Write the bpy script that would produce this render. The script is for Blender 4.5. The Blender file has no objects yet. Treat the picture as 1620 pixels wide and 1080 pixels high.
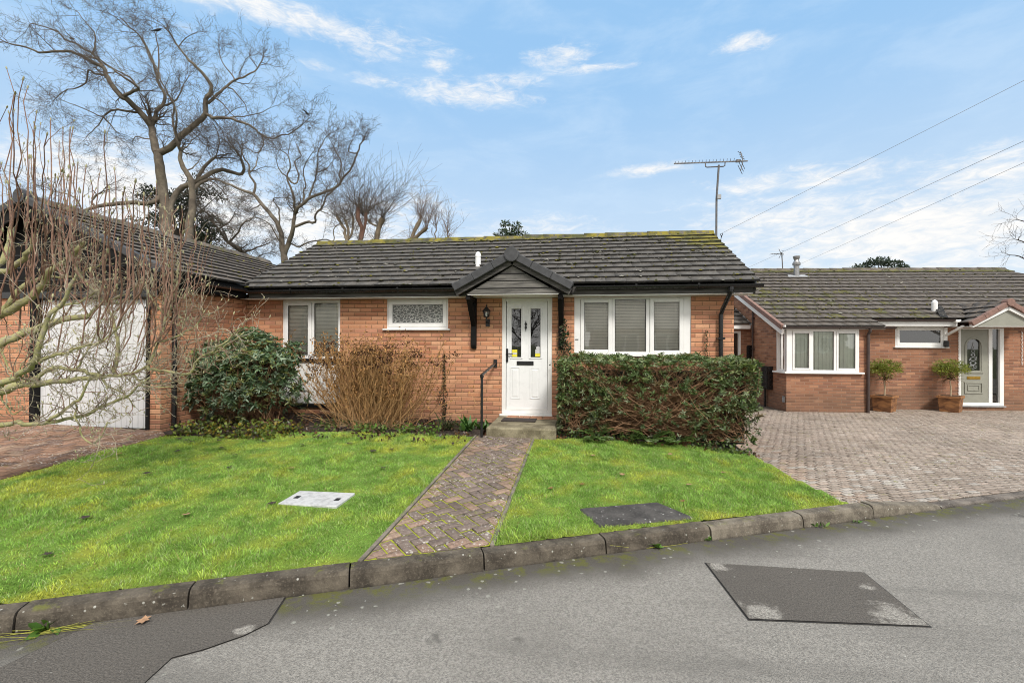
import bpy, bmesh, math, random
import numpy as np
from mathutils import Vector, noise as mnoise

random.seed(11)
RNG = np.random.default_rng(7)
SC = bpy.context.scene
COL = SC.collection
PI = math.pi

# ------------------------------------------------------------------ node helpers
class NT:
    def __init__(s, tree):
        s.t = tree; s.N = tree.nodes; s.L = tree.links
    def n(s, typ, ins=None, **props):
        nd = s.N.new(typ)
        for k, v in props.items(): setattr(nd, k, v)
        if ins:
            for k, v in ins.items(): s.put(nd.inputs[k], v)
        return nd
    def put(s, sock, v):
        if isinstance(v, bpy.types.NodeSocket): s.L.new(v, sock)
        elif isinstance(v, bpy.types.Node): s.L.new(v.outputs[0], sock)
        elif isinstance(v, (tuple, list)) and sock.type == 'RGBA' and len(v) == 3: sock.default_value = (*v, 1)
        else: sock.default_value = v
    def math(s, op, a, b=None, c=None, clamp=False):
        nd = s.N.new('ShaderNodeMath'); nd.operation = op; nd.use_clamp = clamp
        s.put(nd.inputs[0], a)
        if b is not None: s.put(nd.inputs[1], b)
        if c is not None: s.put(nd.inputs[2], c)
        return nd.outputs[0]
    def mix(s, f, a, b, mode='MIX'):
        nd = s.N.new('ShaderNodeMix'); nd.data_type = 'RGBA'; nd.blend_type = mode; nd.clamp_factor = True
        s.put(nd.inputs[0], f); s.put(nd.inputs[6], a); s.put(nd.inputs[7], b)
        return nd.outputs[2]
    def ss(s, v, lo, hi):                                   # smoothstep
        nd = s.N.new('ShaderNodeMapRange'); nd.interpolation_type = 'SMOOTHSTEP'
        s.put(nd.inputs[0], v); nd.inputs[1].default_value = lo; nd.inputs[2].default_value = hi
        return nd.outputs[0]
    def noise(s, vec, scale, detail=4, rough=.55, dist=0.0):
        nd = s.N.new('ShaderNodeTexNoise'); s.put(nd.inputs['Vector'], vec)
        nd.inputs['Scale'].default_value = scale; nd.inputs['Detail'].default_value = detail
        nd.inputs['Roughness'].default_value = rough; nd.inputs['Distortion'].default_value = dist
        return nd
    def ramp(s, f, stops):
        nd = s.N.new('ShaderNodeValToRGB'); s.put(nd.inputs[0], f)
        el = nd.color_ramp.elements
        while len(el) < len(stops): el.new(.5)
        for e, (p, c) in zip(el, stops):
            e.position = p; e.color = (*c, 1)
        return nd.outputs[0]

def new_mat(name):
    m = bpy.data.materials.new(name); m.use_nodes = True
    t = NT(m.node_tree); b = t.N['Principled BSDF']
    return m, t, b

def obj_co(t): return t.n('ShaderNodeTexCoord').outputs['Object']
def uv_co(t): return t.n('ShaderNodeTexCoord').outputs['UV']
def attr(t, name='Col'): return t.n('ShaderNodeAttribute', attribute_name=name).outputs['Color']

def bump(t, b, h, strength=.3, dist=.01):
    nd = t.n('ShaderNodeBump', {'Height': h, 'Strength': strength, 'Distance': dist})
    t.L.new(nd.outputs[0], b.inputs['Normal'])

def plain(name, col, rough=.5, var=.12, scale=9, metal=0, dirt=None, bumps=0):
    """painted / plastic / metal surface with a little wear"""
    m, t, b = new_mat(name)
    co = obj_co(t)
    n1 = t.noise(co, scale, 5, .6)
    lo = tuple(c * (1 - var) for c in col); hi = tuple(min(1, c * (1 + var)) for c in col)
    c = t.mix(t.ss(n1.outputs[0], .3, .7), lo, hi)
    if dirt:
        n2 = t.noise(co, scale * .45, 8, .7, .4)
        c = t.mix(t.math('MULTIPLY', t.ss(n2.outputs[0], .52, .75), dirt[1]), c, dirt[0])
    t.put(b.inputs['Base Color'], c)
    t.put(b.inputs['Roughness'], t.math('ADD', t.math('MULTIPLY', n1.outputs[0], .2), rough - .1))
    b.inputs['Metallic'].default_value = metal
    if bumps: bump(t, b, t.noise(co, 60, 4).outputs[0], bumps, .004)
    return m

def brick_mat(name, cols, mortar, dark=1.0):
    m, t, b = new_mat(name)
    uv = uv_co(t); oc = obj_co(t)
    sep = t.n('ShaderNodeSeparateXYZ', {0: uv})
    bx = t.n('ShaderNodeTexBrick', {'Vector': uv, 'Scale': 1.0, 'Mortar Size': .0068, 'Mortar Smooth': .25, 'Bias': 0,
                                    'Brick Width': .225, 'Row Height': .075})
    row = t.math('FLOOR', t.math('DIVIDE', sep.outputs[1], .075))
    odd = t.math('FLOORED_MODULO', row, 2.0)
    off = t.math('MULTIPLY', t.math('SUBTRACT', 1.0, odd), .1125)
    colid = t.math('FLOOR', t.math('DIVIDE', t.math('ADD', sep.outputs[0], off), .225))
    idv = t.n('ShaderNodeCombineXYZ', {0: colid, 1: row, 2: 3.7})
    wn = t.n('ShaderNodeTexWhiteNoise', {'Vector': idv}, noise_dimensions='3D')
    k = len(cols)
    c = t.ramp(wn.outputs['Value'], [((i + .5) / k, cc) for i, cc in enumerate(cols)])
    fine = t.noise(oc, 55, 5, .65)
    c = t.mix(t.math('MULTIPLY', t.ss(fine.outputs[0], .42, .72), .35), c, tuple(x * .55 for x in cols[0]))
    big = t.noise(oc, 1.3, 4, .6)
    c = t.mix(t.math('MULTIPLY', t.ss(big.outputs[0], .42, .70), .45), c, tuple(x * .55 for x in cols[1]))
    c = t.mix(t.math('MULTIPLY', t.ss(t.noise(oc, 2.1, 6, .7).outputs[0], .58, .78), .22), c, (.58, .42, .31))
    mo = t.mix(t.noise(oc, 25, 3).outputs[0], tuple(x * .7 for x in mortar), tuple(x * 1.2 for x in mortar))
    # struck joint: shade under each course and lit ledge below it, painted in
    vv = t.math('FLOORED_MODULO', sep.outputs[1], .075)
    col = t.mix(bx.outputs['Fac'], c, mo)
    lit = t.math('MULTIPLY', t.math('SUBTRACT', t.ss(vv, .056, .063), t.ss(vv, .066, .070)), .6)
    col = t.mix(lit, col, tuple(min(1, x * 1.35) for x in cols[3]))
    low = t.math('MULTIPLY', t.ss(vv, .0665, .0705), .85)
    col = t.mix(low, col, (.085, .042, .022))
    # damp darker base
    zz = t.n('ShaderNodeSeparateXYZ', {0: oc}).outputs[2]
    damp = t.math('MULTIPLY', t.math('SUBTRACT', 1, t.ss(t.math('ADD', zz, t.math('MULTIPLY', big.outputs[0], .3)), .25, .75)), .4)
    col = t.mix(damp, col, (.10, .075, .05))
    if dark != 1: col = t.mix(1.0, col, (dark,) * 3, 'MULTIPLY')
    t.put(b.inputs['Base Color'], col)
    b.inputs['Roughness'].default_value = .92
    h = t.math('ADD', t.math('MULTIPLY', bx.outputs['Fac'], -1.0), t.math('MULTIPLY', fine.outputs[0], .35))
    h = t.math('ADD', h, t.math('MULTIPLY', wn.outputs['Value'], .3))
    bump(t, b, h, .55, .008)
    return m

def tile_mat(name, base, moss=(.19, .16, .012), lich=(.30, .29, .25)):
    m, t, b = new_mat(name)
    at = t.n('ShaderNodeSeparateColor', {0: attr(t)})
    oc = obj_co(t)
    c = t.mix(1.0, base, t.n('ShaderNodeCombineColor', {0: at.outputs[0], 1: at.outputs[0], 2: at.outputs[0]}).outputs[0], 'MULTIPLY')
    st = t.noise(oc, 6, 6, .65)
    c = t.mix(t.math('MULTIPLY', t.ss(st.outputs[0], .45, .7), .6), c, tuple(x * .5 for x in base))
    sp = t.noise(oc, 30, 4, .65)
    c = t.mix(t.math('MULTIPLY', t.ss(sp.outputs[0], .60, .70), .7), c, lich)
    dk = t.noise(oc, 17, 5, .7)
    c = t.mix(t.math('MULTIPLY', t.ss(dk.outputs[0], .55, .68), .75), c, (.022, .021, .016))
    g = t.noise(oc, 9, 5, .7)
    mk = t.ss(t.math('ADD', g.outputs[0], t.math('MULTIPLY', at.outputs[1], .50)), .74, .90)
    hue = t.noise(oc, 3, 2)
    mc = t.mix(t.ss(hue.outputs[0], .4, .62), moss, (.055, .06, .012))
    c = t.mix(mk, c, mc)
    t.put(b.inputs['Base Color'], c)
    b.inputs['Roughness'].default_value = .8
    bump(t, b, t.math('ADD', t.noise(oc, 90, 3).outputs[0], t.math('MULTIPLY', mk, 2.0)), .35, .006)
    return m

def attr_mat(name, rough=.6, spec=.3, transl=0.0, fine=0, gain=1.0):
    """colour from the mesh's own colour attribute, with fine noise"""
    m, t, b = new_mat(name)
    c = attr(t)
    if fine:
        nz = t.noise(obj_co(t), fine, 4, .65)
        c = t.mix(1.0, c, t.ramp(nz.outputs[0], [(.25, (.55, .55, .55)), (.75, (1.3, 1.3, 1.3))]), 'MULTIPLY')
        bump(t, b, nz.outputs[0], .4, .005)
    t.put(b.inputs['Base Color'], c)
    b.inputs['Roughness'].default_value = rough
    b.inputs['Specular IOR Level'].default_value = spec
    if transl:
        tr = t.n('ShaderNodeBsdfTranslucent', {0: c})
        mx = t.n('ShaderNodeMixShader', {0: transl, 1: b.outputs[0], 2: tr.outputs[0]})
        t.L.new(mx.outputs[0], t.N['Material Output'].inputs[0])
    return m

def glass_mat(name, rough=.02, tint=(.95, .97, .96), wob=0.0):
    m, t, b = new_mat(name)
    tr = t.n('ShaderNodeBsdfTransparent', {0: tint})
    gl = t.n('ShaderNodeBsdfGlossy', {'Color': (.9, .9, .9, 1), 'Roughness': rough})
    oc = obj_co(t)
    bp = t.n('ShaderNodeBump', {'Height': t.noise(oc, 2.2 if not wob else wob, 2).outputs[0], 'Strength': .06 if not wob else .9, 'Distance': .02})
    t.L.new(bp.outputs[0], gl.inputs['Normal'])
    fr = t.n('ShaderNodeFresnel', {'IOR': 1.5})
    f = t.math('ADD', t.math('MULTIPLY', fr.outputs[0], 1.6), .07, clamp=True)
    mx = t.n('ShaderNodeMixShader', {0: f, 1: tr.outputs[0], 2: gl.outputs[0]})
    t.L.new(mx.outputs[0], t.N['Material Output'].inputs[0])
    return m

M = {}
OR = [(.42, .175, .095), (.60, .29, .155), (.53, .235, .125), (.68, .375, .22), (.57, .265, .145), (.64, .33, .19), (.36, .16, .10), (.56, .27, .17), (.47, .215, .13)]
M['brick'] = brick_mat('orange_brick', OR, (.24, .14, .078))
OR2 = [(.22, .10, .058), (.37, .175, .10), (.31, .14, .08), (.44, .225, .13), (.20, .095, .065), (.35, .165, .10)]
M['brick2'] = brick_mat('red_brown_brick', OR2, (.30, .20, .14))
M['tile'] = tile_mat('grey_concrete_tile', (.092, .084, .074))
M['tile2'] = tile_mat('grey_brown_tile', (.108, .090, .074), moss=(.115, .105, .014))
M['cap'] = plain('dark_verge_cap', (.045, .046, .05), .6, .2, 12, dirt=((.10, .10, .09), .4))
M['capr'] = plain('terracotta_cap', (.22, .13, .105), .8, .2, 14, dirt=((.10, .07, .06), .6))
M['white'] = plain('white_upvc', (.80, .80, .78), .32, .03, 6, dirt=((.62, .60, .55), .25))
M['wdoor'] = plain('white_door_paint', (.80, .81, .81), .28, .02, 5)
M['gdoor'] = plain('pale_grey_steel', (.66, .665, .675), .45, .04, 4, dirt=((.42, .40, .36), .35))
M['sage'] = plain('sage_door_paint', (.27, .27, .225), .4, .05, 8)
M['black'] = plain('black_plastic', (.011, .011, .012), .28, .2, 10)
M['bmetal'] = plain('black_metal', (.012, .012, .013), .4, .3, 30)
M['brownp'] = plain('brown_plastic', (.055, .038, .034), .4, .2, 10)
M['blackwood'] = plain('black_timber', (.0065, .006, .006), .7, .4, 20, bumps=.2)
M['blackwood'].node_tree.nodes['Principled BSDF'].inputs['Specular IOR Level'].default_value = .2
M['grey'] = plain('galvanised_grey', (.30, .30, .30), .4, .15, 20, .6)
M['lead'] = plain('lead_flashing', (.33, .34, .35), .55, .15, 9)
M['brass'] = plain('brass', (.45, .28, .06), .35, .15, 30, .9)
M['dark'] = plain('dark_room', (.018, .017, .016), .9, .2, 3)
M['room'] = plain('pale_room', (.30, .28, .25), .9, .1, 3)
M['blind'] = plain('grey_blind', (.92, .87, .77), .6, .06, 3)
M['vblind'] = plain('cream_blind', (.86, .88, .78), .7, .05, 2)
M['yellow'] = plain('yellow_sticker', (.75, .66, .05), .5, .05, 30)
M['paper'] = plain('grey_sticker', (.55, .55, .56), .5, .1, 40)
M['glass'] = glass_mat('window_glass')
def patterned():
    m, t, b = new_mat('patterned_glass'); oc = obj_co(t)
    v = t.n('ShaderNodeTexVoronoi', {'Vector': t.n('ShaderNodeMapping', {0: oc, 2: (0, .5, 0), 3: (1.0, 1, 1.7)}).outputs[0], 'Scale': 15.0}, feature='DISTANCE_TO_EDGE')
    n = t.noise(oc, 30, 4, .7, 1.2)
    c = t.mix(t.ss(v.outputs[0], .02, .14), (.50, .51, .48), (.11, .115, .11))
    c = t.mix(t.math('MULTIPLY', t.ss(n.outputs[0], .5, .7), .5), c, (.42, .43, .41))
    t.put(b.inputs['Base Color'], c); b.inputs['Roughness'].default_value = .35
    bump(t, b, n.outputs[0], .6, .01); return m
M['pglass'] = patterned()
M['leaf'] = attr_mat('leaf', .42, .45, .22)
M['twig'] = attr_mat('bark_twig', .85, .15, 0, 40)
M['grassb'] = attr_mat('grass_blade', .55, .25, .3)
M['paver'] = attr_mat('clay_paver', .88, .2, 0, 34)
def speckle(m, amt=.8):
    t = NT(m.node_tree); b = t.N['Principled BSDF']; oc = obj_co(t); src = b.inputs['Base Color'].links[0].from_socket
    big = t.noise(oc, 1.7, 5, .65)
    src = t.mix(t.math('MULTIPLY', t.ss(big.outputs[0], .48, .7), .45), src, t.mix(1.0, src, (.5, .48, .45), 'MULTIPLY'))
    sp = t.noise(oc, 42, 3, .55); pm = t.noise(oc, 2.3, 3, .5)
    vf = t.n('ShaderNodeTexVoronoi', {'Vector': t.n('ShaderNodeVectorMath', {0: oc, 1: t.n('ShaderNodeVectorMath', {0: t.noise(oc, 30, 2).outputs['Color'], 1: (.03, .03, .03)}, operation='MULTIPLY').outputs[0]}, operation='ADD').outputs[0], 'Scale': 19.0})
    vk = t.math('MULTIPLY', t.math('SUBTRACT', 1, t.ss(vf.outputs['Distance'], .16, .26)), t.ss(t.n('ShaderNodeSeparateColor', {0: vf.outputs['Color']}).outputs[0], .45, .55))
    src = t.mix(t.math('MULTIPLY', t.math('MULTIPLY', t.ss(sp.outputs[0], .60, .66), t.ss(pm.outputs[0], .38, .6)), amt), src, (.50, .48, .44))
    src = t.mix(t.math('MULTIPLY', t.math('MULTIPLY', vk, t.ss(pm.outputs[0], .36, .55)), .8), src, (.50, .48, .43))
    mo = t.noise(oc, 11, 6, .75); pm2 = t.noise(oc, 1.3, 3, .5)
    src = t.mix(t.math('MULTIPLY', t.math('MULTIPLY', t.ss(mo.outputs[0], .57, .66), t.ss(pm2.outputs[0], .45, .6)), .8), src, (.16, .17, .02))
    t.put(b.inputs['Base Color'], src)
speckle(M['paver'])
M['petal'] = attr_mat('dry_leaf', .8, .1, .15)
M['feather'] = plain('black_feather', (.012, .012, .014), .6, .2, 20)
M['rubber'] = plain('door_mat_fibre', (.035, .028, .024), .95, .4, 60, bumps=.6)

def wood_mat(name, a, bcol, scale=(2, 30, 30)):
    m, t, b = new_mat(name)
    mp = t.n('ShaderNodeMapping', {0: obj_co(t), 3: scale})
    nz = t.noise(mp.outputs[0], 1.0, 6, .65, .5)
    t.put(b.inputs['Base Color'], t.mix(t.ss(nz.outputs[0], .3, .7), a, bcol))
    b.inputs['Roughness'].default_value = .8
    bump(t, b, nz.outputs[0], .4, .005)
    return m
M['fascia'] = wood_mat('weathered_fascia', (.028, .026, .025), (.115, .108, .10))
M['board'] = wood_mat('grey_gable_board', (.05, .048, .045), (.19, .18, .165))
M['planterwood'] = wood_mat('rusty_planter', (.10, .040, .018), (.36, .17, .065), (4, 4, 9))

def bark_mat(name, cols, scale):
    m, t, b = new_mat(name)
    oc = obj_co(t)
    nz = t.noise(oc, scale, 6, .7, .3)
    k = len(cols)
    c = t.ramp(nz.outputs[0], [(.25 + .5 * i / max(1, k - 1), cc) for i, cc in enumerate(cols)])
    t.put(b.inputs['Base Color'], c); b.inputs['Roughness'].default_value = .9
    bump(t, b, t.noise(oc, scale * 4, 5, .7).outputs[0], .6, .02)
    return m
M['bark_oak'] = bark_mat('grey_bark', [(.04, .032, .024), (.12, .098, .074), (.24, .205, .15)], 1.8)
M['bark_dark'] = bark_mat('dark_bark', [(.030, .024, .020), (.085, .07, .055)], 3)
M['bark_plane'] = bark_mat('tan_bark', [(.07, .052, .036), (.20, .155, .105), (.31, .265, .19)], 2.6)
M['bark_mag'] = bark_mat('mossy_bark', [(.10, .085, .06), (.30, .27, .19), (.36, .35, .15), (.20, .175, .13), (.40, .38, .30)], 11)

# ------------------------------------------------------------------ mesh helpers
KEEP = {}
def tagit(o, label=None, cat=None, group=None, kind=None):
    if label: o['label'] = label
    if cat: o['category'] = cat
    if group: o['group'] = group
    if kind: o['kind'] = kind
    return o

def thing(name, label, cat, loc=(0, 0, 0), rotz=0, group=None, local=False):
    o = bpy.data.objects.new(name, None); COL.objects.link(o)
    o.location = loc; o.rotation_euler = (0, 0, rotz); o.empty_display_size = .1
    KEEP[o.name] = None if local else Vector(loc)
    return tagit(o, label, cat, group)

def place(o, parent):
    COL.objects.link(o)
    if parent is not None:
        o.parent = parent
        off = KEEP.get(parent.name)
        if off is not None: o.location = -off
    return o

def box_uv(me):
    nl = len(me.loops)
    if nl == 0: return
    uvl = me.uv_layers.new(name='UVMap')
    co = np.empty(len(me.vertices) * 3); me.vertices.foreach_get('co', co); co = co.reshape(-1, 3)
    li = np.empty(nl, np.int32); me.loops.foreach_get('vertex_index', li)
    npoly = len(me.polygons)
    tot = np.empty(npoly, np.int32); me.polygons.foreach_get('loop_total', tot)
    nor = np.empty(npoly * 3); me.polygons.foreach_get('normal', nor); nor = np.abs(nor.reshape(-1, 3))
    ax = np.argmax(nor * np.array([1, 1, .9]), 1)
    la = np.repeat(ax, tot); p = co[li]
    uv = np.where((la == 2)[:, None], p[:, [0, 1]], np.where((la == 0)[:, None], p[:, [1, 2]], p[:, [0, 2]]))
    uvl.data.foreach_set('uv', uv.astype(np.float32).ravel())

class MB:
    def __init__(s): s.v = []; s.f = []; s.m = []
    def face(s, pts, m=0):
        i = len(s.v); s.v.extend([tuple(p) for p in pts]); s.f.append(tuple(range(i, i + len(pts)))); s.m.append(m); return s
    def hexa(s, p, m=0):                                    # 8 points: bottom 4 ccw, top 4 ccw
        i = len(s.v); s.v.extend([tuple(q) for q in p])
        for f in ((3, 2, 1, 0), (4, 5, 6, 7), (0, 1, 5, 4), (1, 2, 6, 5), (2, 3, 7, 6), (3, 0, 4, 7)):
            s.f.append(tuple(i + k for k in f)); s.m.append(m)
        return s
    def box(s, x0, y0, z0, x1, y1, z1, m=0):
        x0, x1 = min(x0, x1), max(x0, x1); y0, y1 = min(y0, y1), max(y0, y1); z0, z1 = min(z0, z1), max(z0, z1)
        return s.hexa([(x0, y0, z0), (x1, y0, z0), (x1, y1, z0), (x0, y1, z0), (x0, y0, z1), (x1, y0, z1), (x1, y1, z1), (x0, y1, z1)], m)
    def bar(s, a, b, w, h, up=(0, 0, 1), m=0):              # box along a->b
        a = Vector(a); b = Vector(b); d = (b - a).normalized(); u = Vector(up)
        sx = d.cross(u)
        if sx.length < 1e-4: sx = d.cross(Vector((1, 0, 0)))
        sx.normalize(); u = sx.cross(d).normalized()
        sx *= w / 2; u *= h / 2
        return s.hexa([a - sx - u, a + sx - u, b + sx - u, b - sx - u, a - sx + u, a + sx + u, b + sx + u, b - sx + u], m)
    def prism(s, poly, y0, y1, m=0, ax='y'):                # poly in (x,z) extruded along y (or (y,z) along x)
        n = len(poly); i = len(s.v)
        mk = (lambda p, t: (p[0], t, p[1])) if ax == 'y' else ((lambda p, t: (t, p[0], p[1])) if ax == 'x' else (lambda p, t: (p[0], p[1], t)))
        s.v.extend([mk(p, y0) for p in poly]); s.v.extend([mk(p, y1) for p in poly])
        s.f.append(tuple(i + k for k in range(n))); s.m.append(m)
        s.f.append(tuple(i + n + k for k in range(n - 1, -1, -1))); s.m.append(m)
        for k in range(n):
            k2 = (k + 1) % n
            s.f.append((i + k, i + n + k, i + n + k2, i + k2)); s.m.append(m)
        return s
    def tube(s, pts, r, k=8, m=0, cap=True):
        pts = [Vector(p) for p in pts]; n = len(pts)
        rs = r if isinstance(r, (list, tuple)) else [r] * n
        i = len(s.v); ref = Vector((.3, .2, .93)).normalized()
        for a in range(n):
            d = (pts[min(a + 1, n - 1)] - pts[max(a - 1, 0)]).normalized()
            u = d.cross(ref)
            if u.length < .05: u = d.cross(Vector((1, 0, 0)))
            u.normalize(); w = d.cross(u)
            for j in range(k):
                t = 2 * PI * j / k
                s.v.append(tuple(pts[a] + (u * math.cos(t) + w * math.sin(t)) * rs[a]))
        for a in range(n - 1):
            for j in range(k):
                j2 = (j + 1) % k
                s.f.append((i + a * k + j, i + a * k + j2, i + (a + 1) * k + j2, i + (a + 1) * k + j)); s.m.append(m)
        if cap:
            s.f.append(tuple(i + j for j in range(k - 1, -1, -1))); s.m.append(m)
            s.f.append(tuple(i + (n - 1) * k + j for j in range(k))); s.m.append(m)
        return s
    def lathe(s, c, prof, k=14, m=0):                       # prof: (r, z) from bottom to top
        return s.tube([(c[0], c[1], c[2] + z) for r, z in prof], [max(r, 1e-4) for r, z in prof], k, m)
    def build(s, name, mats, parent=None, bevel=0, smooth=False):
        me = bpy.data.meshes.new(name)
        me.from_pydata(s.v, [], s.f); 
        mats = mats if isinstance(mats, (list, tuple)) else [mats]
        for mm in mats: me.materials.append(mm)
        me.polygons.foreach_set('material_index', s.m)
        bm = bmesh.new(); bm.from_mesh(me)
        bmesh.ops.recalc_face_normals(bm, faces=bm.faces)
        if bevel:
            ed = [e for e in bm.edges if len(e.link_faces) == 2 and e.calc_face_angle(0) > .6]
            bmesh.ops.bevel(bm, geom=ed, offset=bevel, segments=1, affect='EDGES', clamp_overlap=True)
        bm.to_mesh(me); bm.free()
        box_uv(me)
        if smooth: me.polygons.foreach_set('use_smooth', [True] * len(me.polygons))
        o = bpy.data.objects.new(name, me)
        return place(o, parent)

def np_mesh(name, V, F, mat, parent=None, col=None, smooth=False, uv=False, link=True):
    """V (n,3); F list of index arrays (m,k); col (n,3) per vertex"""
    me = bpy.data.meshes.new(name)
    V = np.asarray(V, np.float32)
    F = [np.asarray(f, np.int32) for f in F if len(f)]
    me.vertices.add(len(V)); me.vertices.foreach_set('co', V.ravel())
    nl = sum(f.size for f in F); npol = sum(len(f) for f in F)
    me.loops.add(nl); me.loops.foreach_set('vertex_index', np.concatenate([f.ravel() for f in F]))
    tot = np.concatenate([np.full(len(f), f.shape[1], np.int32) for f in F])
    st = np.concatenate([[0], np.cumsum(tot)[:-1]]).astype(np.int32)
    me.polygons.add(npol); me.polygons.foreach_set('loop_start', st)
    me.update(calc_edges=True); me.validate()
    if col is not None:
        ca = me.color_attributes.new('Col', 'FLOAT_COLOR', 'POINT')
        c4 = np.ones((len(V), 4), np.float32); c4[:, :3] = col
        ca.data.foreach_set('color', c4.ravel())
    if smooth: me.polygons.foreach_set('use_smooth', np.ones(npol, bool))
    for mm in (mat if isinstance(mat, (list, tuple)) else [mat]): me.materials.append(mm)
    if uv: box_uv(me)
    o = bpy.data.objects.new(name, me)
    return place(o, parent) if link else o

def tubes_np(lines, k=5):
    """lines: list of (pts, radii, colour or None) -> V, F, C"""
    Vs, Fs, Cs = [], [], []; off = 0
    ang = np.arange(k) * 2 * np.pi / k; ca, sa = np.cos(ang), np.sin(ang)
    for pts, rad, c in lines:
        p = np.asarray(pts, float); n = len(p); r = np.asarray(rad, float)
        d = np.empty_like(p); d[1:-1] = p[2:] - p[:-2]; d[0] = p[1] - p[0]; d[-1] = p[-1] - p[-2]
        d /= np.linalg.norm(d, axis=1, keepdims=True) + 1e-9
        ref = np.array([.31, .17, .93]) if abs(d[:, 2]).mean() < .9 else np.array([.95, .2, .1])
        u = np.cross(d, ref); u /= np.linalg.norm(u, axis=1, keepdims=True) + 1e-9
        w = np.cross(d, u)
        ring = p[:, None, :] + r[:, None, None] * (u[:, None, :] * ca[None, :, None] + w[:, None, :] * sa[None, :, None])
        Vs.append(ring.reshape(-1, 3))
        a = np.arange(n - 1)[:, None] * k; j = np.arange(k)[None, :]; j2 = (j + 1) % k
        Fs.append(np.stack([a + j, a + j2, a + k + j2, a + k + j], -1).reshape(-1, 4) + off)
        if c is not None: Cs.append(np.tile(np.asarray(c, float), (n * k, 1)))
        off += n * k
    V = np.concatenate(Vs); F = np.concatenate(Fs)
    return V, F, (np.concatenate(Cs) if Cs else None)

def unit(a): return a / (np.linalg.norm(a, axis=-1, keepdims=True) + 1e-9)

def leaves_np(P, D, L, W, col, fold=.25, droop=0.0):
    """one folded leaf per row: P base, D direction, L length, W width, col colour -> V, F(quads), C"""
    n = len(P); D = unit(D)
    R = RNG.normal(size=(n, 3)); S = unit(np.cross(D, R)); N = np.cross(S, D)
    N = np.where(N[:, 2:3] < 0, -N, N); S = np.cross(D, N)
    L = np.broadcast_to(L, (n,))[:, None]; W = np.broadcast_to(W, (n,))[:, None]
    b = P; tip = P + D * L - N * L * droop
    up = N * W * fold
    l3 = P + D * L * .3 - S * W * .5 + up; l7 = P + D * L * .7 - S * W * .42 + up - N * L * droop * .5
    r3 = P + D * L * .3 + S * W * .5 + up; r7 = P + D * L * .7 + S * W * .42 + up - N * L * droop * .5
    V = np.stack([b, l3, l7, tip, r7, r3], 1).reshape(-1, 3)
    i = np.arange(n)[:, None] * 6
    F = np.concatenate([i + np.array([[0, 1, 2, 3]]), i + np.array([[0, 3, 4, 5]])])
    return V, F, np.repeat(col, 6, 0)

def rand_dirs(n):
    return unit(RNG.normal(size=(n, 3)))

def blobs_np(P, R, col, flat=.6):
    """small faceted lumps"""
    n = len(P)
    o = np.array([(1, 0, 0), (.5, .87, 0), (-.5, .87, 0), (-1, 0, 0), (-.5, -.87, 0), (.5, -.87, 0), (0, 0, 1)], float)
    o = o[None] * (1 + RNG.normal(size=(n, 7, 1)) * .25); o[:, :, 2] *= flat
    th = RNG.uniform(0, 6.3, n); c, s = np.cos(th), np.sin(th)
    x = o[:, :, 0] * c[:, None] - o[:, :, 1] * s[:, None]; y = o[:, :, 0] * s[:, None] + o[:, :, 1] * c[:, None]
    o = np.stack([x, y, o[:, :, 2]], -1) * np.asarray(R)[:, None, None]
    V = (P[:, None] + o).reshape(-1, 3)
    i = np.arange(n)[:, None] * 7
    F = np.concatenate([i + np.array([[a, (a + 1) % 6, 6]]) for a in range(6)])
    return V, F, np.repeat(col, 7, 0)

def vnoise(x, y, s, seed=0.0):
    return np.array([mnoise.noise(Vector((float(a) * s, float(b) * s, seed))) for a, b in zip(x, y)])

# ------------------------------------------------------------------ levels of the ground
def kerb_y(x): return -4.15 + .445 * x
def drive_z(x, y): return -.082 - .010 * (np.minimum(y, 8) + 3)
def lawn_z(x, y):
    g = .04 * np.maximum(0, np.minimum(y, -.2) - kerb_y(x))
    k = np.clip((x - 1.2) / 1.35, 0, 1); k = k * k * (3 - 2 * k) * .55
    return g * (1 - k) + k * drive_z(x, y)
def lz(x, y): return float(lawn_z(np.float64(x), np.float64(y)))

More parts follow.
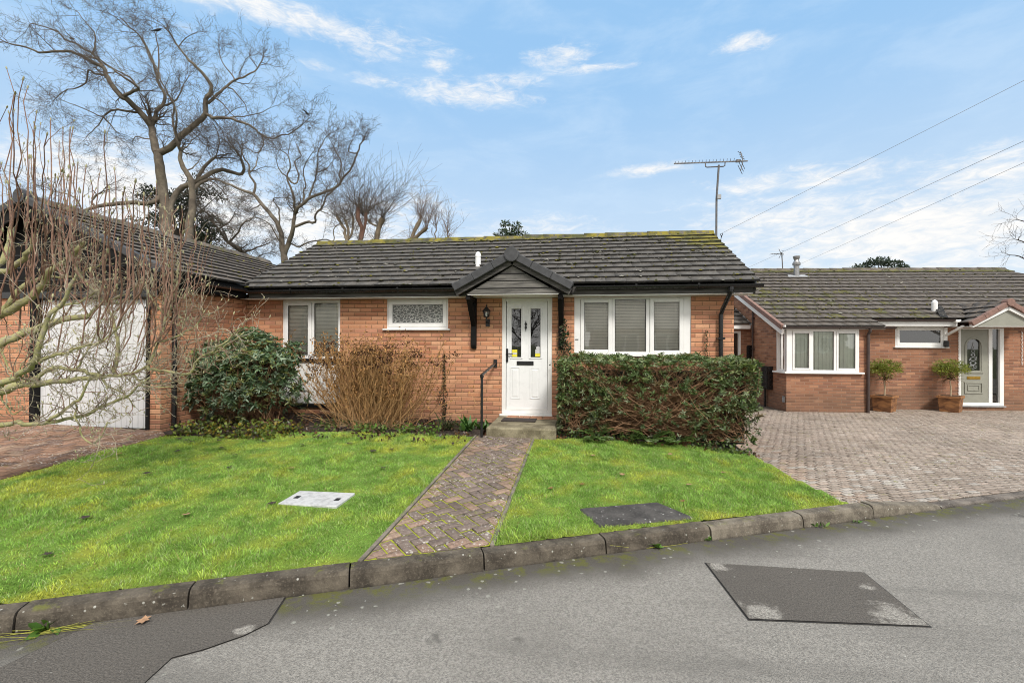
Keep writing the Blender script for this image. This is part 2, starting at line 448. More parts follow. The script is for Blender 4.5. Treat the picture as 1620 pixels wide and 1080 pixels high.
# ---- limb skeletons of the trees: (base radius, tip radius, points)
TREE_A=[
 (0.432,0.27,[(-23.01,15.08,5.17),(-23.46,15.44,6.69),(-24.46,16.24,8.77),(-24.96,16.54,10.52),(-24.8,16.16,12.13),(-24.92,16.11,12.84)]),
 (0.27,0.216,[(-24.92,16.11,12.84),(-25.16,16.12,13.62),(-25.51,16.25,14.53)]),
 (0.216,0.043,[(-25.51,16.25,14.53),(-25.52,15.92,14.83),(-25.75,15.66,15.24),(-25.82,14.99,15.57),(-26.12,14.95,15.68),(-26.74,14.98,16.36),(-27.2,15.0,17.04),(-27.34,14.97,17.47),(-28.03,14.83,17.81),(-28.56,14.71,18.11),(-29.36,14.59,18.37),(-30.57,14.4,18.27),(-31.6,14.2,18.53),(-32.23,13.8,18.55)]),
 (0.079,0.029,[(-27.34,14.97,17.47),(-27.83,14.78,18.17),(-28.19,14.58,18.36),(-28.77,14.56,18.77),(-29.43,14.54,19.0),(-29.99,14.6,19.57),(-30.98,14.59,19.95),(-31.95,14.59,20.16)]),
 (0.058,0.022,[(-27.83,14.78,18.17),(-27.85,14.89,18.86),(-27.91,14.93,19.38),(-28.53,14.94,20.19),(-29.42,15.06,21.06)]),
 (0.072,0.025,[(-27.2,15.0,17.04),(-27.98,15.01,17.18),(-28.57,15.13,17.52),(-28.96,15.32,16.91),(-29.57,15.31,16.65),(-30.36,15.27,16.5),(-30.89,15.2,16.08)]),
 (0.094,0.032,[(-25.75,15.66,15.24),(-25.87,15.57,15.06),(-26.41,15.29,15.07),(-26.98,15.09,15.0),(-27.26,14.93,14.57),(-27.05,15.04,14.28),(-26.79,15.23,13.84)]),
 (0.043,0.018,[(-27.26,14.93,14.57),(-27.53,14.83,14.62),(-28.19,14.61,14.95),(-28.67,14.25,15.09),(-29.05,14.09,15.25)]),
 (0.04,0.018,[(-27.26,14.93,14.57),(-27.86,14.94,13.95),(-28.43,14.91,13.39)]),
 (0.108,0.036,[(-26.12,14.95,15.68),(-25.09,14.74,15.81),(-24.64,14.63,15.9),(-24.82,14.27,16.1),(-25.09,14.05,16.31),(-25.35,13.58,16.51),(-25.57,13.29,16.76)]),
 (0.065,0.025,[(-24.64,14.63,15.9),(-25.07,14.5,16.47),(-25.69,14.25,16.76),(-26.19,14.08,17.09)]),
 (0.144,0.036,[(-25.51,16.25,14.53),(-25.29,16.27,15.03),(-25.13,16.29,15.52),(-24.79,16.33,15.83),(-24.68,16.34,16.44),(-25.09,16.28,17.19),(-25.32,16.24,18.14),(-25.62,16.19,18.98),(-26.17,16.12,19.94),(-26.76,15.98,20.44),(-27.44,16.07,21.1)]),
 (0.072,0.025,[(-24.79,16.33,15.83),(-23.96,16.28,15.97),(-23.69,16.35,16.37),(-23.6,16.51,17.02),(-23.32,16.66,17.66)]),
 (0.058,0.022,[(-25.09,16.28,17.19),(-25.03,16.26,18.13),(-25.0,16.21,18.94),(-25.11,16.14,19.86),(-25.26,15.96,20.35)]),
 (0.086,0.025,[(-24.92,16.11,12.84),(-23.64,16.1,13.4),(-23.54,15.87,14.01),(-23.54,15.73,14.76),(-23.16,15.47,15.23),(-23.3,15.15,15.76),(-23.72,15.16,16.45),(-23.94,15.16,17.16),(-24.53,15.17,17.98),(-25.26,15.45,19.26)]),
 (0.234,0.043,[(-24.92,16.11,12.84),(-24.22,16.22,13.11),(-23.48,16.16,13.76),(-22.86,16.21,14.16),(-22.33,16.22,14.58),(-21.83,16.23,15.04),(-21.72,16.1,15.79),(-21.39,16.09,16.13),(-21.27,16.0,16.56),(-21.54,15.79,17.05),(-21.8,15.49,17.37),(-22.23,15.38,17.81),(-22.44,15.17,18.17),(-23.07,14.77,19.22)]),
 (0.115,0.032,[(-21.72,16.1,15.79),(-21.63,16.22,15.66),(-21.26,16.42,16.23),(-20.86,16.72,16.85),(-20.52,16.97,17.35),(-19.89,17.18,17.73),(-19.48,17.53,18.29),(-19.29,17.83,19.2)]),
 (0.05,0.022,[(-20.52,16.97,17.35),(-20.81,16.96,17.79),(-21.35,16.94,18.47),(-21.6,16.98,19.25)]),
 (0.05,0.022,[(-20.86,16.72,16.85),(-20.36,16.78,16.54),(-19.87,16.86,15.94),(-19.64,16.89,15.37)]),
 (0.108,0.032,[(-21.83,16.23,15.04),(-21.14,15.97,14.6),(-19.98,15.86,14.47),(-18.99,15.58,14.06),(-18.21,15.6,13.66),(-17.66,15.54,13.24),(-16.9,15.35,12.89),(-16.08,15.06,12.92),(-14.57,14.63,13.18)]),
 (0.047,0.018,[(-19.98,15.86,14.47),(-19.47,15.87,14.55),(-18.41,16.15,14.77),(-17.71,16.29,15.12)]),
 (0.054,0.022,[(-17.66,15.54,13.24),(-17.76,15.84,12.8),(-18.28,16.01,12.43),(-19.05,16.16,12.79)]),
 (0.054,0.022,[(-21.39,16.09,16.13),(-20.76,16.09,15.64),(-20.17,16.07,15.03),(-19.73,16.04,14.58)]),
 (0.18,0.094,[(-24.96,16.54,10.52),(-25.19,16.11,9.9),(-26.21,15.39,9.68),(-26.88,14.76,9.4),(-27.24,14.47,9.18),(-27.75,14.21,8.88)]),
 (0.058,0.022,[(-27.75,14.21,8.88),(-28.32,14.22,9.73),(-29.23,14.3,10.04),(-30.96,14.3,10.56)]),
 (0.079,0.065,[(-27.24,14.47,9.18),(-27.44,14.46,9.51),(-27.18,14.52,9.92)]),
 (0.216,0.09,[(-24.46,16.24,8.77),(-24.36,16.82,10.58),(-23.84,16.99,11.12),(-23.09,17.07,11.43),(-22.54,17.28,11.86),(-21.86,17.6,12.26),(-20.97,17.89,12.02),(-20.61,17.88,12.31),(-20.74,17.76,12.98)]),
 (0.144,0.09,[(-23.09,17.07,11.43),(-22.91,17.06,11.88),(-22.53,17.08,12.37),(-22.08,17.19,12.82)]),
 (0.047,0.022,[(-22.08,17.19,12.82),(-21.66,17.1,13.69),(-21.84,17.05,14.56),(-22.15,17.11,14.92)]),
 (0.05,0.022,[(-25.16,16.12,13.62),(-26.09,15.98,13.84),(-26.42,15.93,13.61)]),
 (0.043,0.018,[(-22.86,16.21,14.16),(-22.5,16.28,13.83),(-22.07,16.36,13.31),(-21.4,16.47,13.02)]),
 (0.043,0.018,[(-23.48,16.16,13.76),(-23.02,16.21,13.53),(-22.47,16.25,13.66),(-22.15,16.26,14.03)]),
]
TREE_B=[
 (0.305,0.203,[(-20.88,13.87,4.96),(-21.38,14.54,6.81),(-21.4,14.92,8.92),(-21.49,14.97,9.97)]),
 (0.203,0.115,[(-21.49,14.97,9.97),(-21.46,14.85,10.64),(-21.7,14.76,11.07),(-21.91,14.64,11.61),(-21.82,14.54,12.12)]),
 (0.102,0.034,[(-21.82,14.54,12.12),(-21.71,14.22,12.47),(-21.68,14.04,13.07),(-21.19,13.61,13.69),(-21.25,13.47,14.29)]),
 (0.136,0.068,[(-21.49,14.97,9.97),(-21.2,15.17,10.52),(-20.84,15.39,10.8),(-20.48,15.48,10.85)]),
 (0.051,0.02,[(-21.82,14.54,12.12),(-21.33,14.44,12.3),(-21.06,14.48,12.65)]),
 (0.051,0.02,[(-21.7,14.76,11.07),(-21.28,14.9,11.43),(-21.11,15.14,12.01)]),
 (0.051,0.02,[(-20.84,15.39,10.8),(-20.28,15.44,10.4),(-19.72,15.48,9.85)]),
]
TREE_F=[
 (0.174,0.116,[(-19.68,17.58,5.47),(-19.52,17.37,6.21),(-19.94,17.03,6.92)]),
 (0.116,0.039,[(-19.94,17.03,6.92),(-20.54,16.58,7.45),(-20.71,16.0,8.14),(-21.33,15.95,8.99),(-21.82,15.94,9.34)]),
 (0.077,0.031,[(-20.54,16.58,7.45),(-20.62,16.33,7.99),(-20.75,16.0,8.76)]),
 (0.077,0.027,[(-20.54,16.58,7.45),(-19.3,16.01,8.24),(-18.25,15.64,8.58)]),
 (0.077,0.027,[(-19.94,17.03,6.92),(-19.47,17.61,7.37),(-18.73,17.76,7.66)]),
 (0.058,0.023,[(-19.52,17.37,6.21),(-19.0,17.17,6.74),(-18.35,17.14,6.9)]),
 (0.058,0.023,[(-20.71,16.0,8.14),(-20.13,16.09,8.51),(-19.83,16.21,9.16)]),
]
TREE_C=[
 (0.232,0.166,[(-15.29,14.17,4.92),(-15.28,14.15,6.11),(-15.36,14.1,6.53)]),
 (0.153,0.05,[(-15.36,14.1,6.53),(-15.53,14.07,7.59),(-16.07,14.26,8.23),(-16.75,14.37,8.93),(-17.2,14.33,9.47),(-18.1,14.51,9.81),(-19.03,14.62,10.2),(-19.64,14.6,10.46)]),
 (0.08,0.027,[(-17.2,14.33,9.47),(-17.1,14.34,10.01),(-17.43,14.28,10.58),(-17.43,14.27,11.02),(-17.73,14.23,11.46),(-17.75,14.06,11.93)]),
 (0.046,0.02,[(-17.43,14.28,10.58),(-17.23,14.55,11.08),(-17.29,14.77,11.76),(-17.0,14.73,12.18)]),
 (0.159,0.1,[(-15.28,14.15,6.11),(-14.86,14.04,6.94),(-14.49,13.76,7.48),(-14.43,13.77,8.13)]),
 (0.1,0.04,[(-14.43,13.77,8.13),(-13.96,13.53,8.47),(-13.7,13.5,8.61),(-13.41,13.41,8.79),(-12.52,13.23,8.98),(-11.97,13.22,9.17),(-11.55,13.17,9.51),(-11.07,13.13,9.97),(-10.8,13.06,10.43),(-10.65,13.02,10.77),(-10.4,12.97,11.23)]),
 (0.086,0.04,[(-14.49,13.76,7.48),(-13.78,13.73,7.68),(-13.19,13.63,7.66),(-13.15,13.56,8.0),(-12.75,13.63,8.54),(-12.57,13.6,8.95),(-12.0,13.56,9.35)]),
 (0.08,0.023,[(-14.43,13.77,8.13),(-14.3,13.56,8.71),(-14.34,13.41,9.18),(-14.57,13.33,9.9),(-14.37,13.29,10.32),(-14.32,13.06,10.83),(-14.6,12.91,11.07)]),
 (0.06,0.02,[(-14.57,13.33,9.9),(-14.26,13.49,9.59),(-14.16,13.7,10.11),(-14.6,13.99,10.93),(-14.31,14.14,11.28),(-14.78,14.35,12.09)]),
 (0.06,0.02,[(-13.41,13.41,8.79),(-13.35,13.7,9.62),(-13.19,13.71,10.2),(-12.98,13.48,10.87),(-12.83,13.33,11.21),(-12.31,13.24,11.81)]),
 (0.06,0.02,[(-13.7,13.5,8.61),(-13.8,13.54,9.2),(-13.62,13.47,9.49),(-13.64,13.28,10.22),(-13.05,13.04,10.88)]),
 (0.053,0.02,[(-11.55,13.17,9.51),(-11.7,13.26,9.83),(-11.71,13.45,10.47),(-12.16,13.65,11.24),(-12.62,13.9,11.99)]),
 (0.043,0.017,[(-10.65,13.02,10.77),(-10.94,12.7,10.72),(-10.57,12.41,11.11)]),
 (0.053,0.02,[(-15.53,14.07,7.59),(-15.42,13.97,8.12),(-15.44,13.88,8.56),(-15.61,13.72,8.98),(-14.94,13.53,8.95)]),
 (0.046,0.02,[(-15.36,14.1,6.53),(-15.66,14.0,7.21),(-15.82,13.72,7.68),(-16.39,13.3,7.91),(-16.9,13.0,7.46)]),
 (0.053,0.027,[(-15.36,14.1,6.53),(-14.92,14.24,6.72),(-14.64,14.48,6.59),(-14.43,14.88,6.91),(-13.71,15.15,7.12),(-13.31,15.61,7.15),(-13.5,15.93,7.86),(-13.28,16.14,8.22),(-12.77,16.55,8.67)]),
 (0.04,0.017,[(-14.57,13.33,9.9),(-14.8,13.05,10.19),(-14.76,12.71,10.62)]),
 (0.04,0.017,[(-13.19,13.71,10.2),(-12.79,13.86,10.4),(-12.51,14.03,10.87)]),
 (0.04,0.017,[(-16.75,14.37,8.93),(-17.24,14.34,8.7),(-17.79,14.33,8.88)]),
]
POLLARDS={
"pollard_a":[
 (0.111,0.083,[(-9.95,10.9,4.37),(-10.37,11.55,6.16),(-10.65,11.67,6.86),(-11.03,11.85,7.38)]),
 (0.089,0.072,[(-10.37,11.55,6.16),(-10.33,11.59,6.71),(-10.52,11.59,7.15)]),
 (0.066,0.061,[(-10.37,11.55,6.16),(-10.15,11.66,6.72),(-10.23,11.8,7.34)]),
],
"pollard_b":[
 (0.131,0.119,[(-9.69,11.44,4.44),(-9.63,11.31,6.0),(-9.75,11.39,7.61)]),
 (0.091,0.085,[(-9.63,11.31,6.0),(-9.44,11.39,6.75),(-9.4,11.43,7.38)]),
],
"pollard_c":[
 (0.16,0.145,[(-9.32,12.0,4.51),(-8.86,11.31,5.98),(-8.71,11.28,6.64),(-8.48,11.16,7.02)]),
 (0.064,0.041,[(-8.71,11.28,6.64),(-9.26,11.5,6.94),(-9.58,11.61,7.27)]),
],
"pollard_d":[
 (0.119,0.119,[(-8.07,12.68,4.89),(-7.93,13.09,6.43),(-7.52,13.25,7.46)]),
 (0.119,0.107,[(-7.93,13.09,6.43),(-7.48,13.06,6.75),(-7.1,12.96,7.01)]),
],
"pollard_e":[
 (0.076,0.067,[(-6.21,13.45,4.67),(-5.96,12.67,6.28),(-5.96,12.65,6.51)]),
 (0.049,0.03,[(-6.21,13.45,4.67),(-6.62,13.01,6.38),(-6.62,12.93,6.99)]),
],
}
MAGNOLIA=[
 (0.1785,0.1547,[(-6.143,-4.397,0.046),(-6.223,-4.345,0.386),(-6.269,-4.287,0.614),(-6.261,-4.249,0.854)]),
 (0.0536,0.0417,[(-6.261,-4.249,0.854),(-6.041,-4.153,0.971),(-5.742,-4.052,1.035),(-5.643,-4.026,1.079),(-5.545,-3.978,1.115)]),
 (0.0387,0.0179,[(-5.545,-3.978,1.115),(-5.386,-3.961,1.11),(-5.221,-3.944,1.136),(-4.939,-3.852,1.166),(-4.8,-3.818,1.185)]),
 (0.0238,0.0143,[(-5.545,-3.978,1.115),(-5.428,-3.953,1.179),(-5.298,-3.921,1.262),(-5.088,-3.878,1.25),(-4.871,-3.834,1.204),(-4.688,-3.799,1.185),(-4.554,-3.765,1.211),(-4.389,-3.732,1.296)]),
 (0.0208,0.0089,[(-4.688,-3.799,1.185),(-4.726,-3.76,1.385),(-4.824,-3.704,1.675),(-5.037,-3.605,1.965),(-5.161,-3.64,2.099),(-5.277,-3.663,2.221),(-5.312,-3.687,2.353)]),
 (0.0179,0.0077,[(-4.389,-3.732,1.296),(-4.385,-3.623,1.544),(-4.423,-3.498,1.819),(-4.443,-3.37,2.108),(-4.502,-3.256,2.41)]),
 (0.0155,0.0071,[(-4.389,-3.732,1.296),(-4.176,-3.781,1.243),(-4.035,-3.776,1.231),(-3.819,-3.814,1.23),(-3.721,-3.815,1.376),(-3.58,-3.848,1.428),(-3.37,-3.924,1.516),(-3.275,-3.927,1.595),(-3.173,-3.97,1.654)]),
 (0.0083,0.0048,[(-3.58,-3.848,1.428),(-3.467,-3.811,1.472),(-3.37,-3.796,1.547),(-3.297,-3.776,1.61)]),
 (0.0327,0.0179,[(-6.269,-4.287,0.614),(-5.752,-4.284,0.691),(-5.416,-4.266,0.746),(-5.184,-4.248,0.756),(-4.914,-4.234,0.785)]),
 (0.0179,0.0089,[(-4.914,-4.234,0.785),(-4.774,-4.23,0.877),(-4.63,-4.235,0.981),(-4.526,-4.237,1.084),(-4.475,-4.24,1.19)]),
 (0.019,0.0083,[(-4.914,-4.234,0.785),(-4.73,-4.122,0.82),(-4.612,-3.974,0.912),(-4.43,-3.913,0.996),(-4.312,-3.904,1.11),(-4.269,-3.857,1.164)]),
 (0.0714,0.0536,[(-6.269,-4.287,0.614),(-6.353,-4.107,1.151),(-6.405,-3.884,1.536),(-6.279,-3.701,1.835)]),
 (0.0476,0.0238,[(-6.279,-3.701,1.835),(-6.065,-3.712,1.903),(-5.846,-3.7,2.039),(-5.66,-3.719,2.219),(-5.424,-3.747,2.366),(-5.189,-3.808,2.462),(-5.072,-3.829,2.553)]),
 (0.0357,0.0179,[(-6.279,-3.701,1.835),(-6.158,-3.672,2.011),(-6.097,-3.611,2.157),(-6.0,-3.549,2.234),(-5.897,-3.533,2.277)]),
 (0.0536,0.0298,[(-6.353,-4.107,1.151),(-6.102,-4.022,1.407),(-5.916,-3.94,1.504),(-5.791,-3.865,1.604),(-5.646,-3.8,1.672),(-5.417,-3.736,1.775),(-5.215,-3.646,1.813)]),
 (0.0357,0.0238,[(-6.261,-4.249,0.854),(-5.497,-4.401,1.082),(-5.108,-4.474,1.164),(-4.919,-4.465,1.251),(-4.714,-4.516,1.345),(-4.617,-4.53,1.511)]),
 (0.0238,0.0131,[(-4.617,-4.53,1.511),(-4.556,-4.515,1.731),(-4.405,-4.484,1.925),(-4.341,-4.47,2.091)]),
 (0.0536,0.0298,[(-6.261,-4.249,0.854),(-6.426,-3.972,1.667),(-6.44,-3.709,2.233),(-6.44,-3.542,2.544),(-6.537,-3.432,2.863)]),
 (0.0357,0.0179,[(-6.44,-3.709,2.233),(-6.023,-3.711,2.398),(-5.874,-3.713,2.532),(-5.756,-3.758,2.689)]),
 (0.0179,0.0089,[(-4.714,-4.516,1.345),(-4.531,-4.459,1.428),(-4.366,-4.383,1.495),(-4.234,-4.331,1.541),(-4.095,-4.311,1.655)]),
 (0.0149,0.0071,[(-5.897,-3.533,2.277),(-5.698,-3.525,2.247),(-5.44,-3.534,2.298),(-5.218,-3.516,2.415)]),
 (0.0149,0.006,[(-5.215,-3.646,1.813),(-5.088,-3.621,1.951),(-4.841,-3.563,2.056),(-4.673,-3.539,2.229)]),
 (0.0149,0.006,[(-5.646,-3.8,1.672),(-5.299,-3.885,1.864),(-5.057,-3.867,1.929),(-4.882,-3.856,2.045)]),
 (0.0119,0.0054,[(-5.088,-3.878,1.25),(-4.975,-3.868,1.412),(-4.951,-3.796,1.607),(-4.896,-3.78,1.771)]),
 (0.0119,0.0054,[(-4.871,-3.834,1.204),(-4.761,-3.824,1.076),(-4.587,-3.813,1.014),(-4.481,-3.808,0.899)]),
 (0.0095,0.0048,[(-4.63,-4.235,0.981),(-4.566,-4.234,0.754),(-4.565,-4.218,0.657),(-4.47,-4.211,0.588),(-4.385,-4.198,0.659),(-4.332,-4.197,0.766)]),
 (0.0107,0.0054,[(-5.916,-3.94,1.504),(-5.874,-3.903,1.274),(-5.805,-3.88,1.208),(-5.733,-3.848,1.339)]),
 (0.0107,0.0054,[(-5.742,-4.052,1.035),(-5.718,-4.016,0.898),(-5.675,-3.992,0.8),(-5.625,-3.974,0.83)]),
 (0.0119,0.006,[(-4.554,-3.765,1.211),(-4.467,-3.72,1.124),(-4.289,-3.676,1.103),(-4.1,-3.694,1.134)]),
 (0.0095,0.0048,[(-4.312,-3.904,1.11),(-4.197,-3.836,1.087),(-4.098,-3.77,1.083)]),
 (0.0119,0.006,[(-4.385,-3.623,1.544),(-4.166,-3.578,1.612),(-4.003,-3.552,1.713),(-3.94,-3.524,1.849)]),
 (0.0107,0.0048,[(-4.423,-3.498,1.819),(-4.468,-3.584,1.949),(-4.564,-3.589,2.152)]),
]
SHOOTS=[
 (0.0107,0.0054,[(-6.172,-3.772,1.83),(-6.093,-3.755,2.344),(-6.202,-3.67,2.905),(-6.347,-3.576,3.493),(-6.595,-3.426,4.14),(-6.917,-3.233,4.86)]),
 (0.0107,0.0054,[(-6.013,-3.771,2.0),(-6.132,-3.712,2.421),(-6.248,-3.63,2.847),(-6.279,-3.623,3.259),(-6.276,-3.629,3.667),(-6.307,-3.619,4.084)]),
 (0.0107,0.0054,[(-6.147,-3.619,1.608),(-6.017,-3.738,2.211),(-5.766,-3.916,2.696),(-5.454,-4.134,3.119),(-5.367,-4.185,3.576),(-5.299,-4.193,4.046)]),
 (0.0107,0.0054,[(-6.044,-3.726,1.901),(-5.966,-3.682,2.423),(-5.987,-3.658,2.901),(-5.989,-3.654,3.375),(-6.018,-3.639,3.858),(-6.096,-3.598,4.363)]),
 (0.0107,0.0054,[(-6.013,-3.771,2.0),(-5.805,-3.9,2.472),(-5.639,-4.02,2.84),(-5.417,-4.18,3.167),(-5.319,-4.249,3.51),(-4.935,-4.501,3.719)]),
 (0.0107,0.0054,[(-5.957,-3.576,1.68),(-5.628,-3.862,2.191),(-5.502,-3.941,2.56),(-5.324,-4.07,2.896),(-5.129,-4.216,3.2),(-4.995,-4.305,3.506)]),
 (0.0107,0.0054,[(-5.894,-3.666,2.043),(-6.107,-3.473,2.463),(-6.256,-3.394,2.908),(-6.265,-3.394,3.337),(-6.236,-3.412,3.755),(-6.223,-3.419,4.178)]),
 (0.0107,0.0054,[(-5.771,-3.638,2.232),(-5.639,-3.747,2.519),(-5.491,-3.869,2.786),(-5.223,-4.067,3.005),(-5.094,-4.153,3.247),(-4.923,-4.264,3.461)]),
 (0.0107,0.0054,[(-4.667,-4.283,1.948),(-4.907,-4.215,2.292),(-4.921,-4.21,2.628),(-5.041,-4.135,2.993),(-5.117,-4.082,3.362),(-5.258,-3.986,3.766)]),
 (0.0107,0.0054,[(-5.729,-3.562,1.891),(-5.798,-3.466,2.336),(-5.947,-3.366,2.729),(-6.029,-3.305,3.125),(-6.097,-3.254,3.527),(-6.332,-3.099,3.994)]),
 (0.0107,0.0054,[(-5.373,-3.773,2.207),(-5.421,-3.768,2.522),(-5.39,-3.763,2.837),(-5.399,-3.752,3.156),(-5.404,-3.746,3.475),(-5.402,-3.765,3.782)]),
 (0.0107,0.0054,[(-4.667,-4.283,1.948),(-4.726,-4.228,2.268),(-4.779,-4.172,2.597),(-4.803,-4.157,2.922),(-4.81,-4.155,3.243),(-4.837,-4.133,3.576)]),
 (0.0107,0.0054,[(-5.665,-3.547,1.786),(-5.526,-3.532,2.236),(-5.528,-3.536,2.65),(-5.511,-3.54,3.064),(-5.524,-3.55,3.475),(-5.549,-3.557,3.888)]),
 (0.0107,0.0054,[(-5.526,-3.532,2.236),(-5.522,-3.538,2.495),(-5.474,-3.589,2.735),(-5.436,-3.628,2.972),(-5.448,-3.594,3.232),(-5.387,-3.63,3.465)]),
 (0.0107,0.0054,[(-5.364,-3.525,1.821),(-5.387,-3.591,2.143),(-5.368,-3.617,2.463),(-5.335,-3.636,2.781),(-5.255,-3.685,3.084),(-5.176,-3.716,3.387)]),
 (0.0107,0.0054,[(-5.291,-3.52,2.087),(-5.346,-3.513,2.271),(-5.335,-3.498,2.513),(-5.344,-3.477,2.758),(-5.358,-3.476,2.999),(-5.41,-3.424,3.26)]),
 (0.0107,0.0054,[(-4.791,-3.813,1.945),(-4.714,-3.899,2.265),(-4.61,-3.99,2.582),(-4.537,-4.055,2.893),(-4.427,-4.142,3.183),(-4.341,-4.225,3.461)]),
 (0.0107,0.0054,[(-5.291,-3.52,2.087),(-5.312,-3.51,2.369),(-5.318,-3.496,2.639),(-5.328,-3.488,2.91),(-5.311,-3.481,3.18),(-5.282,-3.48,3.447)]),
 (0.0107,0.0054,[(-4.736,-3.914,1.764),(-4.61,-3.885,2.089),(-4.605,-3.878,2.383),(-4.635,-3.865,2.681),(-4.647,-3.852,2.98),(-4.674,-3.844,3.281)]),
 (0.0107,0.0054,[(-4.791,-3.813,1.945),(-4.694,-3.865,2.208),(-4.677,-3.886,2.422),(-4.576,-3.978,2.614),(-4.569,-3.982,2.824),(-4.571,-3.984,3.036)]),
 (0.0107,0.0054,[(-4.119,-4.289,1.656),(-4.029,-4.338,1.902),(-3.934,-4.427,2.134),(-3.815,-4.523,2.352),(-3.78,-4.545,2.58),(-3.617,-4.675,2.763)]),
 (0.0107,0.0054,[(-4.119,-4.289,1.656),(-4.052,-4.254,1.967),(-4.053,-4.24,2.165),(-4.088,-4.211,2.368),(-4.106,-4.189,2.572),(-4.138,-4.163,2.78)]),
 (0.0107,0.0054,[(-4.119,-4.289,1.656),(-3.887,-4.338,1.912),(-3.83,-4.402,2.158),(-3.801,-4.432,2.404),(-3.715,-4.509,2.631),(-3.572,-4.626,2.829)]),
 (0.0107,0.0054,[(-3.887,-4.338,1.912),(-3.729,-4.398,2.058),(-3.72,-4.407,2.243),(-3.71,-4.418,2.427),(-3.689,-4.432,2.608),(-3.718,-4.414,2.8)]),
 (0.0107,0.0054,[(-4.315,-3.691,1.544),(-4.533,-3.544,1.885),(-4.594,-3.469,2.237),(-4.722,-3.347,2.613),(-4.763,-3.299,2.985),(-4.739,-3.315,3.339)]),
 (0.0107,0.0054,[(-4.533,-3.544,1.885),(-4.529,-3.592,2.043),(-4.448,-3.669,2.26),(-4.356,-3.757,2.465),(-4.295,-3.827,2.667),(-4.205,-3.913,2.856)]),
 (0.0107,0.0054,[(-4.315,-3.691,1.544),(-4.326,-3.636,1.85),(-4.317,-3.634,2.156),(-4.306,-3.633,2.462),(-4.294,-3.632,2.768),(-4.299,-3.629,3.076)]),
 (0.0107,0.0054,[(-4.232,-3.687,1.807),(-4.231,-3.696,1.904),(-4.258,-3.659,2.139),(-4.289,-3.634,2.375),(-4.304,-3.634,2.608),(-4.353,-3.613,2.849)]),
 (0.0107,0.0054,[(-4.232,-3.687,1.807),(-4.168,-3.683,2.023),(-4.167,-3.689,2.238),(-4.152,-3.697,2.453),(-4.141,-3.705,2.666),(-4.144,-3.709,2.881)]),
 (0.0077,0.0054,[(-4.168,-3.683,2.023),(-4.289,-3.611,2.199),(-4.275,-3.612,2.385),(-4.25,-3.602,2.574),(-4.26,-3.568,2.77),(-4.268,-3.524,2.972)]),
 (0.0077,0.0054,[(-4.168,-3.683,2.023),(-4.048,-3.706,2.156),(-4.019,-3.739,2.306),(-3.98,-3.77,2.454),(-3.967,-3.774,2.606),(-3.888,-3.833,2.741)]),
 (0.0107,0.0054,[(-4.178,-3.566,1.612),(-4.253,-3.538,1.917),(-4.239,-3.527,2.155),(-4.241,-3.5,2.398),(-4.203,-3.483,2.639),(-4.19,-3.458,2.885)]),
 (0.0077,0.0054,[(-4.253,-3.538,1.917),(-4.156,-3.522,2.087),(-4.163,-3.483,2.228),(-4.166,-3.44,2.372),(-4.136,-3.44,2.51),(-4.11,-3.442,2.646)]),
 (0.0077,0.0054,[(-4.239,-3.527,2.155),(-4.215,-3.524,2.318),(-4.222,-3.527,2.481),(-4.214,-3.527,2.643),(-4.213,-3.528,2.806),(-4.204,-3.528,2.969)]),
 (0.0077,0.0054,[(-4.069,-3.482,1.716),(-4.161,-3.466,1.863),(-4.219,-3.358,2.056),(-4.258,-3.297,2.251),(-4.286,-3.228,2.451),(-4.258,-3.217,2.643)]),
 (0.0107,0.0054,[(-6.093,-3.755,2.344),(-6.153,-3.761,2.522),(-6.159,-3.763,2.754),(-6.163,-3.761,2.988),(-6.167,-3.761,3.221),(-6.185,-3.764,3.454)]),
 (0.0077,0.0054,[(-5.628,-3.862,2.191),(-5.577,-3.889,2.39),(-5.527,-3.906,2.516),(-5.543,-3.879,2.654),(-5.45,-3.93,2.768),(-5.425,-3.938,2.894)]),
 (0.0077,0.0054,[(-5.894,-3.666,2.043),(-5.688,-3.709,2.234),(-5.648,-3.708,2.384),(-5.618,-3.717,2.531),(-5.572,-3.727,2.677),(-5.537,-3.735,2.823)]),
 (0.0077,0.0054,[(-4.667,-4.283,1.948),(-4.578,-4.31,2.06),(-4.506,-4.358,2.223),(-4.438,-4.404,2.383),(-4.406,-4.414,2.548),(-4.372,-4.448,2.705)]),
 (0.0077,0.0054,[(-4.251,-4.316,1.541),(-4.159,-4.418,1.696),(-4.138,-4.426,1.851),(-4.097,-4.443,2.003),(-4.035,-4.477,2.15),(-3.935,-4.536,2.289)]),
 (0.0077,0.0054,[(-4.404,-4.353,1.495),(-4.352,-4.38,1.664),(-4.328,-4.389,1.788),(-4.308,-4.394,1.91),(-4.321,-4.371,2.037),(-4.328,-4.352,2.164)]),
 (0.0077,0.0054,[(-4.736,-3.751,1.385),(-4.766,-3.585,1.597),(-4.771,-3.549,1.79),(-4.81,-3.494,1.987),(-4.775,-3.486,2.182),(-4.807,-3.434,2.386)]),
 (0.0077,0.0054,[(-4.453,-3.672,1.292),(-4.279,-3.769,1.582),(-4.209,-3.822,1.748),(-4.128,-3.894,1.906),(-4.066,-3.971,2.059),(-4.021,-4.021,2.21)]),
 (0.0077,0.0054,[(-4.629,-3.697,1.205),(-4.561,-3.675,1.397),(-4.543,-3.653,1.55),(-4.508,-3.642,1.704),(-4.514,-3.615,1.859),(-4.489,-3.596,2.015)]),
 (0.0077,0.0054,[(-4.619,-4.393,1.426),(-4.618,-4.375,1.551),(-4.638,-4.341,1.677),(-4.63,-4.333,1.804),(-4.627,-4.316,1.932),(-4.597,-4.306,2.06)]),
 (0.0077,0.0054,[(-4.697,-4.473,1.511),(-4.657,-4.446,1.528),(-4.654,-4.435,1.629),(-4.673,-4.412,1.731),(-4.692,-4.385,1.835),(-4.758,-4.329,1.944)]),
